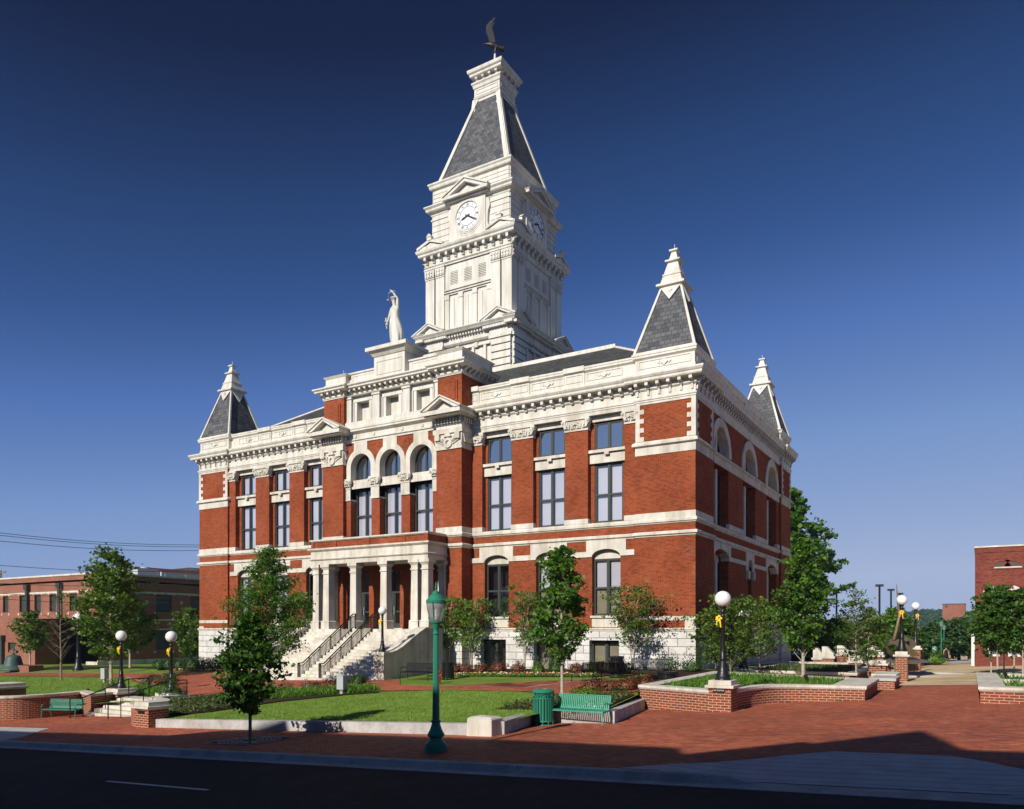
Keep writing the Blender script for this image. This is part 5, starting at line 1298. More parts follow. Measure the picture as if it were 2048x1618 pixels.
# tree grate, boxes, uplights, hydrant
m=MB(); 
gx,gy=-5.95,-22.75; z=zP(gx,gy)+.006
for a in range(4):
    for r0 in (.22,.34,.46,.58,.70,.82):
        n=18
        for k in range(n):
            t0=2*math.pi*(k+.12)/n; t1=2*math.pi*(k+.88)/n
            if a==0: m.quad(*[(gx+rr*math.cos(q),gy+rr*math.sin(q),z+.012+.05*(rr*math.cos(q))) for rr,q in ((r0,t0),(r0,t1),(r0+.07,t1),(r0+.07,t0))])
for s_ in (-1,1):
    m.quad((gx-1,gy+s_*.9,z+.01-.05),(gx+1,gy+s_*.9,z+.01+.05),(gx+1,gy+s_*.84,z+.01+.05),(gx-1,gy+s_*.84,z+.01-.05))
    m.quad((gx+s_*.95,gy-.9,z+.01+s_*.0475),(gx+s_*.95,gy+.9,z+.01+s_*.0475),(gx+s_*.88,gy+.9,z+.01+s_*.044),(gx+s_*.88,gy-.9,z+.01+s_*.044))
tg=thing('tree_grate','square cast iron grate round the sidewalk tree','tree grate',(gx,gy,z)); m.build('grate_bars','edge_concrete',tg)
m=MB(); m.quad(*[(gx+a*.9,gy+b*.85,z+.002+.05*a*.9) for a,b in ((-1,-1),(1,-1),(1,1),(-1,1))]); m.build('grate_pit','soil',tg)
def ebox(px,py,w,h,lab):
    u,v,z=gp(px,py,zL); t=thing('electric_box',lab,'electric box',(u,v,z)); m=MB(); m.box(-.08,.08,-.06,.06,0,.3); m.build('post','concrete_wall',t,world=False)
    m=MB(); m.box(-w/2,w/2,-.14,.14,.22,.22+h); m.box(-w/2-.012,w/2+.012,-.155,.15,.2+h,.24+h); m.build('cabinet','steel_box',t,world=False,bevel=.008)
ebox(684,1389,.38,.62,'grey electric cabinet on a short post at the edge of the front lawn'); ebox(209,1365,.42,.68,'grey electric cabinet on a short post on the left lawn')
def uplight(u,v,z,lab,s=1):
    t=thing('garden_spotlight',lab,'spotlight',(u,v,z)); m=MB(); m.tube([(0,0,0),(0,0,.15*s)],.02*s,6); m.build('stake','black_metal',t,world=False)
    m=MB(); m.tube([(.06*s,0,.06*s),(-.08*s,0,.38*s)],[.05*s,.075*s],10); m.build('lamp_head','black_metal',t,world=False)
uplight(6.6,-7.0,.88,'black spotlight in the curved planter'); uplight(6.9,2.9,.82,'black spotlight in the rear planter by the seat block')
uplight(12.9,-1.6,1.0,'black spotlight in the right planter nearer its corner'); uplight(13.1,-3.4,1.0,'black spotlight in the right planter lower on the coping side'); uplight(12.8,41.5,1.0,'black spotlight in the far planter',1.4)
u,v,z=gp(177,1392,zL); uplight(u,v,z,'black spotlight in the lawn above the left bench')
u,v,z=gp(878,1368,zL); hy=thing('hydrant','small red post hydrant beside the flower bed right of the lamp','hydrant',(u,v,z))
m=MB(); m.lathe(0,0,[(.13,0),(.13,.05),(.08,.06),(.08,.5),(.11,.52),(.11,.56),(.09,.6),(.03,.66),(.03,.7)],14); m.build('barrel','red_paint',hy,world=False,smooth=False); m=MB(); m.tube([(-.16,0,.4),(.16,0,.4)],.05,8); m.build('outlet','red_paint',hy,world=False)
# ======================= VEGETATION =======================
LEAFSHAPE=[(0,-.5),(.28,-.32),(.5,-.02),(.2,.06),(.26,.34),(0,.55),(-.26,.34),(-.2,.06),(-.5,-.02),(-.28,-.32)]
def leafcloud(name,pts,size,mname,parent,seed,shape='quad',up=.25,jit=.4):
    """pts: (n,3) leaf centres; one mesh of small leaf faces"""
    rs=np.random.RandomState(seed); n=len(pts); pts=np.array(pts)
    nrm=rs.normal(size=(n,3)); nrm[:,2]=np.abs(nrm[:,2])+up; nrm/=np.linalg.norm(nrm,axis=1)[:,None]
    t=rs.normal(size=(n,3)); t-=nrm*np.sum(t*nrm,axis=1)[:,None]; t/=np.linalg.norm(t,axis=1)[:,None]; b=np.cross(nrm,t)
    sz=size*(1-jit+2*jit*rs.rand(n))
    if shape=='maple': S=np.array(LEAFSHAPE)
    elif shape=='blade': S=np.array([(-.07,0),(.07,0),(.03,1.0),(-.03,1.0)]); 
    elif shape=='slim': S=np.array([(0,-.5),(.2,0),(0,.5),(-.2,0)])
    else: S=np.array([(0,-.5),(.36,-.1),(.24,.35),(0,.5),(-.24,.35),(-.36,-.1)])
    k=len(S); fold=np.abs(S[:,0])*.45
    if shape=='blade':
        d=rs.normal(size=(n,3)); d[:,2]=np.abs(d[:,2])*1.0+up; d/=np.linalg.norm(d,axis=1)[:,None]; b=d; t=np.cross(d,rs.normal(size=(n,3))); t/=np.linalg.norm(t,axis=1)[:,None]; fold=fold*0
    V=pts[:,None,:]+sz[:,None,None]*(S[None,:,0,None]*t[:,None,:]+S[None,:,1,None]*b[:,None,:]+fold[None,:,None]*nrm[:,None,:])
    V=V.reshape(-1,3); off=np.array(parent_off(parent)) if parent else 0; V=V-off
    me=bpy.data.meshes.new(name); me.vertices.add(n*k); me.vertices.foreach_set('co',V.ravel())
    me.loops.add(n*k); me.loops.foreach_set('vertex_index',np.arange(n*k,dtype=np.int32)); me.polygons.add(n)
    me.polygons.foreach_set('loop_start',np.arange(0,n*k,k,dtype=np.int32)); me.polygons.foreach_set('loop_total',np.full(n,k,dtype=np.int32))
    me.update(calc_edges=True); me.materials.append(MATS[mname]); o=bpy.data.objects.new(name,me); col.objects.link(o)
    if parent: o.parent=parent
    return o
def tree(name,lab,cat,x,y,z,h,ch,rad,nleaf,lsize,leaf,bark='bark',seed=1,tr=.07,prof=None,group=None,lean=0,nb=None,shape='maple',bare=False,stems=1,spread=.26):
    """h total height, ch crown start height, rad max crown radius"""
    rg=random.Random(seed); t=thing(name,lab,cat,(x,y,z),group); tm=MB(); P=[]
    prof=prof or (lambda q: math.sin(math.pi*min(1,q*.92+.10))**.75)
    trunks=[]
    for s_ in range(stems):
        a0=rg.random()*6.28; sp=(.0 if stems==1 else rg.uniform(.25,.6)*rad*.8)
        pts=[]; N_=9
        for i in range(N_):
            q=i/(N_-1); zz=z+h*.96*q
            pts.append((x+lean*q*h+math.cos(a0)*sp*q**1.2+rg.uniform(-1,1)*.02*h*q*.5,y+math.sin(a0)*sp*q**1.2+rg.uniform(-1,1)*.02*h*q*.5,zz-.1 if i==0 else zz))
        tm.tube(pts,[tr/math.sqrt(stems)*(1-.88*i/(N_-1))+.004 for i in range(N_)],7); trunks.append(pts)
    nb=nb or int(26+h*3)
    def tp(pts,q):
        f=q*(len(pts)-1); i=min(int(f),len(pts)-2); a=Vector(pts[i]); b=Vector(pts[i+1]); return a+(b-a)*(f-i)
    ga=rg.random()*6
    for k in range(nb):
        pts=trunks[k%stems]; q=(k+.5)/nb; q=q**.85; zz=ch+(h-ch)*q; base=tp(pts,max(.05,(zz-.12*h*(1-q)-.02*h)/h))
        ga+=2.4+rg.uniform(-.4,.4); r_=rad*prof(q)*rg.uniform(.45,1.22)
        if r_<.08: continue
        el=rg.uniform(.25,.8)+.5*q
        tip=Vector((x+lean*zz+math.cos(ga)*r_,y+math.sin(ga)*r_,z+zz+rg.uniform(-.05,.08)*h*.5))
        mid=(base+tip)/2+Vector((0,0,-.06*r_+.12*r_*rg.random()))
        tm.tube([tuple(base),tuple(mid),tuple(tip)],[tr*.28*(1-q*.7)+.003,tr*.16*(1-q*.6)+.003,.003],4,False)
        if bare:
            for _ in range(7):
                f=rg.uniform(.3,1); b_=base+(tip-base)*f; e_=b_+Vector((rg.gauss(0,1),rg.gauss(0,1),rg.uniform(.3,1.4)))*.16*rad; tm.tube([tuple(b_),tuple(e_)],[.009,.003],3,False)
            continue
        m_=int(nleaf/nb*(.4+1.1*r_/max(rad,.1)))
        nc=max(2,m_//14)
        for c in range(nc):
            f=rg.uniform(.35,1.04)**.8; cpt=base+(tip-base)*f+Vector((rg.gauss(0,1),rg.gauss(0,1),rg.gauss(0,.7)))*spread*r_*.55
            if rg.random()<.3: tm.tube([tuple(base+(tip-base)*f*.9),tuple(cpt)],[.006,.002],3,False)
            cr=(.07+.08*rg.random())*math.sqrt(rad)*1.1
            for _ in range(m_//nc): P.append((cpt.x+rg.gauss(0,cr),cpt.y+rg.gauss(0,cr),cpt.z+rg.gauss(0,cr*.45)))
    tm.build('trunk',bark,t,smooth=True,recalc=False)
    if P: leafcloud('crown',P,lsize,leaf,t,seed,shape)
    return t
def bush(name,lab,cat,x,y,z,r,h,n,ls,leaf,seed,group=None,shape='quad',stuff=False,sq=1.0):
    rg=np.random.RandomState(seed); t=thing(name,lab,cat,(x,y,z),group)
    d=rg.normal(size=(n,3)); d/=np.linalg.norm(d,axis=1)[:,None]; d[:,2]=d[:,2]*.5+.5
    lump=1+.13*np.sin(d[:,0]*7+seed)+.12*np.sin(d[:,1]*8+seed*2)+.1*np.sin(d[:,2]*9+seed)
    rr=(rg.rand(n)**.28)*lump; P=np.stack([x+d[:,0]*rr*r,y+d[:,1]*rr*r*sq,z+d[:,2]*rr*h*1.0],axis=1)
    leafcloud('foliage',P,ls,leaf,t,seed,shape)
    m=MB(); g=random.Random(seed)
    for _ in range(5): a=g.random()*6.28; m.tube([(x,y,z-.1),(x+.5*r*math.cos(a),y+.5*r*math.sin(a),z+h*.7)],[.015,.006],4,False)
    m.build('stems','bark',t,recalc=False); return t
# nearest trees
cone=lambda q: (math.sin(math.pi*min(1,q*.9+.12)))**.8*(1.05-.35*q)
u,v,z=-5.76,-22.9,zP(-5.76,-22.9)
tree('street_tree','young maple on the sidewalk growing through the iron grate','tree',u,v,z-.02,3.75,1.15,.98,3600,.125,'leaf_dark','bark',11,.05,prof=cone,nb=62)
u,v,z=gp(537,1388,zL); tree('locust_tree','bright feathery tree on the bed behind the sidewalk maple','tree',u,v,z,6.8,2.1,1.75,13000,.15,'leaf_maple','pale_bark',12,.07,prof=lambda q:math.sin(math.pi*min(1,q*.85+.15))**.7*(1-.15*q),nb=60,shape='slim')
u,v,z=gp(1124,1392,zL); tree('maple_tree','young maple with a green tie behind the litter bin and light green bench','tree',u,v,z,5.35,1.6,1.1,5200,.13,'leaf_maple','pale_bark',13,.06,prof=lambda q:math.sin(math.pi*min(1,q*.8+.1))**.7*(1.1-.45*q),nb=58)
u,v=atd(1606,34.5); tree('maple_tree','tall young maple rising from the curved planter right of the corner','tree',u,v,.85,6.0,1.45,1.2,6500,.14,'leaf_maple','pale_bark',14,.075,prof=lambda q:math.sin(math.pi*min(1,q*.8+.14))**.7*(1.1-.4*q),nb=70)
u,v=atd(1622,78); tree('large_tree','big dense dark green tree behind the rear corner of the courthouse','tree',u-2.4,v,zP(u,v),18.5,3,4.4,13000,.42,'leaf_maple','bark',15,.3,nb=90,spread=.3)
u,v=atd(1560,84); tree('large_tree','dense dark tree hidden mostly behind the courthouse rear wall','tree',u,v,zP(u,v),17,3,5,12000,.4,'leaf_dark','bark',16,.3,nb=70)
for px,d,ht,rr,ls,lf,lab,sd in ((1640,66,4.2,2.4,.24,'leaf_dark','small dark tree left of the first car park light',17),(1672,72,4.6,2.4,.25,'leaf_dark','dark leafy tree beside the first car park light pole',18),(1712,37,4.15,1.0,.10,'leaf_dogwood','slim sapling in the rear planter nearest the memorial piers',19),(1737,38,3.4,.85,.10,'leaf_dogwood','shorter slim sapling in the rear planter beside the taller one',20),(1790,62,4.9,1.5,.2,'leaf_maple','leafy tree behind the bronze sculpture',21),(1812,70,4.0,1.5,.22,'leaf_dark','darker tree directly right of the sculpture spike',22),(1768,66,3.3,1.2,.22,'leaf_dark','small dark tree left of the sculpture',23)):
    u,v=atd(px,d); z=.8 if d<40 else zP(u,v)
    tree('maple_tree' if d>40 else 'sapling',lab,'tree',u,v,z,ht,ht*.28 if d>40 else .8,rr,1700 if d<40 else 6000,ls,lf,'pale_bark' if d<40 else 'bark',sd,.035 if d<40 else .12,nb=45)
for px,d,ht,rr,lab,sd in ((1885,92,4.9,3.0,'broad tree behind the row of green lamps',24),(1918,96,5.2,3.0,'broad tree in front of the brown brick tower block',25),(1940,90,4.2,2.2,'low tree against the edge of the brick corner building',26),(1862,90,3.2,2.0,'spreading low tree left of the green lamps',27)):
    u,v=atd(px,d); tree('large_tree',lab,'tree',u,v,zP(u,v),ht,.9,rr,7000,.34,'leaf_far','bark',sd,.2,nb=50,shape='quad')
for i,(px,d,ht,rr) in enumerate(((1995,31.5,3.75,.95),(2008,46,5.2,1.5),(2028,36,4.1,1.25),(2046,31,3.8,1.2),(2062,40,4.5,1.4),(1982,44,5.0,1.3))):
    u,v=atd(px,d); z=.95 if v<0 else zP(u,v)
    tree('sapling',('slim planter tree with bare lower trunk, leftmost in the right planter','plaza tree behind the leftmost planter tree at right','second slim tree in the right planter','slim planter tree cut by the right picture edge','plaza tree at the right edge behind the planter trees','plaza tree leaning in front of the white window at right')[i],'tree',u,v,z,ht,1.35,rr*.88,2800,.13 if d<40 else .17,'leaf_dark','pale_bark',30+i,.04,nb=50)
# left trees
u,v,z=gp(222,1368,zL); tree('locust_tree','tall airy tree on the left lawn behind the globe lamp','tree',u,v,z,8.3,2.2,2.45,8000,.17,'leaf_dogwood','pale_bark',40,.1,nb=70,prof=lambda q:math.sin(math.pi*min(1,q*.8+.16))**.7*(1.05-.3*q))
u,v,z=gp(60,1337,zL); tree('maple_tree','small green tree beside the bell at far left','tree',u,v,z,5.1,1.8,1.5,3800,.16,'leaf_dogwood','pale_bark',41,.08)
u,v,z=gp(122,1360,zL); tree('bare_tree','leafless young tree with upright twigs on the left lawn','tree',u,v,z,6.6,1.9,1.5,0,.1,'leaf_dogwood','bark',42,.08,bare=True,nb=46)
u,v,z=gp(260,1336,zL); tree('maple_tree','tree behind the tall airy tree near the brick annexe','tree',u,v,z,6.0,1.8,2.0,4500,.18,'leaf_dark','pale_bark',43,.09)
u,v,z=gp(381,1333,zL); tree('ornamental_tree','rounded green tree at the left corner of the courthouse','tree',u,v,z,4.7,1.0,1.75,5500,.15,'leaf_dogwood','bark',44,.06,stems=3)
# dogwoods against the wall
for i,(px,py,ht,rr,n,lf,lab,st) in enumerate(((897,1341,4.3,1.15,3200,'leaf_light','multi stemmed shrub tree right of the entrance stairs behind the green lamp',4),(942,1341,4.1,1.3,3600,'leaf_light','multi stemmed shrub tree in front of the first basement window bay',5),(1050,1341,4.5,1.35,3000,'leaf_dogwood','slender multi stemmed shrub tree between two basement windows',6),(1296,1345,4.35,1.6,4200,'leaf_dogwood','spreading dogwood behind the gleaming black bench',5),(590,1330,5.2,1.6,3500,'leaf_light','loose green shrub tree left of the entrance stairs',4),(628,1300,3.4,.9,0,'leaf_light','',3))):
    if n==0: continue
    if px==1296: u,v=-4.0+1.3,-1.6; z=zL(u,v)
    else:
        u,v,z=gp(px,py,zL)
        if v>-.9: u,v=onv_(px,-1.1); z=zL(u,v)
    tree('shrub_tree',lab,'small tree',u,v,z,ht,ht*.35,rr,int(n*.75),.105,lf,'pale_bark',50+i,.06,stems=st,nb=40,prof=lambda q:(.5+.6*q)*(1 if q<.85 else .6),shape='quad')
for i,(px,d,ht,rr,n,lab) in enumerate(((1462,37,3.7,1.6,3600,'leafy dogwood between the two globe lamps in the corner shade'),(1520,44,3.9,1.7,3200,'dark dogwood against the shadowed side wall'),(1415,39,3.3,1.2,2200,'dark green dogwood at the building corner left of the big globe lamp'))):
    u,v=atd(px,d); tree('shrub_tree',lab,'small tree',max(u,.9),v,.7,ht,ht*.25,rr,n,.12,'leaf_dogwood','bark',60+i,.05,stems=3,nb=44,prof=lambda q:(.6+.5*q)*(1 if q<.8 else .6))
# small bushes along the right wing
GB='low round bushes along the foot of the courthouse'
cols=['leaf_red','leaf_red','leaf_red','leaf_red','leaf_red','leaf_light','leaf_box','leaf_red','leaf_dogwood','leaf_box']
for i,(u,lf,r,adj) in enumerate(((-12.6,'leaf_red',.5,'left end of the wall row beside the stairs'),(-11.9,'leaf_red',.5,'second from the stairs'),(-10.9,'leaf_red',.55,'under the pier left of the first basement window'),(-9.7,'leaf_red',.62,'before the first basement window'),(-8.5,'leaf_red',.6,'right of the first basement window'),(-7.3,'leaf_dogwood',.5,'at the foot of the slender shrub tree'),(-6.2,'leaf_box',.62,'before the second basement window'),(-5.1,'leaf_red',.5,'behind the young maple trunk'),(-3.9,'leaf_dogwood',.68,'right of the young maple trunk'),(-2.7,'leaf_box',.68,'before the third basement window'),(-.6,'leaf_box',.95,'at the corner of the courthouse'),(.6,'leaf_box',.8,'tucked behind the corner near the planter'))):
    u-=.3; v=-2.6 if i<10 else -1.5; c={'leaf_red':'rust brown','leaf_box':'dark green','leaf_dogwood':'mixed green and brown'}[lf]
    bush('bush',f'{c} round bush {adj}','bush',u,v,zL(u,v),r*.72,r*1.05,1500,.065,lf,70+i,GB)
for i,(px,py,r,lf,n,lab) in enumerate(((458,1379,.5,'leaf_box',2500,'clipped round box bush left of the sidewalk maple'),(717,1372,.42,'leaf_box',2500,'clipped round box bush right of the grey cabinet'),(337,1372,.62,'leaf_box',2500,'clipped box bush behind the right garden lamp'),(345,1399,.68,'leaf_box',3000,'round box bush in front of the right garden lamp'),(574,1383,.42,'leaf_twig',500,'sparse brown twiggy bush left of the stair rails'),(620,1379,.42,'leaf_twig',500,'sparse brown twiggy bush before the stair rails'),(664,1375,.33,'leaf_red',600,'small dark red bush behind the grey cabinet'),(500,1384,.5,'leaf_red',1200,'reddish bush behind the sidewalk maple trunk'),(318,1378,.6,'leaf_red',1300,'rust coloured bush beside the garden step rail'),(300,1372,.6,'leaf_box',1500,'spreading dark bush above the garden steps'),(222,1382,.5,'leaf_juniper',1500,'low juniper bush left of the left garden lamp'))):
    u,v,z=gp(px,py,zL); bush('bush',lab,'bush',u,v,z,r,r*1.45 if n>2000 else r*1.2,n,.055,lf,90+i,sq=1)
for i,px in enumerate((352,372,392,408,428,448)):
    u=-36.9+ (px-352)*.125 ; u,v=(-40.2+i*1.25,-2.0); bush('bush',('leftmost','second','third','fourth','fifth','rightmost')[i]+' round green bush in the row left of the entrance stairs','bush',u,v,zL(u,v),.62,.95,1500,.08,'leaf_box',110+i,GB)
# hedge, groundcover
def strip(name,lab,cat,pts,zf,w,h,n,ls,leaf,seed,shape='blade',kind='stuff',up=1.2):
    rg=np.random.RandomState(seed); P=[]; seg=[(a,b,math.hypot(b[0]-a[0],b[1]-a[1])) for a,b in zip(pts,pts[1:])]; tot=sum(s[2] for s in seg)
    for a,b,L_ in seg:
        for _ in range(int(n*L_/tot)):
            t=rg.rand(); o=rg.normal()*w*.4; dx,dy=(b[0]-a[0])/L_,(b[1]-a[1])/L_
            x=a[0]+(b[0]-a[0])*t-dy*o; y=a[1]+(b[1]-a[1])*t+dx*o; P.append((x,y,zf(x,y)+(rg.rand()*h if shape!='blade' else 0)))
    o=leafcloud(name,P,ls,leaf,None,seed,shape,up=up); tag(o,lab,cat,kind=kind); return o
def area(name,poly,zf,n,ls,leaf,seed,shape='blade',up=1.2,h=0,clump=0):
    rg=np.random.RandomState(seed); xs=[p[0] for p in poly]; ys=[p[1] for p in poly]; P=[]
    def ins(x,y):
        c=False; j=len(poly)-1
        for i in range(len(poly)):
            if (poly[i][1]>y)!=(poly[j][1]>y) and x<(poly[j][0]-poly[i][0])*(y-poly[i][1])/(poly[j][1]-poly[i][1])+poly[i][0]: c=not c
            j=i
        return c
    while len(P)<n:
        x=rg.uniform(min(xs),max(xs)); y=rg.uniform(min(ys),max(ys))
        if ins(x,y):
            for _ in range(clump or 1): 
                a=x+rg.normal()*.05*(clump>0); b=y+rg.normal()*.05*(clump>0); P.append((a,b,zf(a,b)+rg.rand()*h))
    o=leafcloud(name,P,ls,leaf,None,seed,shape,up=up); tag(o,None,None,kind='stuff'); return o
area('daylilies',[(2.25,-2.4),(2.4,-11.2),(4.4,-12.1),(4.6,-11.0),(5.0,-9.6),(6.0,-8.3),(7.5,-7.9),(7.5,-4.2)],lambda u,v:.80,13000,.24,'leaf_lily',201,up=.5,clump=12)
area('daylilies',[(12.9,-9.2),(21,-9.2),(21,-4.8),(12.9,-4.8)],lambda u,v:.98,5000,.22,'leaf_lily',202,up=.9,clump=10)
area('daylilies',[(12.9,-3.9),(21,-3.9),(21,-1.2),(12.9,-1.2)],lambda u,v:.98,3500,.22,'leaf_lily',203,up=.9,clump=10)
area('daylilies',[(2.4,2.6),(6.7,2.6),(6.7,8),(2.4,8)],lambda u,v:.8,3500,.24,'leaf_juniper',204,up=.9,clump=8)
area('daylilies',[(12.5,41),(26,41),(26,44),(12.5,44)],lambda u,v:1.0,2500,.5,'leaf_juniper',208,up=.9,clump=8)
area('daylilies',[L(430,1412),L(560,1398),L(690,1389),L(760,1384),L(740,1378),L(600,1384),L(470,1388)],zL,8000,.26,'leaf_lily',205,up=.9,clump=10)
area('daylilies',[L(250,1388),L(330,1398),L(330,1382),L(290,1376)],zL,2500,.28,'leaf_lily',206,up=.9,clump=10)
area('juniper_groundcover',[L(310,1434),L(430,1422),L(520,1406),L(455,1392),L(375,1400),(-19.9,-15.8),(-18,-17)],lambda u,v:zL(u,v)+.03,9000,.13,'leaf_juniper',207,'slim',.3,.16)
area('low_groundcover',[(-1.0,-16.9),(.6,-16.9),(2.4,-16.4),(1.8,-12.8),(-.3,-13.8)],lambda u,v:zL(u,v)*.5+.22,5000,.1,'leaf_juniper',209,'slim',.3,.25)
bush('bush','dark green spreading bush left of the planter corner','bush',1.1,-12.4,.35,.7,.5,2500,.06,'leaf_box',131)
bush('bush','feathery green bush behind the light green bench','bush',.3,-13.2,.45,.7,.45,2500,.06,'leaf_light',132)
for i,(u,v) in enumerate(((-.35,-11.2),(.2,-11.0),(.8,-10.8),(.55,-9.9),(1.1,-9.6))):
    bush('hedge_bush',('leftmost brown hedge bush by the path','second brown hedge bush by the path','brown hedge bush at the planter corner','brown hedge bush behind its row near the planter','rearmost brown hedge bush along the planter')[i],'bush',u,v,zL(u,v)-.05,.45,.55,1500,.055,'leaf_red',140+i)
# flowers (bedding strip) : uncountable small blooms
def flowers(name,pts,zf,w,n,mt,seed,ls=.09): strip(name,None,None,pts,zf,w,.12,n,ls,mt,seed,'quad','stuff',.8)
fl=[L(884,1353),L(950,1352),L(1060,1352),L(1130,1353),L(1190,1354)]
flowers('red_flowers',fl,lambda u,v:zL(u,v)+.08,.35,420,'red_flower',301); flowers('yellow_flowers',fl,lambda u,v:zL(u,v)+.08,.35,420,'white_flower',302)
strip('flower_foliage',None,None,fl,lambda u,v:zL(u,v)+.03,.7,.1,3500,.14,'leaf_lily',303)
fl2=[(-38,-2.7),(-31,-2.9),(-25,-3.3)]; flowers('red_flowers',fl2,lambda u,v:zL(u,v)+.08,.4,400,'red_flower',304); flowers('yellow_flowers',fl2,lambda u,v:zL(u,v)+.08,.4,300,'white_flower',305)
fl3=[(1.2,-16.2),(2.4,-16.2)]; flowers('red_flowers',fl3,lambda u,v:zP(u,v)+.4,.5,90,'red_flower',306,.07); flowers('yellow_flowers',fl3,lambda u,v:zP(u,v)+.42,.6,160,'white_flower',307,.07); strip('flower_foliage',None,None,fl3,lambda u,v:zP(u,v)+.3,.8,.1,900,.16,'leaf_lily',308)
# grass blades on the nearest lawns
area('grass_blades',[(-13.5,-19.9),(.6,-19.9),(.6,-17.2),(-1.2,-13.7),(-3.4,-11.6),(-7.5,-10.8),(-10.9,-13.4),(-12.1,-15.9)],zL,60000,.05,'blade',401,up=1.0)
area('grass_blades',[(-50,-18.5),(-28,-18.5),(-26.6,-14.5),(-30,-10.5),(-38,-7),(-50,-7)],zL,40000,.08,'blade',402,up=1.0)
# ======================= STATUE AND EAGLE =======================
def skinned(name,verts,edges,radii,matn,parent,lvl=2,root=0):
    me=bpy.data.meshes.new(name); me.from_pydata(verts,edges,[]); o=bpy.data.objects.new(name,me); col.objects.link(o)
    sk=o.modifiers.new('skin','SKIN'); sk.use_smooth_shade=True
    for i,r in enumerate(radii):
        d=me.skin_vertices[0].data[i]; d.radius=(r,r) if not isinstance(r,tuple) else r; d.use_root=(i==root)
    su=o.modifiers.new('sub','SUBSURF'); su.levels=lvl; su.render_levels=lvl
    me.materials.append(MATS[matn]); 
    if parent: o.parent=parent
    dg=bpy.context.evaluated_depsgraph_get(); m2=bpy.data.meshes.new_from_object(o.evaluated_get(dg)); o.modifiers.clear(); o.data=m2
    if not m2.materials: m2.materials.append(MATS[matn])
    return o
def hand(m,c,s=1,d=(0,0,-1)):
    pass
st_=thing('statue','white robed female statue with raised right arm on the roof pedestal','statue',(-19.22,-.1,20.62))
# body (head to feet in a draped gown) height 3.55
V=[(0,0,1.75),(-.05,0,2.05),(-.1,0,2.4),(-.13,0,2.66),(-.15,-.01,2.8),(-.18,-.02,3.02),   # pelvis..head
   (-.33,0,2.50),(.12,0,2.55),                                            # shoulders
   (-.47,-.04,2.08),(-.60,-.10,1.68),                                     # left arm hanging (image left)
   (.12,0,3.02),(-.14,-.06,3.42),                                         # raised arm
   (-.13,.0,1.1),(-.12,0,.3),(.14,-.04,1.1),(.14,-.05,.3),(-.13,-.14,.05),(.14,-.18,.05)]
E_=[(0,1),(1,2),(2,3),(3,4),(4,5),(2,6),(2,7),(6,8),(8,9),(7,10),(10,11),(0,12),(12,13),(0,14),(14,15),(13,16),(15,17)]
rad_=[.26,.20,.24,.09,.10,.15,.12,.12,.085,.055,.085,.055,.2,.13,.2,.13,.09,.09]
b=skinned('body',V,E_,rad_,'white_paint',st_)
# gown with folds
m=MB(); seg=36; prof=[(0,.29,.27),(.25,.32,.30),(.6,.38,.34),(1.0,.43,.36),(1.4,.41,.34),(1.75,.34,.28),(1.98,.255,.21),(2.06,.27,.22),(2.12,.25,.2),(2.32,.30,.25),(2.5,.25,.17)]
i0=len(m.v)
for z,rx,ry in prof:
    for k in range(seg):
        a=2*math.pi*k/seg; f=1+((.15*math.sin(a*7+z*2.2)+.08*math.sin(a*13-z*3))*max(0,1-z/2.3)); m.v.append((rx*f*math.cos(a)+.07-.075*z+.05*math.sin(z*2.2),ry*f*math.sin(a),z))
for j in range(len(prof)-1):
    for k in range(seg): a=i0+j*seg+k;b_=i0+j*seg+(k+1)%seg; m.f.append((a,b_,b_+seg,a+seg))
m.f.append(tuple(i0+(len(prof)-1)*seg+k for k in range(seg)))
m.build('gown','white_paint',st_,world=False,smooth=True)
m=MB(); m.sphere((-.19,.03,3.08),.17,16,10,(1,1,1.0)); m.sphere((-.19,.14,3.0),.10,10,8); m.lathe(-.19,0,[(.19,3.10),(.21,3.14),(.17,3.18)],16); m.build('hair','white_paint',st_,world=False,smooth=True)
m=MB(); m.sphere((-.18,-.165,3.0),.022,8,6,(.8,1,1.6)); m.box(-.22,-.14,-.158,-.15,2.94,2.952); m.sphere((-.23,-.15,3.035),.016,6,5); m.sphere((-.13,-.15,3.035),.016,6,5); m.build('face','white_paint',st_,world=False)
def fingers(m,c,dirv,side,up,s):
    c=Vector(c); d=Vector(dirv).normalized(); sd=Vector(side).normalized(); 
    m.tube([tuple(c-d*.02*s),tuple(c+d*.05*s),tuple(c+d*.1*s)],[.03*s,.042*s,.036*s],8)
    for k,(o,L_) in enumerate(((-.03,.085),(-.01,.1),(.012,.095),(.032,.075))):
        p=c+d*.1*s+sd*o*s; m.tube([tuple(p),tuple(p+d*L_*.5*s),tuple(p+d*L_*.85*s+Vector(up)*.03*s)],[.011*s,.010*s,.007*s],5)
    p=c+d*.03*s-sd*.035*s; m.tube([tuple(p),tuple(p-sd*.035*s+d*.03*s),tuple(p-sd*.04*s+d*.07*s)],[.013*s,.011*s,.008*s],5)
m=MB(); fingers(m,(-.16,-.07,3.44),(-.6,-.2,.7),(1,0,0),(0,-1,0),1.5); fingers(m,(-.61,-.12,1.64),(0,-.2,-1),(0,1,0),(1,0,0),1.5); m.build('hand','white_paint',st_,world=False)
m=MB(); 
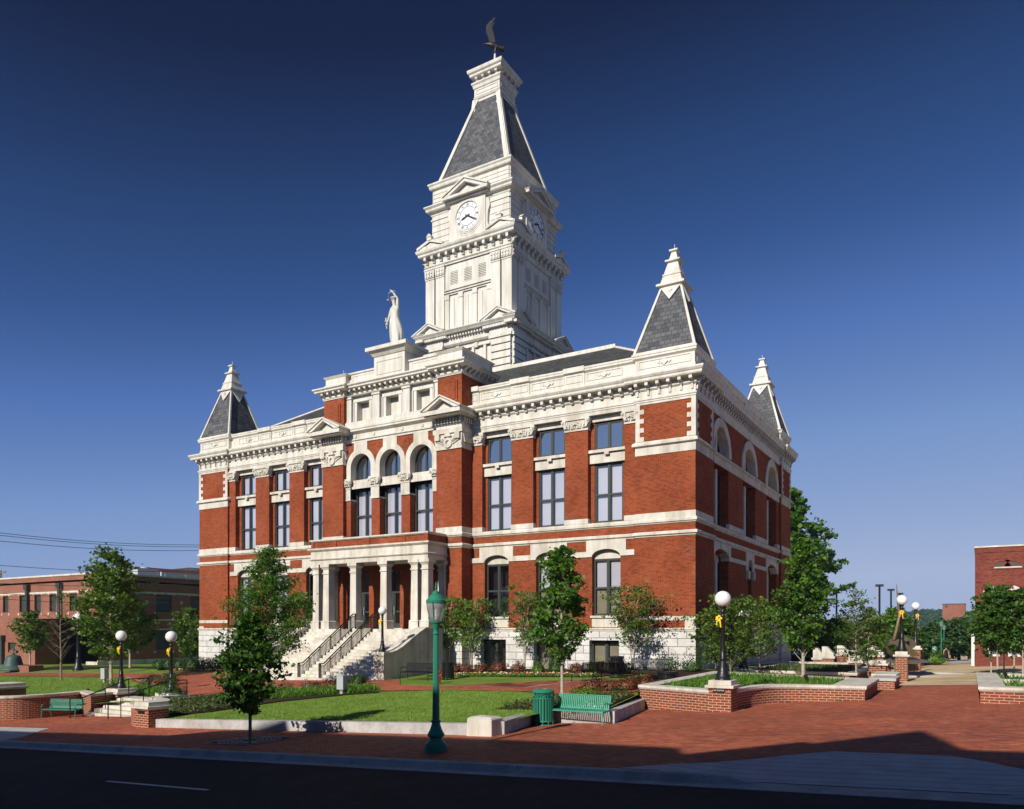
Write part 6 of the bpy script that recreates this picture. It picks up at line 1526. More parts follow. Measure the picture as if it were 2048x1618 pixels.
# scales held aloft and sword hilt
m.tube([(-.25,-.12,3.52),(-.5,-.12,3.46)],.012,6); m.tube([(-.25,-.12,3.52),(.02,-.12,3.5)],.012,6)
for x,zz in ((-.5,3.46),(.02,3.5)):
    m.tube([(x,-.12,zz),(x,-.12,zz-.42)],.006,4); m.lathe(x,-.12,[(.02,zz-.46),(.09,zz-.44),(.1,zz-.41)],12)
m.build('scales','white_paint',st_,world=False)
m=MB(); m.tube([(-.66,-.15,1.9),(-.6,-.15,1.3)],[.035,.03],8); m.tube([(-.64,-.3,1.72),(-.64,0,1.72)],.02,6); m.sphere((-.66,-.15,1.93),.05,8,6); m.build('sword','white_paint',st_,world=False)
st_.scale=(1.03,1.03,1.03)
m=MB(); m.tube([(-24.3,.6,19.6),(-24.3,.6,20.35)],.015,5); tag(m.build('lightning_rod','white_paint'),'thin white rod on the left end of the roof parapet','rod')
# eagle
eg=thing('eagle','shade-darkened bronze eagle with raised wings perched on the tower finial','eagle',(TX,TY,46.55),None,math.atan2(-.5163,-.8565))
V=[(-.08,0,.50),(.18,0,.60),(.42,0,.68),(.6,0,.70),(.80,0,.70),(-.32,0,.44),(-.5,0,.38)]
skinned('body',V,[(0,1),(1,2),(2,3),(3,4),(0,5),(5,6)],[(.2,.2),(.23,.22),(.17,.17),(.10,.10),(.09,.09),(.18,.15),(.14,.1)],'shaded_bronze',eg,2)
m=MB(); m.tube([(.84,0,.70),(.94,0,.68),(.97,0,.63)],[.05,.03,.008],8); m.build('beak','shaded_bronze',eg,world=False)
for s_ in (-1,1):
    m=MB(); m.tube([(-.06,s_*.08,.42),(-.04,s_*.09,.2),(.0,s_*.09,.02)],[.10,.09,.05],8)
    for a in (-.5,0,.5): m.tube([(.02,s_*.09,.02),(.12*math.cos(a),s_*.09+.12*math.sin(a),.0)],.015,5)
    m.build('leg','shaded_bronze',eg,world=False)
    # wing: curved blade sheet made of feathers, raised almost upright
    m=MB(); lead=[(.39,.76),(.53,1.36),(.68,1.71),(.64,1.99),(.43,2.22),(.12,2.47),(-.02,2.56)]; trail=[(-.04,.72),(.08,1.36),(.18,1.68),(.25,1.93),(.20,2.14),(.07,2.4),(-.03,2.54)]
    def W(p,t,e): return (p[0],s_*(.10+.10*t+e),p[1])
    n=len(lead)
    for e in (0,.05):
        for i in range(n-1): m.quad(W(lead[i],i/n,e),W(lead[i+1],(i+1)/n,e),W(trail[i+1],(i+1)/n,e),W(trail[i],i/n,e))
    for i in range(n-1):
        m.quad(W(lead[i],i/n,0),W(lead[i+1],(i+1)/n,0),W(lead[i+1],(i+1)/n,.05),W(lead[i],i/n,.05)); m.quad(W(trail[i],i/n,0),W(trail[i+1],(i+1)/n,0),W(trail[i+1],(i+1)/n,.05),W(trail[i],i/n,.05))
    for i in range(9):
        t=i/9*(n-1); k=int(t); f=t-k; tr0=(trail[k][0]+(trail[min(k+1,n-1)][0]-trail[k][0])*f,trail[k][1]+(trail[min(k+1,n-1)][1]-trail[k][1])*f)
        m.tube([W((tr0[0]+.15,tr0[1]-.05),t/n,.025),W((tr0[0]-.05,tr0[1]+.02),t/n,.025)],[.04,.012],5)
    m.build('wing','shaded_bronze',eg,world=False)
m=MB()
for k in range(5): y=(k-2)*.07; m.tube([(-.34,y*.7,.40),(-.72,y,.30)],[.12,.12],8); m.tube([(-.4,y,.28),(-.70,y,.2)],[.05,.04],6)
m.build('tail','shaded_bronze',eg,world=False)
# ======================= PERSON =======================
u,v=atd(1892,77); z=zP(u,v)+.0
pe_=thing('person','person in a sleeveless black dress walking across the far pavement with a tan bag','person',(u,v,z),None,math.atan2(.8565*0-.5162,.0)*0+R(31))
V=[(0,0,.92),(0,0,1.15),(0,0,1.36),(0,0,1.48),(0,-.01,1.58),(-.17,0,1.36),(.17,0,1.36),(-.26,-.03,1.08),(-.33,-.1,.84),(.25,.02,1.08),(.28,.02,.82),(-.09,-.02,.5),(-.09,-.06,.1),(.09,.04,.5),(.08,.08,.12),(-.09,-.18,.03),(.08,-.04,.04)]
E_=[(0,1),(1,2),(2,3),(3,4),(2,5),(2,6),(5,7),(7,8),(6,9),(9,10),(0,11),(11,12),(0,13),(13,14),(12,15),(14,16)]
skinned('body',V,E_,[.13,.11,.11,.05,.095,.055,.055,.042,.03,.042,.03,.075,.042,.075,.042,.035,.035],'skin',pe_,2)
m=MB(); m.lathe(0,0,[(.19,.55),(.21,.8),(.185,.95),(.15,1.12),(.17,1.28),(.13,1.4)],18); m.v=[(a,b*.72,c) for a,b,c in m.v]; m.build('dress','black_cloth',pe_,world=False,smooth=True)
m=MB(); m.sphere((0,.02,1.6),.11,12,8,(1,1,1)); m.build('hair','hair',pe_,world=False,smooth=True)
m=MB(); fingers(m,(-.335,-.11,.82),(0,-.1,-1),(0,1,0),(1,0,0),.9); fingers(m,(.28,.02,.8),(0,0,-1),(0,1,0),(-1,0,0),.9); m.build('hand','skin',pe_,world=False)
m=MB(); m.sphere((0,-.11,1.57),.018,6,5); m.box(-.025,.025,-.103,-.098,1.525,1.532); m.build('face','skin',pe_,world=False)
bg_=thing('handbag','tan shoulder bag hanging at the side of the walking person','bag',(u,v,z),None,R(31)); m=MB(); m.frus(.36,.02,.55,.05,.85,.035,.12,.1); m.build('bag_body','tan_cloth',bg_,world=False); m=MB(); m.tube([(.36,-.08,.84),(.3,0,1.3),(.36,.1,.84)],.012,5); m.build('strap','tan_cloth',bg_,world=False)
# ======================= BELL =======================
bl=thing('bell','large green bronze bell on a low stand at far left','bell',(*gp(27,1344,zL)[:2],zL(-58,-3.4)))
m=MB(); m.lathe(0,0,[(1.02,.12),(1.04,.18),(.98,.3),(.82,.42),(.72,.6),(.64,.9),(.58,1.15),(.53,1.3),(.4,1.38),(.18,1.43),(.1,1.5)],36); m.build('bell_body','bell_bronze',bl,world=False,smooth=True)
m=MB(); m.box(-.2,.2,-.2,.2,0,.14); m.build('foot','shaded_bronze',bl,world=False); m=MB(); m.box(-.38,.25,-.13,.13,1.55,1.85); m.box(.25,.6,-.1,.1,1.6,1.8); m.tube([(0,0,1.45),(0,0,2.0)],.08,8); m.build('headstock','sculpture_bronze',bl,world=False)
# ======================= SCULPTURE AND FOUNTAIN =======================
d=46.; u,v=atd(1828,d); zg=zP(u,v); k_=d/F
def Pp(x,y,off=0):
    a=atd(x,d+off); return (a[0],a[1],zat(y,d+off))
sc_=thing('sculpture','brown bronze abstract sculpture of coiled sheets and a tall blade over a basin','sculpture',(u,v,zg))
def sheet(A,B,th=.06,dep=1.4,n=16):
    """ribbon between two pixel curves at differing depth, thickened"""
    m=MB(); P=[];Q=[]
    for i in range(n+1):
        t=i/n; P.append(crv(A,t)); Q.append(crv(B,t))
    for i in range(n):
        for (o,) in ((0,),(th,)):
            a,b,c,e=[Vector(q)+Vector((0,o,o*.4)) for q in (P[i],P[i+1],Q[i+1],Q[i])]; m.quad(tuple(a),tuple(b),tuple(c),tuple(e))
    for L_ in (P,Q):
        for i in range(n): a,b=Vector(L_[i]),Vector(L_[i+1]); o=Vector((0,th,th*.4)); m.quad(tuple(a),tuple(b),tuple(b+o),tuple(a+o))
    return m
def crv(C_,t):
    f=t*(len(C_)-1); i=min(int(f),len(C_)-2); f-=i
    p0=Vector(C_[max(i-1,0)]);p1=Vector(C_[i]);p2=Vector(C_[i+1]);p3=Vector(C_[min(i+2,len(C_)-1)])
    return tuple(.5*((2*p1)+(-p0+p2)*f+(2*p0-5*p1+4*p2-p3)*f*f+(-p0+3*p1-3*p2+p3)*f**3))
m=sheet([Pp(1772,1291,.8),Pp(1775,1282,1.2),Pp(1785,1278,1),Pp(1800,1280,.5),Pp(1818,1292,0),Pp(1840,1311,0)],[Pp(1783,1306,-1),Pp(1776,1296,-.8),Pp(1779,1289,-1.),Pp(1792,1291,-1),Pp(1806,1312,-.6),Pp(1838,1312,-.2)],.06); m.build('coiled_sheet','sculpture_bronze',sc_,smooth=True)
m=sheet([Pp(1771,1292,.4),Pp(1773,1302,.4),Pp(1780,1310,.3),Pp(1795,1315,.2),Pp(1838,1312,.1)],[Pp(1776,1291,-.8),Pp(1780,1300,-.8),Pp(1790,1307,-.6),Pp(1803,1313,-.5),Pp(1830,1313,-.2)],.05); m.build('coiled_sheet','sculpture_bronze',sc_,smooth=True)
m=sheet([Pp(1803,1280,.8),Pp(1812,1275,1.2),Pp(1824,1279,1),Pp(1832,1288,.6),Pp(1830,1294,.2)],[Pp(1812,1283,0),Pp(1818,1282,0),Pp(1820,1292,0),Pp(1824,1296,0),Pp(1829,1295,.1)],.05); m.build('folded_sheet','sculpture_bronze',sc_,smooth=True)
m=MB(); m.tube([Pp(1787,1280,.2),Pp(1793,1258,.3),Pp(1798,1235,.3),Pp(1796,1210,.3),Pp(1793,1169,.4)],[.09,.08,.08,.06,.02],6); m.tube([Pp(1790,1280,.5),Pp(1797,1248,.5)],[.1,.04],5); m.build('tall_blade','sculpture_bronze',sc_)
m=MB(); P=[Pp(1768,1320,0),Pp(1790,1314,.9),Pp(1830,1315,1.2),Pp(1868,1324,0),Pp(1830,1328,-1.2),Pp(1785,1326,-.8)]
c=Pp(1815,1321,0)
for i in range(6): m.quad(P[i],P[(i+1)%6],(c[0],c[1],c[2]+.12)); m.quad(P[i],P[(i+1)%6],(c[0],c[1],c[2]-.15))
m.build('base_wing','sculpture_bronze',sc_)
m=MB(); 
for x in (1808,1816,1824): m.tube([Pp(x,1325),Pp(x+2,1341)],[.25,.35],7)
m.build('rock_support','bark',sc_)
fb=thing('fountain_basin','round low stone basin with dark water under the sculpture','fountain',(u+.8,v-.3,zg)); m=MB(); cx,cy=u+.8,v-.3
m.lathe(cx,cy,[(2.75,zg-.3),(2.75,zg+.14),(2.3,zg+.14),(2.3,zg-.2)],48); m.build('basin_rim','edge_concrete',fb)
m=MB(); m.lathe(cx,cy,[(2.3,zg+.02),(.01,zg+.03)],40); m.build('basin_water','frame_paint',fb)
# ======================= BACKGROUND BUILDINGS =======================
def building(name,lab,loc): return thing(name,lab,'building',loc)
# left annexe: near corner at px 195, depth 75
d=77.0; cu,cv_=atd(195,d); zt=zat(1147,d); zg=zat(1338,d)-1.2; s=d/F
an=building('brick_annexe','long two storey brown brick building with flat roof at left, its right face in shade',(cu-15,cv_+10,zg))
LEN=42; DEP=40
TFa=lambda s_,dd,z:(cu+s_,cv_+dd,z); TSa=lambda s_,dd,z:(cu-dd,cv_+s_,z)
fr=MB(); 
# upper windows on lit face: u offsets from pixel x
def uo(x): return onv_(x,cv_)[0]-cu
def so(x): # offset along v on the u=cu plane
    r=(x-CX)/F; dd=(cu-CAM[0])/(r*UU[0]+UU[1]); return dd*(r*VV[0]+VV[1])+CAM[1]-cv_
def zf(x,y):
    r=(x-CX)/F; dd=(cv_-CAM[1])/(r*VV[0]+VV[1]); return zat(y,dd)
zw0,zw1=zat(1221,d),zat(1185,d)
xs=[(6,17),(39,51),(69,82),(99,112),(139,154)]
ops=[(uo(a),uo(b),zw0,zw1) for a,b in xs]; zm=zat(1236,d)
fr.grid(TFa,0,-LEN,0,zm,zt,ops,.3)
lops=[(uo(-60),uo(-30),zat(1310,d),zat(1288,d)),(uo(0),uo(6),zat(1332,d),zat(1288,d)),(uo(16),uo(30),zat(1310,d),zat(1288,d))]
fr.grid(TFa,0,-LEN,uo(70),zg-1,zm,lops,.3)
fr.box(-3.8+cu,cu-.002,cv_+2.4,cv_+2.6,zg-1,zm-.01); fr.box(cu+uo(70)-.3,cu+uo(70)-.003,cv_+.002,cv_+2.4,zg-1,zm-.01)  # ground floor recess, added to bring shade onto the lower wall
sxs=[(346,371),(394,418)]; 
sops=[]
for k in range(9): 
    a=2.2+k*4.2; sops+= [(a,a+1.9,zw0,zw1),(a,a+1.9,zat(1303,d),zat(1262,d))]
fr.grid(TSa,0,0,DEP,zg-1,zt,sops,.3)
fr.box(cu-LEN,cu-.01,cv_+DEP-.3,cv_+DEP,zg-1,zt-.01); fr.box(cu-LEN,cu-LEN+.3,cv_,cv_+DEP,zg-1,zt-.01)
fr.build('wall','brick_dark',an)
m=MB(); m.sweep([(cu-LEN,cv_+DEP),(cu-LEN,cv_),(cu,cv_),(cu,cv_+DEP)],[(-.3,zt-.02),(.08,zt-.02),(.08,zt+.16),(-.3,zt+.18)])
m.sweep([(cu-LEN,cv_),(cu,cv_),(cu,cv_+DEP)],[(-.05,zat(1183,d)),(.05,zat(1183,d)),(.05,zat(1179,d)),(-.05,zat(1179,d))])
m.sweep([(cu,cv_+.1),(cu,cv_+DEP)],[(-.05,zat(1260,d)),(.04,zat(1260,d)),(.04,zat(1257,d)),(-.05,zat(1257,d))]); m.sweep([(cu,cv_+.1),(cu,cv_+DEP)],[(-.05,zat(1240,d)),(.04,zat(1240,d)),(.04,zat(1237,d)),(-.05,zat(1237,d))])
m.sweep([(cu,cv_-.0),(cu,cv_+DEP)],[(-.05,zg-1),(.06,zg-1),(.06,zat(1322,d)),(-.05,zat(1321,d))]); m.box(cu-1.9,cu+.04,cv_-.06,cv_+.3,zg-1,zat(1324,d))
for a,b,c,e in ops:
    for q in (a-.25,b+.05): m.box(cu+q,cu+q+.2,cv_-.04,cv_+.1,c-.35,c-.1); m.box(cu+q,cu+q+.2,cv_-.04,cv_+.1,e+.0,e+.2)
for k,(a,b,c,e) in enumerate(sops):
    for q in (a-.25,b+.05):
        m.box(cu-.1,cu+.04,cv_+q,cv_+q+.2,c-.3,c-.08); m.box(cu-.1,cu+.04,cv_+q,cv_+q+.2,e,e+.2)
    if k%2==0: m.box(cu-.1,cu+.04,cv_+b+1.0,cv_+b+1.3,(c+e)/2,(c+e)/2+.3)
m.build('stone_bands','limestone',an)
for (a,b,c,e) in ops+lops:
    m=MB(); m.box(cu+a+.05,cu+b-.05,cv_+.2,cv_+.24,c+.03,e-.03); m.build('window','frame_paint',an)
for (a,b,c,e) in sops:
    m=MB(); m.box(cu-.24,cu-.2,cv_+a+.05,cv_+b-.05,c+.03,e-.03); m.build('window','frame_paint',an)
for x in (58,123,8):
    q=cu+uo(x); y0=zat(1162 if x!=8 else 1272,d); m=MB(); m.box(q-.2,q+.2,cv_-.35,cv_-.01,zg if x==8 else zm,y0-.5); m.box(q-.35,q+.35,cv_-.45,cv_-.01,y0-.5,y0); m.build('downpipe','frame_paint',an)
m=MB(); m.box(cu-LEN,cu,cv_,cv_+DEP,zt-.7,zt-.5); m.build('flat_roof','white_roof',an)
# rooftop plant
h1=thing('rooftop_unit','pale louvred air conditioning unit on the annexe roof','rooftop unit',(cu-3,cv_+9,zt)); m=MB(); hu,hv=atd(252,84); m.box(hu,hu+2.1,hv,hv+2.5,zt-.5,zat(1137,84)); m.lathe(hu+1.6,hv+1.2,[(.5,zat(1137,84)),(.5,zat(1136,84)+.1)],16); m.build('casing','steel_box',h1); m=MB()
for k in range(7): m.box(hu+.1,hu+1.1,hv-.06,hv,zt+.1+k*.15,zt+.18+k*.15)
m.build('louvres','frame_paint',h1)
h2=thing('rooftop_duct','long low grey duct run behind the roof unit on the annexe','duct',(cu-3,cv_+20,zt)); m=MB(); m.box(hu+1.3,hu+2.4,hv+2.6,hv+24,zt-.4,zt+.75); [m.box(hu+2.4,hu+2.47,hv+3+k*2.6,hv+5+k*2.6,zt+.1,zt+.6) for k in range(8)]; m.build('casing','steel_box',h2)
h3=building('rooftop_brick_block','dark red brick block rising beyond the annexe roof',(cu,cv_+45,zt)); uu_,vv_=atd(270,98); m=MB(); m.box(uu_-3.0,uu_,vv_,vv_+34,zt-1,zat(1133,98)); m.build('wall','brick_dark',h3)
m=MB(); gu,gv=atd(352,128); q=zat(1135,128); m.prism([(-1,3),(9,3),(9,q-1.9),(2.2,q),(-1,q-.3)],lambda s_,dd,z:(gu+s_*.9,gv+s_*.5+dd,z),0,8); m.build('grey_gable','roof_shingle',h3)
h4=thing('skylight_rack','low white roof panels on the annexe roof','roof panels',(cu-12,cv_+6,zt)); m=MB(); q=cu+uo(55); m.box(q,q+5,cv_+5,cv_+7,zt+.1,zt+.75); m.box(q+5.6,q+9,cv_+5,cv_+7,zt+.2,zt+.8); m.build('panel','white_roof',h4)
# power lines
pw=thing('power_lines','thin dark overhead wires crossing the sky at left from an off picture pole','power lines',(-60,10,12))
for y0,y1,dd in ((1063,1090,60),(1068,1094,61),(1080,1101,60),(1130,1141,64),(1168,1165,66),(1187,1192,66),(1198,1203,66)):
    m=MB(); a=atd(-60,dd); b=atd(420,dd+14); z0=zat(y0-4,dd); z1=zat(y1,dd+14); n=10
    m.tube([(a[0]+(b[0]-a[0])*t/n,a[1]+(b[1]-a[1])*t/n,z0+(z1-z0)*t/n-.9*math.sin(math.pi*t/n)*.4) for t in range(n+1)],.022,4); m.build('wire','frame_paint',pw)
up=thing('utility_pole','wooden utility pole top with crossarm at the left picture edge','utility pole',(*atd(1,95),0)); a=atd(1,95); m=MB(); m.tube([(a[0],a[1],-2),(a[0],a[1],zat(1141,95))],.16,8); m.build('pole','bark',up); m=MB(); m.box(a[0]-1.2,a[0]+1.2,a[1]-.07,a[1]+.07,zat(1146,95),zat(1146,95)+.15); m.build('crossarm','bark',up)
m=MB(); a=atd(20,66); b=atd(88,66); m.box(a[0],b[0]+.5,a[1],a[1]+1.2,zat(1339,66)-.4,zat(1330,66)); tag(m.build('low_dark_wall','brick_dark'),'long low dark block behind the bell and small tree','wall')
# right corner building
bv=34.0; bu=onv_(1950,bv)[0]; dd=(bv-CAM[1])/(((1950-CX)/F)*VV[0]+VV[1])
zt=zat(1096,dd); zg=zat(1335,dd)
rb=building('brick_corner_building','two storey red brick corner building with white framed windows at the right edge',(bu+10,bv+8,zg))
m=MB(); TB=lambda s_,q,z:(bu+s_,bv+q,z); ux=lambda x:onv_(x,bv)[0]-bu
wz0,wz1=zat(1312,dd),zat(1188,dd)
wins=[(ux(1974)+k*ux(2016)*0+k*(ux(2016)-ux(1974)) ,ux(1999)+k*(ux(2016)-ux(1974))) for k in range(7)]
m.grid(TB,0,0,24,zg-1,zt,[(a,b,wz0,wz1) for a,b in wins],.3)
m.box(bu,bu+.3,bv+.31,bv+18,zg-1,zt-.01); m.box(bu,bu+24,bv+17.7,bv+18,zg-1,zt-.01)
for z0,z1,e in ((zat(1106,dd),zat(1104,dd),.06),(zat(1140,dd),zat(1138,dd),.05),): m.box(bu+.6,bu+24,bv-e,bv,z0,z1)
for k in range(40): m.box(bu+.6+k*.6,bu+.85+k*.6,bv-.04,bv,zat(1152,dd),zat(1148,dd)); m.box(bu+.75+k*.6,bu+1.0+k*.6,bv-.04,bv,zat(1120,dd),zat(1117,dd))
m.box(bu,bu+.5,bv-.05,bv,zat(1165,dd),zt)
m.build('wall','brick_old',rb)
for xc in (2005,2025.5):
    cc=ux(xc); z0_=zat(1136,dd); m=MB(); m.prism([(cc-.55,z0_)]+[(cc-.55*math.cos(math.pi*k/12),z0_+.42*math.sin(math.pi*k/12)) for k in range(1,12)]+[(cc+.55,z0_)],TB,-.015,.1); f=m.build('arched_window','frame_paint',rb)
    m=MB(); m.ring(TB,-.06,.06,cc,z0_,.56,.80,0,180,16,.8); m.build('brick_arch','brick_old',f)
m=MB(); m.box(bu-.05,bu+24,bv-.08,bv+18,zt,zt+.12); m.build('roof_coping','limestone',rb)
m=MB()
for a,b in wins:
    c=(a+b)/2; m.prism([(a-.25,wz1-.05),(a-.25,wz1+.25),(c,wz1+.6),(b+.25,wz1+.25),(b+.25,wz1-.05),(c,wz1+.3)],TB,-.08,.02)
m.box(bu+ux(1988),bu+ux(2044),bv-.08,bv,zat(1138,dd),zat(1135.5,dd)); m.build('window_hood','limestone',rb)
m=MB()
for a,b in wins[1:3]: 
    c=(a+b)/2-.3
m.build('arch_trim','limestone',rb) if m.v else None
for a,b in wins:
    m=MB()
    for q in ((a,a+.22,wz0,wz1),(b-.22,b,wz0,wz1),(a+.22,b-.22,wz1-.2,wz1),(a+.22,b-.22,wz0,wz0+.15),(a+.22,b-.22,zat(1207,dd)-.06,zat(1207,dd)+.06),(a+.22,b-.22,zat(1287,dd)-.1,zat(1287,dd)+.1)): m.box(bu+q[0],bu+q[1],bv+.05,bv+.2,q[2],q[3])
    f=m.build('window','window_white',rb); m=MB(); m.box(bu+a+.1,bu+b-.1,bv+.15,bv+.17,wz0+.05,wz1-.05); m.build('pane','frame_paint',f)
m=MB(); m.box(bu-.28,bu-.05,bv+3,bv+3.3,zg,zat(1250,dd)); m.build('side_downpipe','window_white',rb)
# far low shop with tan roof
d=112.; a=atd(1655,d); b=atd(1935,d)
sh=building('low_shop','long low shop with a tan shingled roof beyond the plaza',((a[0]+b[0])/2,(a[1]+b[1])/2,-1)); m=MB(); ang=math.atan2(b[1]-a[1],b[0]-a[0]); L_=math.hypot(b[0]-a[0],b[1]-a[1])
Tm=lambda s_,q,z:(a[0]+math.cos(ang)*s_-math.sin(ang)*q,a[1]+math.sin(ang)*s_+math.cos(ang)*q,z)
m.box(0,L_,0,10,-3,zat(1288,d),Tm); m.build('wall','tan_wall',sh); m=MB(); m.prism([(0,zat(1288,d)),(0,zat(1284,d)),(4,zat(1265,d)),(5,zat(1265,d)),(5,zat(1288,d))],lambda y_,x_,z:Tm(x_,y_-.6,z),0,L_); m.build('roof','tan_roof',sh)
m=MB(); m.box(L_*.55,L_*.78,4.5,9,zat(1265,d),zat(1261,d),Tm); m.build('roof_box','tan_wall',sh)
m=MB(); m.box(.2,L_*.9,-.1,0,zat(1316,d),zat(1292,d),Tm); m.build('shop_front','frame_paint',sh)
m=MB(); m.box(L_*.57,L_*.74,-.25,-.05,zat(1289.5,d),zat(1286,d),Tm); m.build('sign_band','green_paint',sh)
d=90.; a=atd(1836,d); dc=thing('parked_van','dark black van parked beyond the rear globe lamp','van',(a[0]+1.3,a[1]+2,zP(*a)),None,0)
m=MB(); z0=zP(*a); m.prism([(0,.35),(4.6,.35),(4.7,.9),(4.3,1.15),(3.6,1.95),(.1,2.0),(0,1.9)],lambda s_,q_,z:(a[0]+q_,a[1]+s_,z0+z),0,1.9); m.build('body','black_metal',dc,bevel=.05)
for s_ in (.9,3.8):
    for q_ in (-.02,1.72): m=MB(); m.tube([(a[0]+q_,a[1]+s_,z0+.35),(a[0]+q_+.2,a[1]+s_,z0+.35)],.35,16); m.build('wheel','black_cloth',dc)
m=MB(); m.box(a[0]+.2,a[0]+1.7,a[1]-.02,a[1],z0+1.2,z0+1.8); m.build('rear_window','mirror_glass',dc)
for q_ in (.08,1.67): m=MB(); m.box(a[0]+q_,a[0]+q_+.15,a[1]-.02,a[1]+.02,z0+.8,z0+1.1); m.build('tail_light','red_paint',dc)
a=atd(1592,60); z0=zP(*a); cr=thing('parked_car','dark car parked in the shade behind the planter maple','car',(a[0],a[1],z0))
m=MB(); m.prism([(-2.2,.3),(2.2,.3),(2.25,.75),(1.5,.9),(.8,1.4),(-1.0,1.42),(-1.7,.95),(-2.2,.85)],lambda s_,q_,z:(a[0]+s_,a[1]+q_,z0+z),0,1.8); m.build('body','black_metal',cr,bevel=.05)
for s_ in (-1.4,1.4): m=MB(); m.tube([(a[0]+s_,a[1]-.02,z0+.32),(a[0]+s_,a[1]+.22,z0+.32)],.32,16); m.build('wheel','black_cloth',cr)
m=MB(); m.prism([(-1.4,.95),(1.25,.95),(.75,1.33),(-.95,1.35)],lambda s__,q_,z:(a[0]+s__,a[1]+q_,z0+z),-.015,0); m.build('side_window','side_glass',cr)
d=150.; a=atd(1885,d); b=atd(1929,d); tb=building('brick_tower_block','plain brown brick tower block above the far trees',(a[0]+2,a[1],-2)); m=MB(); m.box(a[0]+.0,b[0]+.2,a[1]+.1,a[1]+5,-3,zat(1209,d)); m.build('wall','brick_dark',tb); m=MB(); m.box(a[0]+.4,a[0]+.9,a[1]-.0,a[1]+.1,zat(1213,d)-.1,zat(1211,d)); m.build('vent','frame_paint',tb); m=MB(); m.box(a[0]-.05,b[0]+.25,a[1]+.05,a[1]+5.1,zat(1209,d),zat(1208,d)+.05); m.build('roof_coping','frame_paint',tb)
# car park lights and far green lamps
for i,(x,yt,dd_,nm) in enumerate(((1673,1178,88,'first from the left, rising above the dark trees'),(1759,1169,80,'tallest, standing alone against the sky'),(1782,1178,92,'behind the sculpture spike'),(1800,1186,100,'shortest, right of the sculpture spike'))):
    a=atd(x,dd_); t_=thing('car_park_light','tall black twin headed car park light, '+nm,'light pole',(a[0],a[1],zP(*a)),'tall black car park lights'); m=MB(); m.tube([(a[0],a[1],zP(*a)),(a[0],a[1],zat(yt,dd_))],.1,8); m.build('pole','black_metal',t_); m=MB(); z=zat(yt,dd_)
    for s_ in (-1,1): m.box(a[0]+s_*.05,a[0]+s_*.38,a[1]-.2,a[1]+.2,z-.22,z+.02)
    m.box(a[0]-.2,a[0]+.2,a[1]-.05,a[1]+.05,z-.15,z-.05); m.build('lamp_head','black_metal',t_)
for i,(x,yt,dd_) in enumerate(((1882.5,1241,80),(1888,1249,88),(1893.5,1257,96),(1899,1260,104))):
    a=atd(x,dd_); z0=zP(*a); z1=zat(yt,dd_); t_=thing('street_lamp',('first and tallest','second','third','last and smallest')[i]+' green street lamp in the far row on the side street','street lamp',(a[0],a[1],z0),'far green street lamps'); m=MB(); m.lathe(a[0],a[1],[(.2,z0),(.18,z0+.3),(.06,z0+.5),(.045,z1-.7),(.12,z1-.6)],10); m.build('lamp_post','green_paint',t_)
    m=MB(); m.lathe(a[0],a[1],[(.11,z1-.6),(.2,z1-.2)],12); m.build('lantern_glass','lamp_glass',t_); m=MB(); m.lathe(a[0],a[1],[(.22,z1-.2),(.16,z1-.08),(.03,z1-.03),(.02,z1+.08)],12); m.build('lantern_cap','green_paint',t_)
a=atd(1868,80); m=MB(); z0=zP(*a)
bush('bush','clipped green hedge mound at the foot of the far green lamps','bush',a[0],a[1]-8,zP(a[0],a[1]-8),1.6,1.3,2500,.14,'leaf_light',150)
sgn=thing('street_sign','green and white sign board beyond the far lamps','sign',(*atd(1868,85),-1)); a=atd(1864,85); b=atd(1874,85); m=MB(); m.box(a[0],b[0],a[1],a[1]+.1,zat(1304,85),zat(1293,85)); m.build('sign_board','green_paint',sgn); m=MB(); m.tube([(a[0]+.2,a[1],-2),(a[0]+.2,a[1],zat(1295,85))],.05,6); m.build('post','black_metal',sgn)
m=MB(); m.tube([Vector((*atd(1868,84.9),zat(1303,84.9))),Vector((*atd(1871,84.9),zat(1300,84.9))),Vector((*atd(1866,84.9),zat(1297,84.9))),Vector((*atd(1870,84.9),zat(1294,84.9)))],.09,5); m.build('emblem','globe',sgn)
# wooded hill on the horizon
rg=np.random.RandomState(5); hm=MB()
def hz(x,y,px): return 0
D_=520.
pts=[]; nX=90
hillP=[]
prof_=[(1560,1232),(1640,1235),(1700,1238),(1760,1236),(1800,1224),(1840,1216),(1870,1215),(1920,1220),(1960,1218),(2060,1214),(2200,1210),(2500,1206)]
def hy_(x): 
    for (a,b),(c,e) in zip(prof_,prof_[1:]):
        if a<=x<=c: return b+(e-b)*(x-a)/(c-a)
    return 1236
rows=14
for j in range(rows+1):
    for i in range(nX+1):
        x=1480+i*(2500-1480)/nX; dd_=D_+j*22; a=atd(x,dd_); t=math.sin(math.pi*.5*min(1,j/(rows*.75))); z=-6+(zat(hy_(x),D_+22*rows*.7)-(-6)-9)*t
        hm.v.append((a[0],a[1],z))
for j in range(rows):
    for i in range(nX): q=j*(nX+1)+i; hm.f.append((q,q+1,q+nX+2,q+nX+1))
o=hm.build('hill','leaf_far',smooth=True); tag(o,kind='structure')
HV=np.array(hm.v).reshape(rows+1,nX+1,3); P=[]
for _ in range(5200):
    j=rg.rand()*rows*.9; i=rg.rand()*nX; p=HV[int(j),int(i)]+(HV[min(int(j)+1,rows),int(i)]-HV[int(j),int(i)])*(j%1)+(HV[int(j),min(int(i)+1,nX)]-HV[int(j),int(i)])*(i%1)
    r_=rg.uniform(2.5,5); q=rg.normal(size=(16,3)); q/=np.linalg.norm(q,axis=1)[:,None]; q[:,2]=np.abs(q[:,2]); P.append(p+np.array([0,0,1.5])+q*r_*np.array([1,1,1.3]))
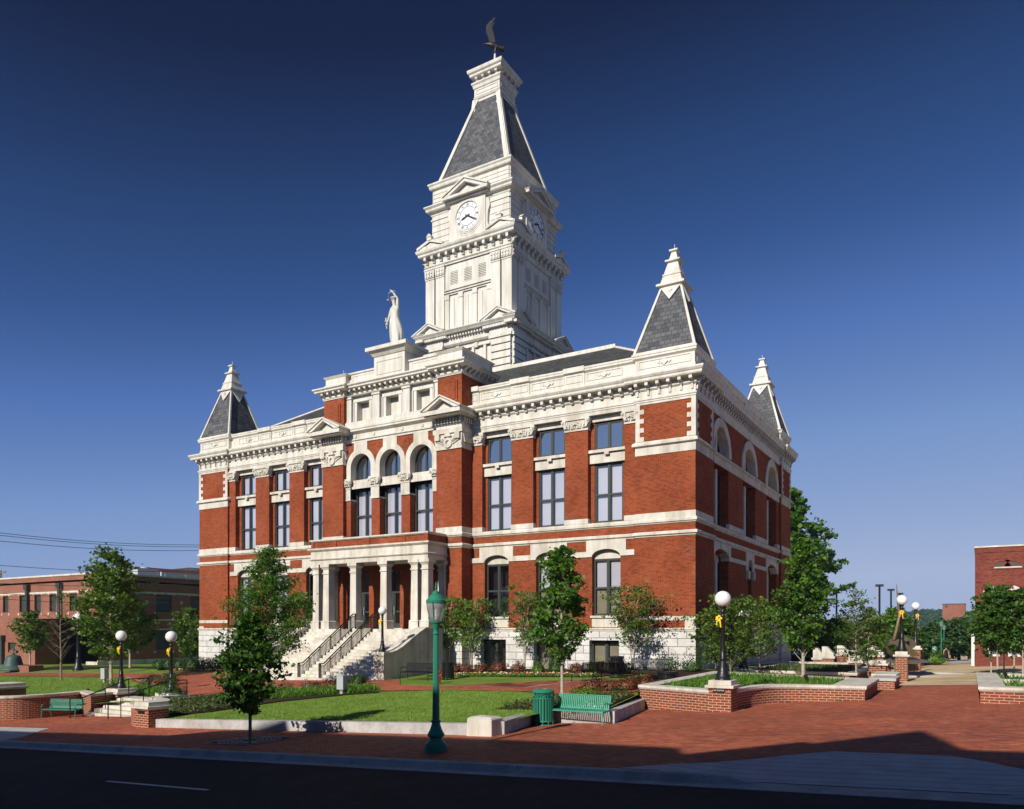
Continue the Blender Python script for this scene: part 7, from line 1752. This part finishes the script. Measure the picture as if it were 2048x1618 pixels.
o=leafcloud('wooded_hillside',np.concatenate(P),2.4,'leaf_far',None,77,'quad'); tag(o,kind='stuff')
# ======================= BUILDINGS ACROSS THE STREET (behind the viewer; cast the foreground shade) =======================
te=math.tan(R(SUN_EL)); fv=-46.0
def ht_(us,vs,z): return us-SUN_K*(vs-fv), z+(vs-fv)*te/math.hypot(1,SUN_K)
line=[(-60,-22.0),(-22,-22.4),(-16.5,-22.4),(-10.4,-22.2),(-9.7,-20.7),(-7.0,-19.6),(-6.9,-20.6),(1.3,-20.95),(6.5,-21.5),(7.0,-22.4),(7.6,-21.6),(8.9,-19.9),(9.1,-20.2),(11.1,-17.4),(12.0,-20.6),(13,-20.7),(40,-19.5)]
sg_=[(0,6,'plain two storey brick shop across the street with a level parapet','brick_dark'),(6,10,'taller brick shop across the street','brick'),(10,16,'gabled brick building across the street','brick_dark')]
for a_,b_,lab,mt in sg_:
    L_=[ht_(u_,v_,zP(u_,v_)) for u_,v_ in line[a_:b_+1]]
    g0=zP(L_[0][0],-46)
    t_=building('street_building',lab,((L_[0][0]+L_[-1][0])/2,fv-4,g0))
    m=MB(); m.prism([(L_[0][0]+.01,-4.5)]+[(L_[-1][0]-.01,-4.5)]+[(x_,z_) for x_,z_ in L_[::-1]],lambda s_,q_,z:(s_,fv-q_,z),0,5); m.build('wall',mt,t_)
    x_=L_[0][0]+1.2
    while x_<L_[-1][0]-2:
        for z0,z1 in ((1.0,3.2),(5.2,7.4),(8.6,10.4)):
            zz=zP(x_,-46)
            m=MB(); m.box(x_,x_+1.3,fv-.02,fv+.03,zz+z0,zz+z1); m.build('window','window_white' if z0>4 else 'frame_paint',t_)
        x_+=3.2
C.cycles.max_bounces=6; C.cycles.diffuse_bounces=1; C.cycles.glossy_bounces=3; C.cycles.transparent_max_bounces=12; C.cycles.transmission_bounces=3
# ======================= HAZE =======================
hz_=MB(); hz_.box(-950,950,-120,1150,-60,62)
m=bpy.data.materials.new('haze'); m.use_nodes=True; n=m.node_tree; n.nodes.clear(); o=N(n,'OutputMaterial'); pv=N(n,'ShaderNodeVolumePrincipled'.replace('ShaderNode',''))
pv.inputs['Color'].default_value=(.6,.78,1,1); pv.inputs['Density'].default_value=.00022; pv.inputs['Anisotropy'].default_value=0
n.links.new(pv.outputs[0],o.inputs['Volume']); MATS['haze']=m
tag(hz_.build('haze','haze'),kind='stuff'); C.cycles.volume_bounces=0
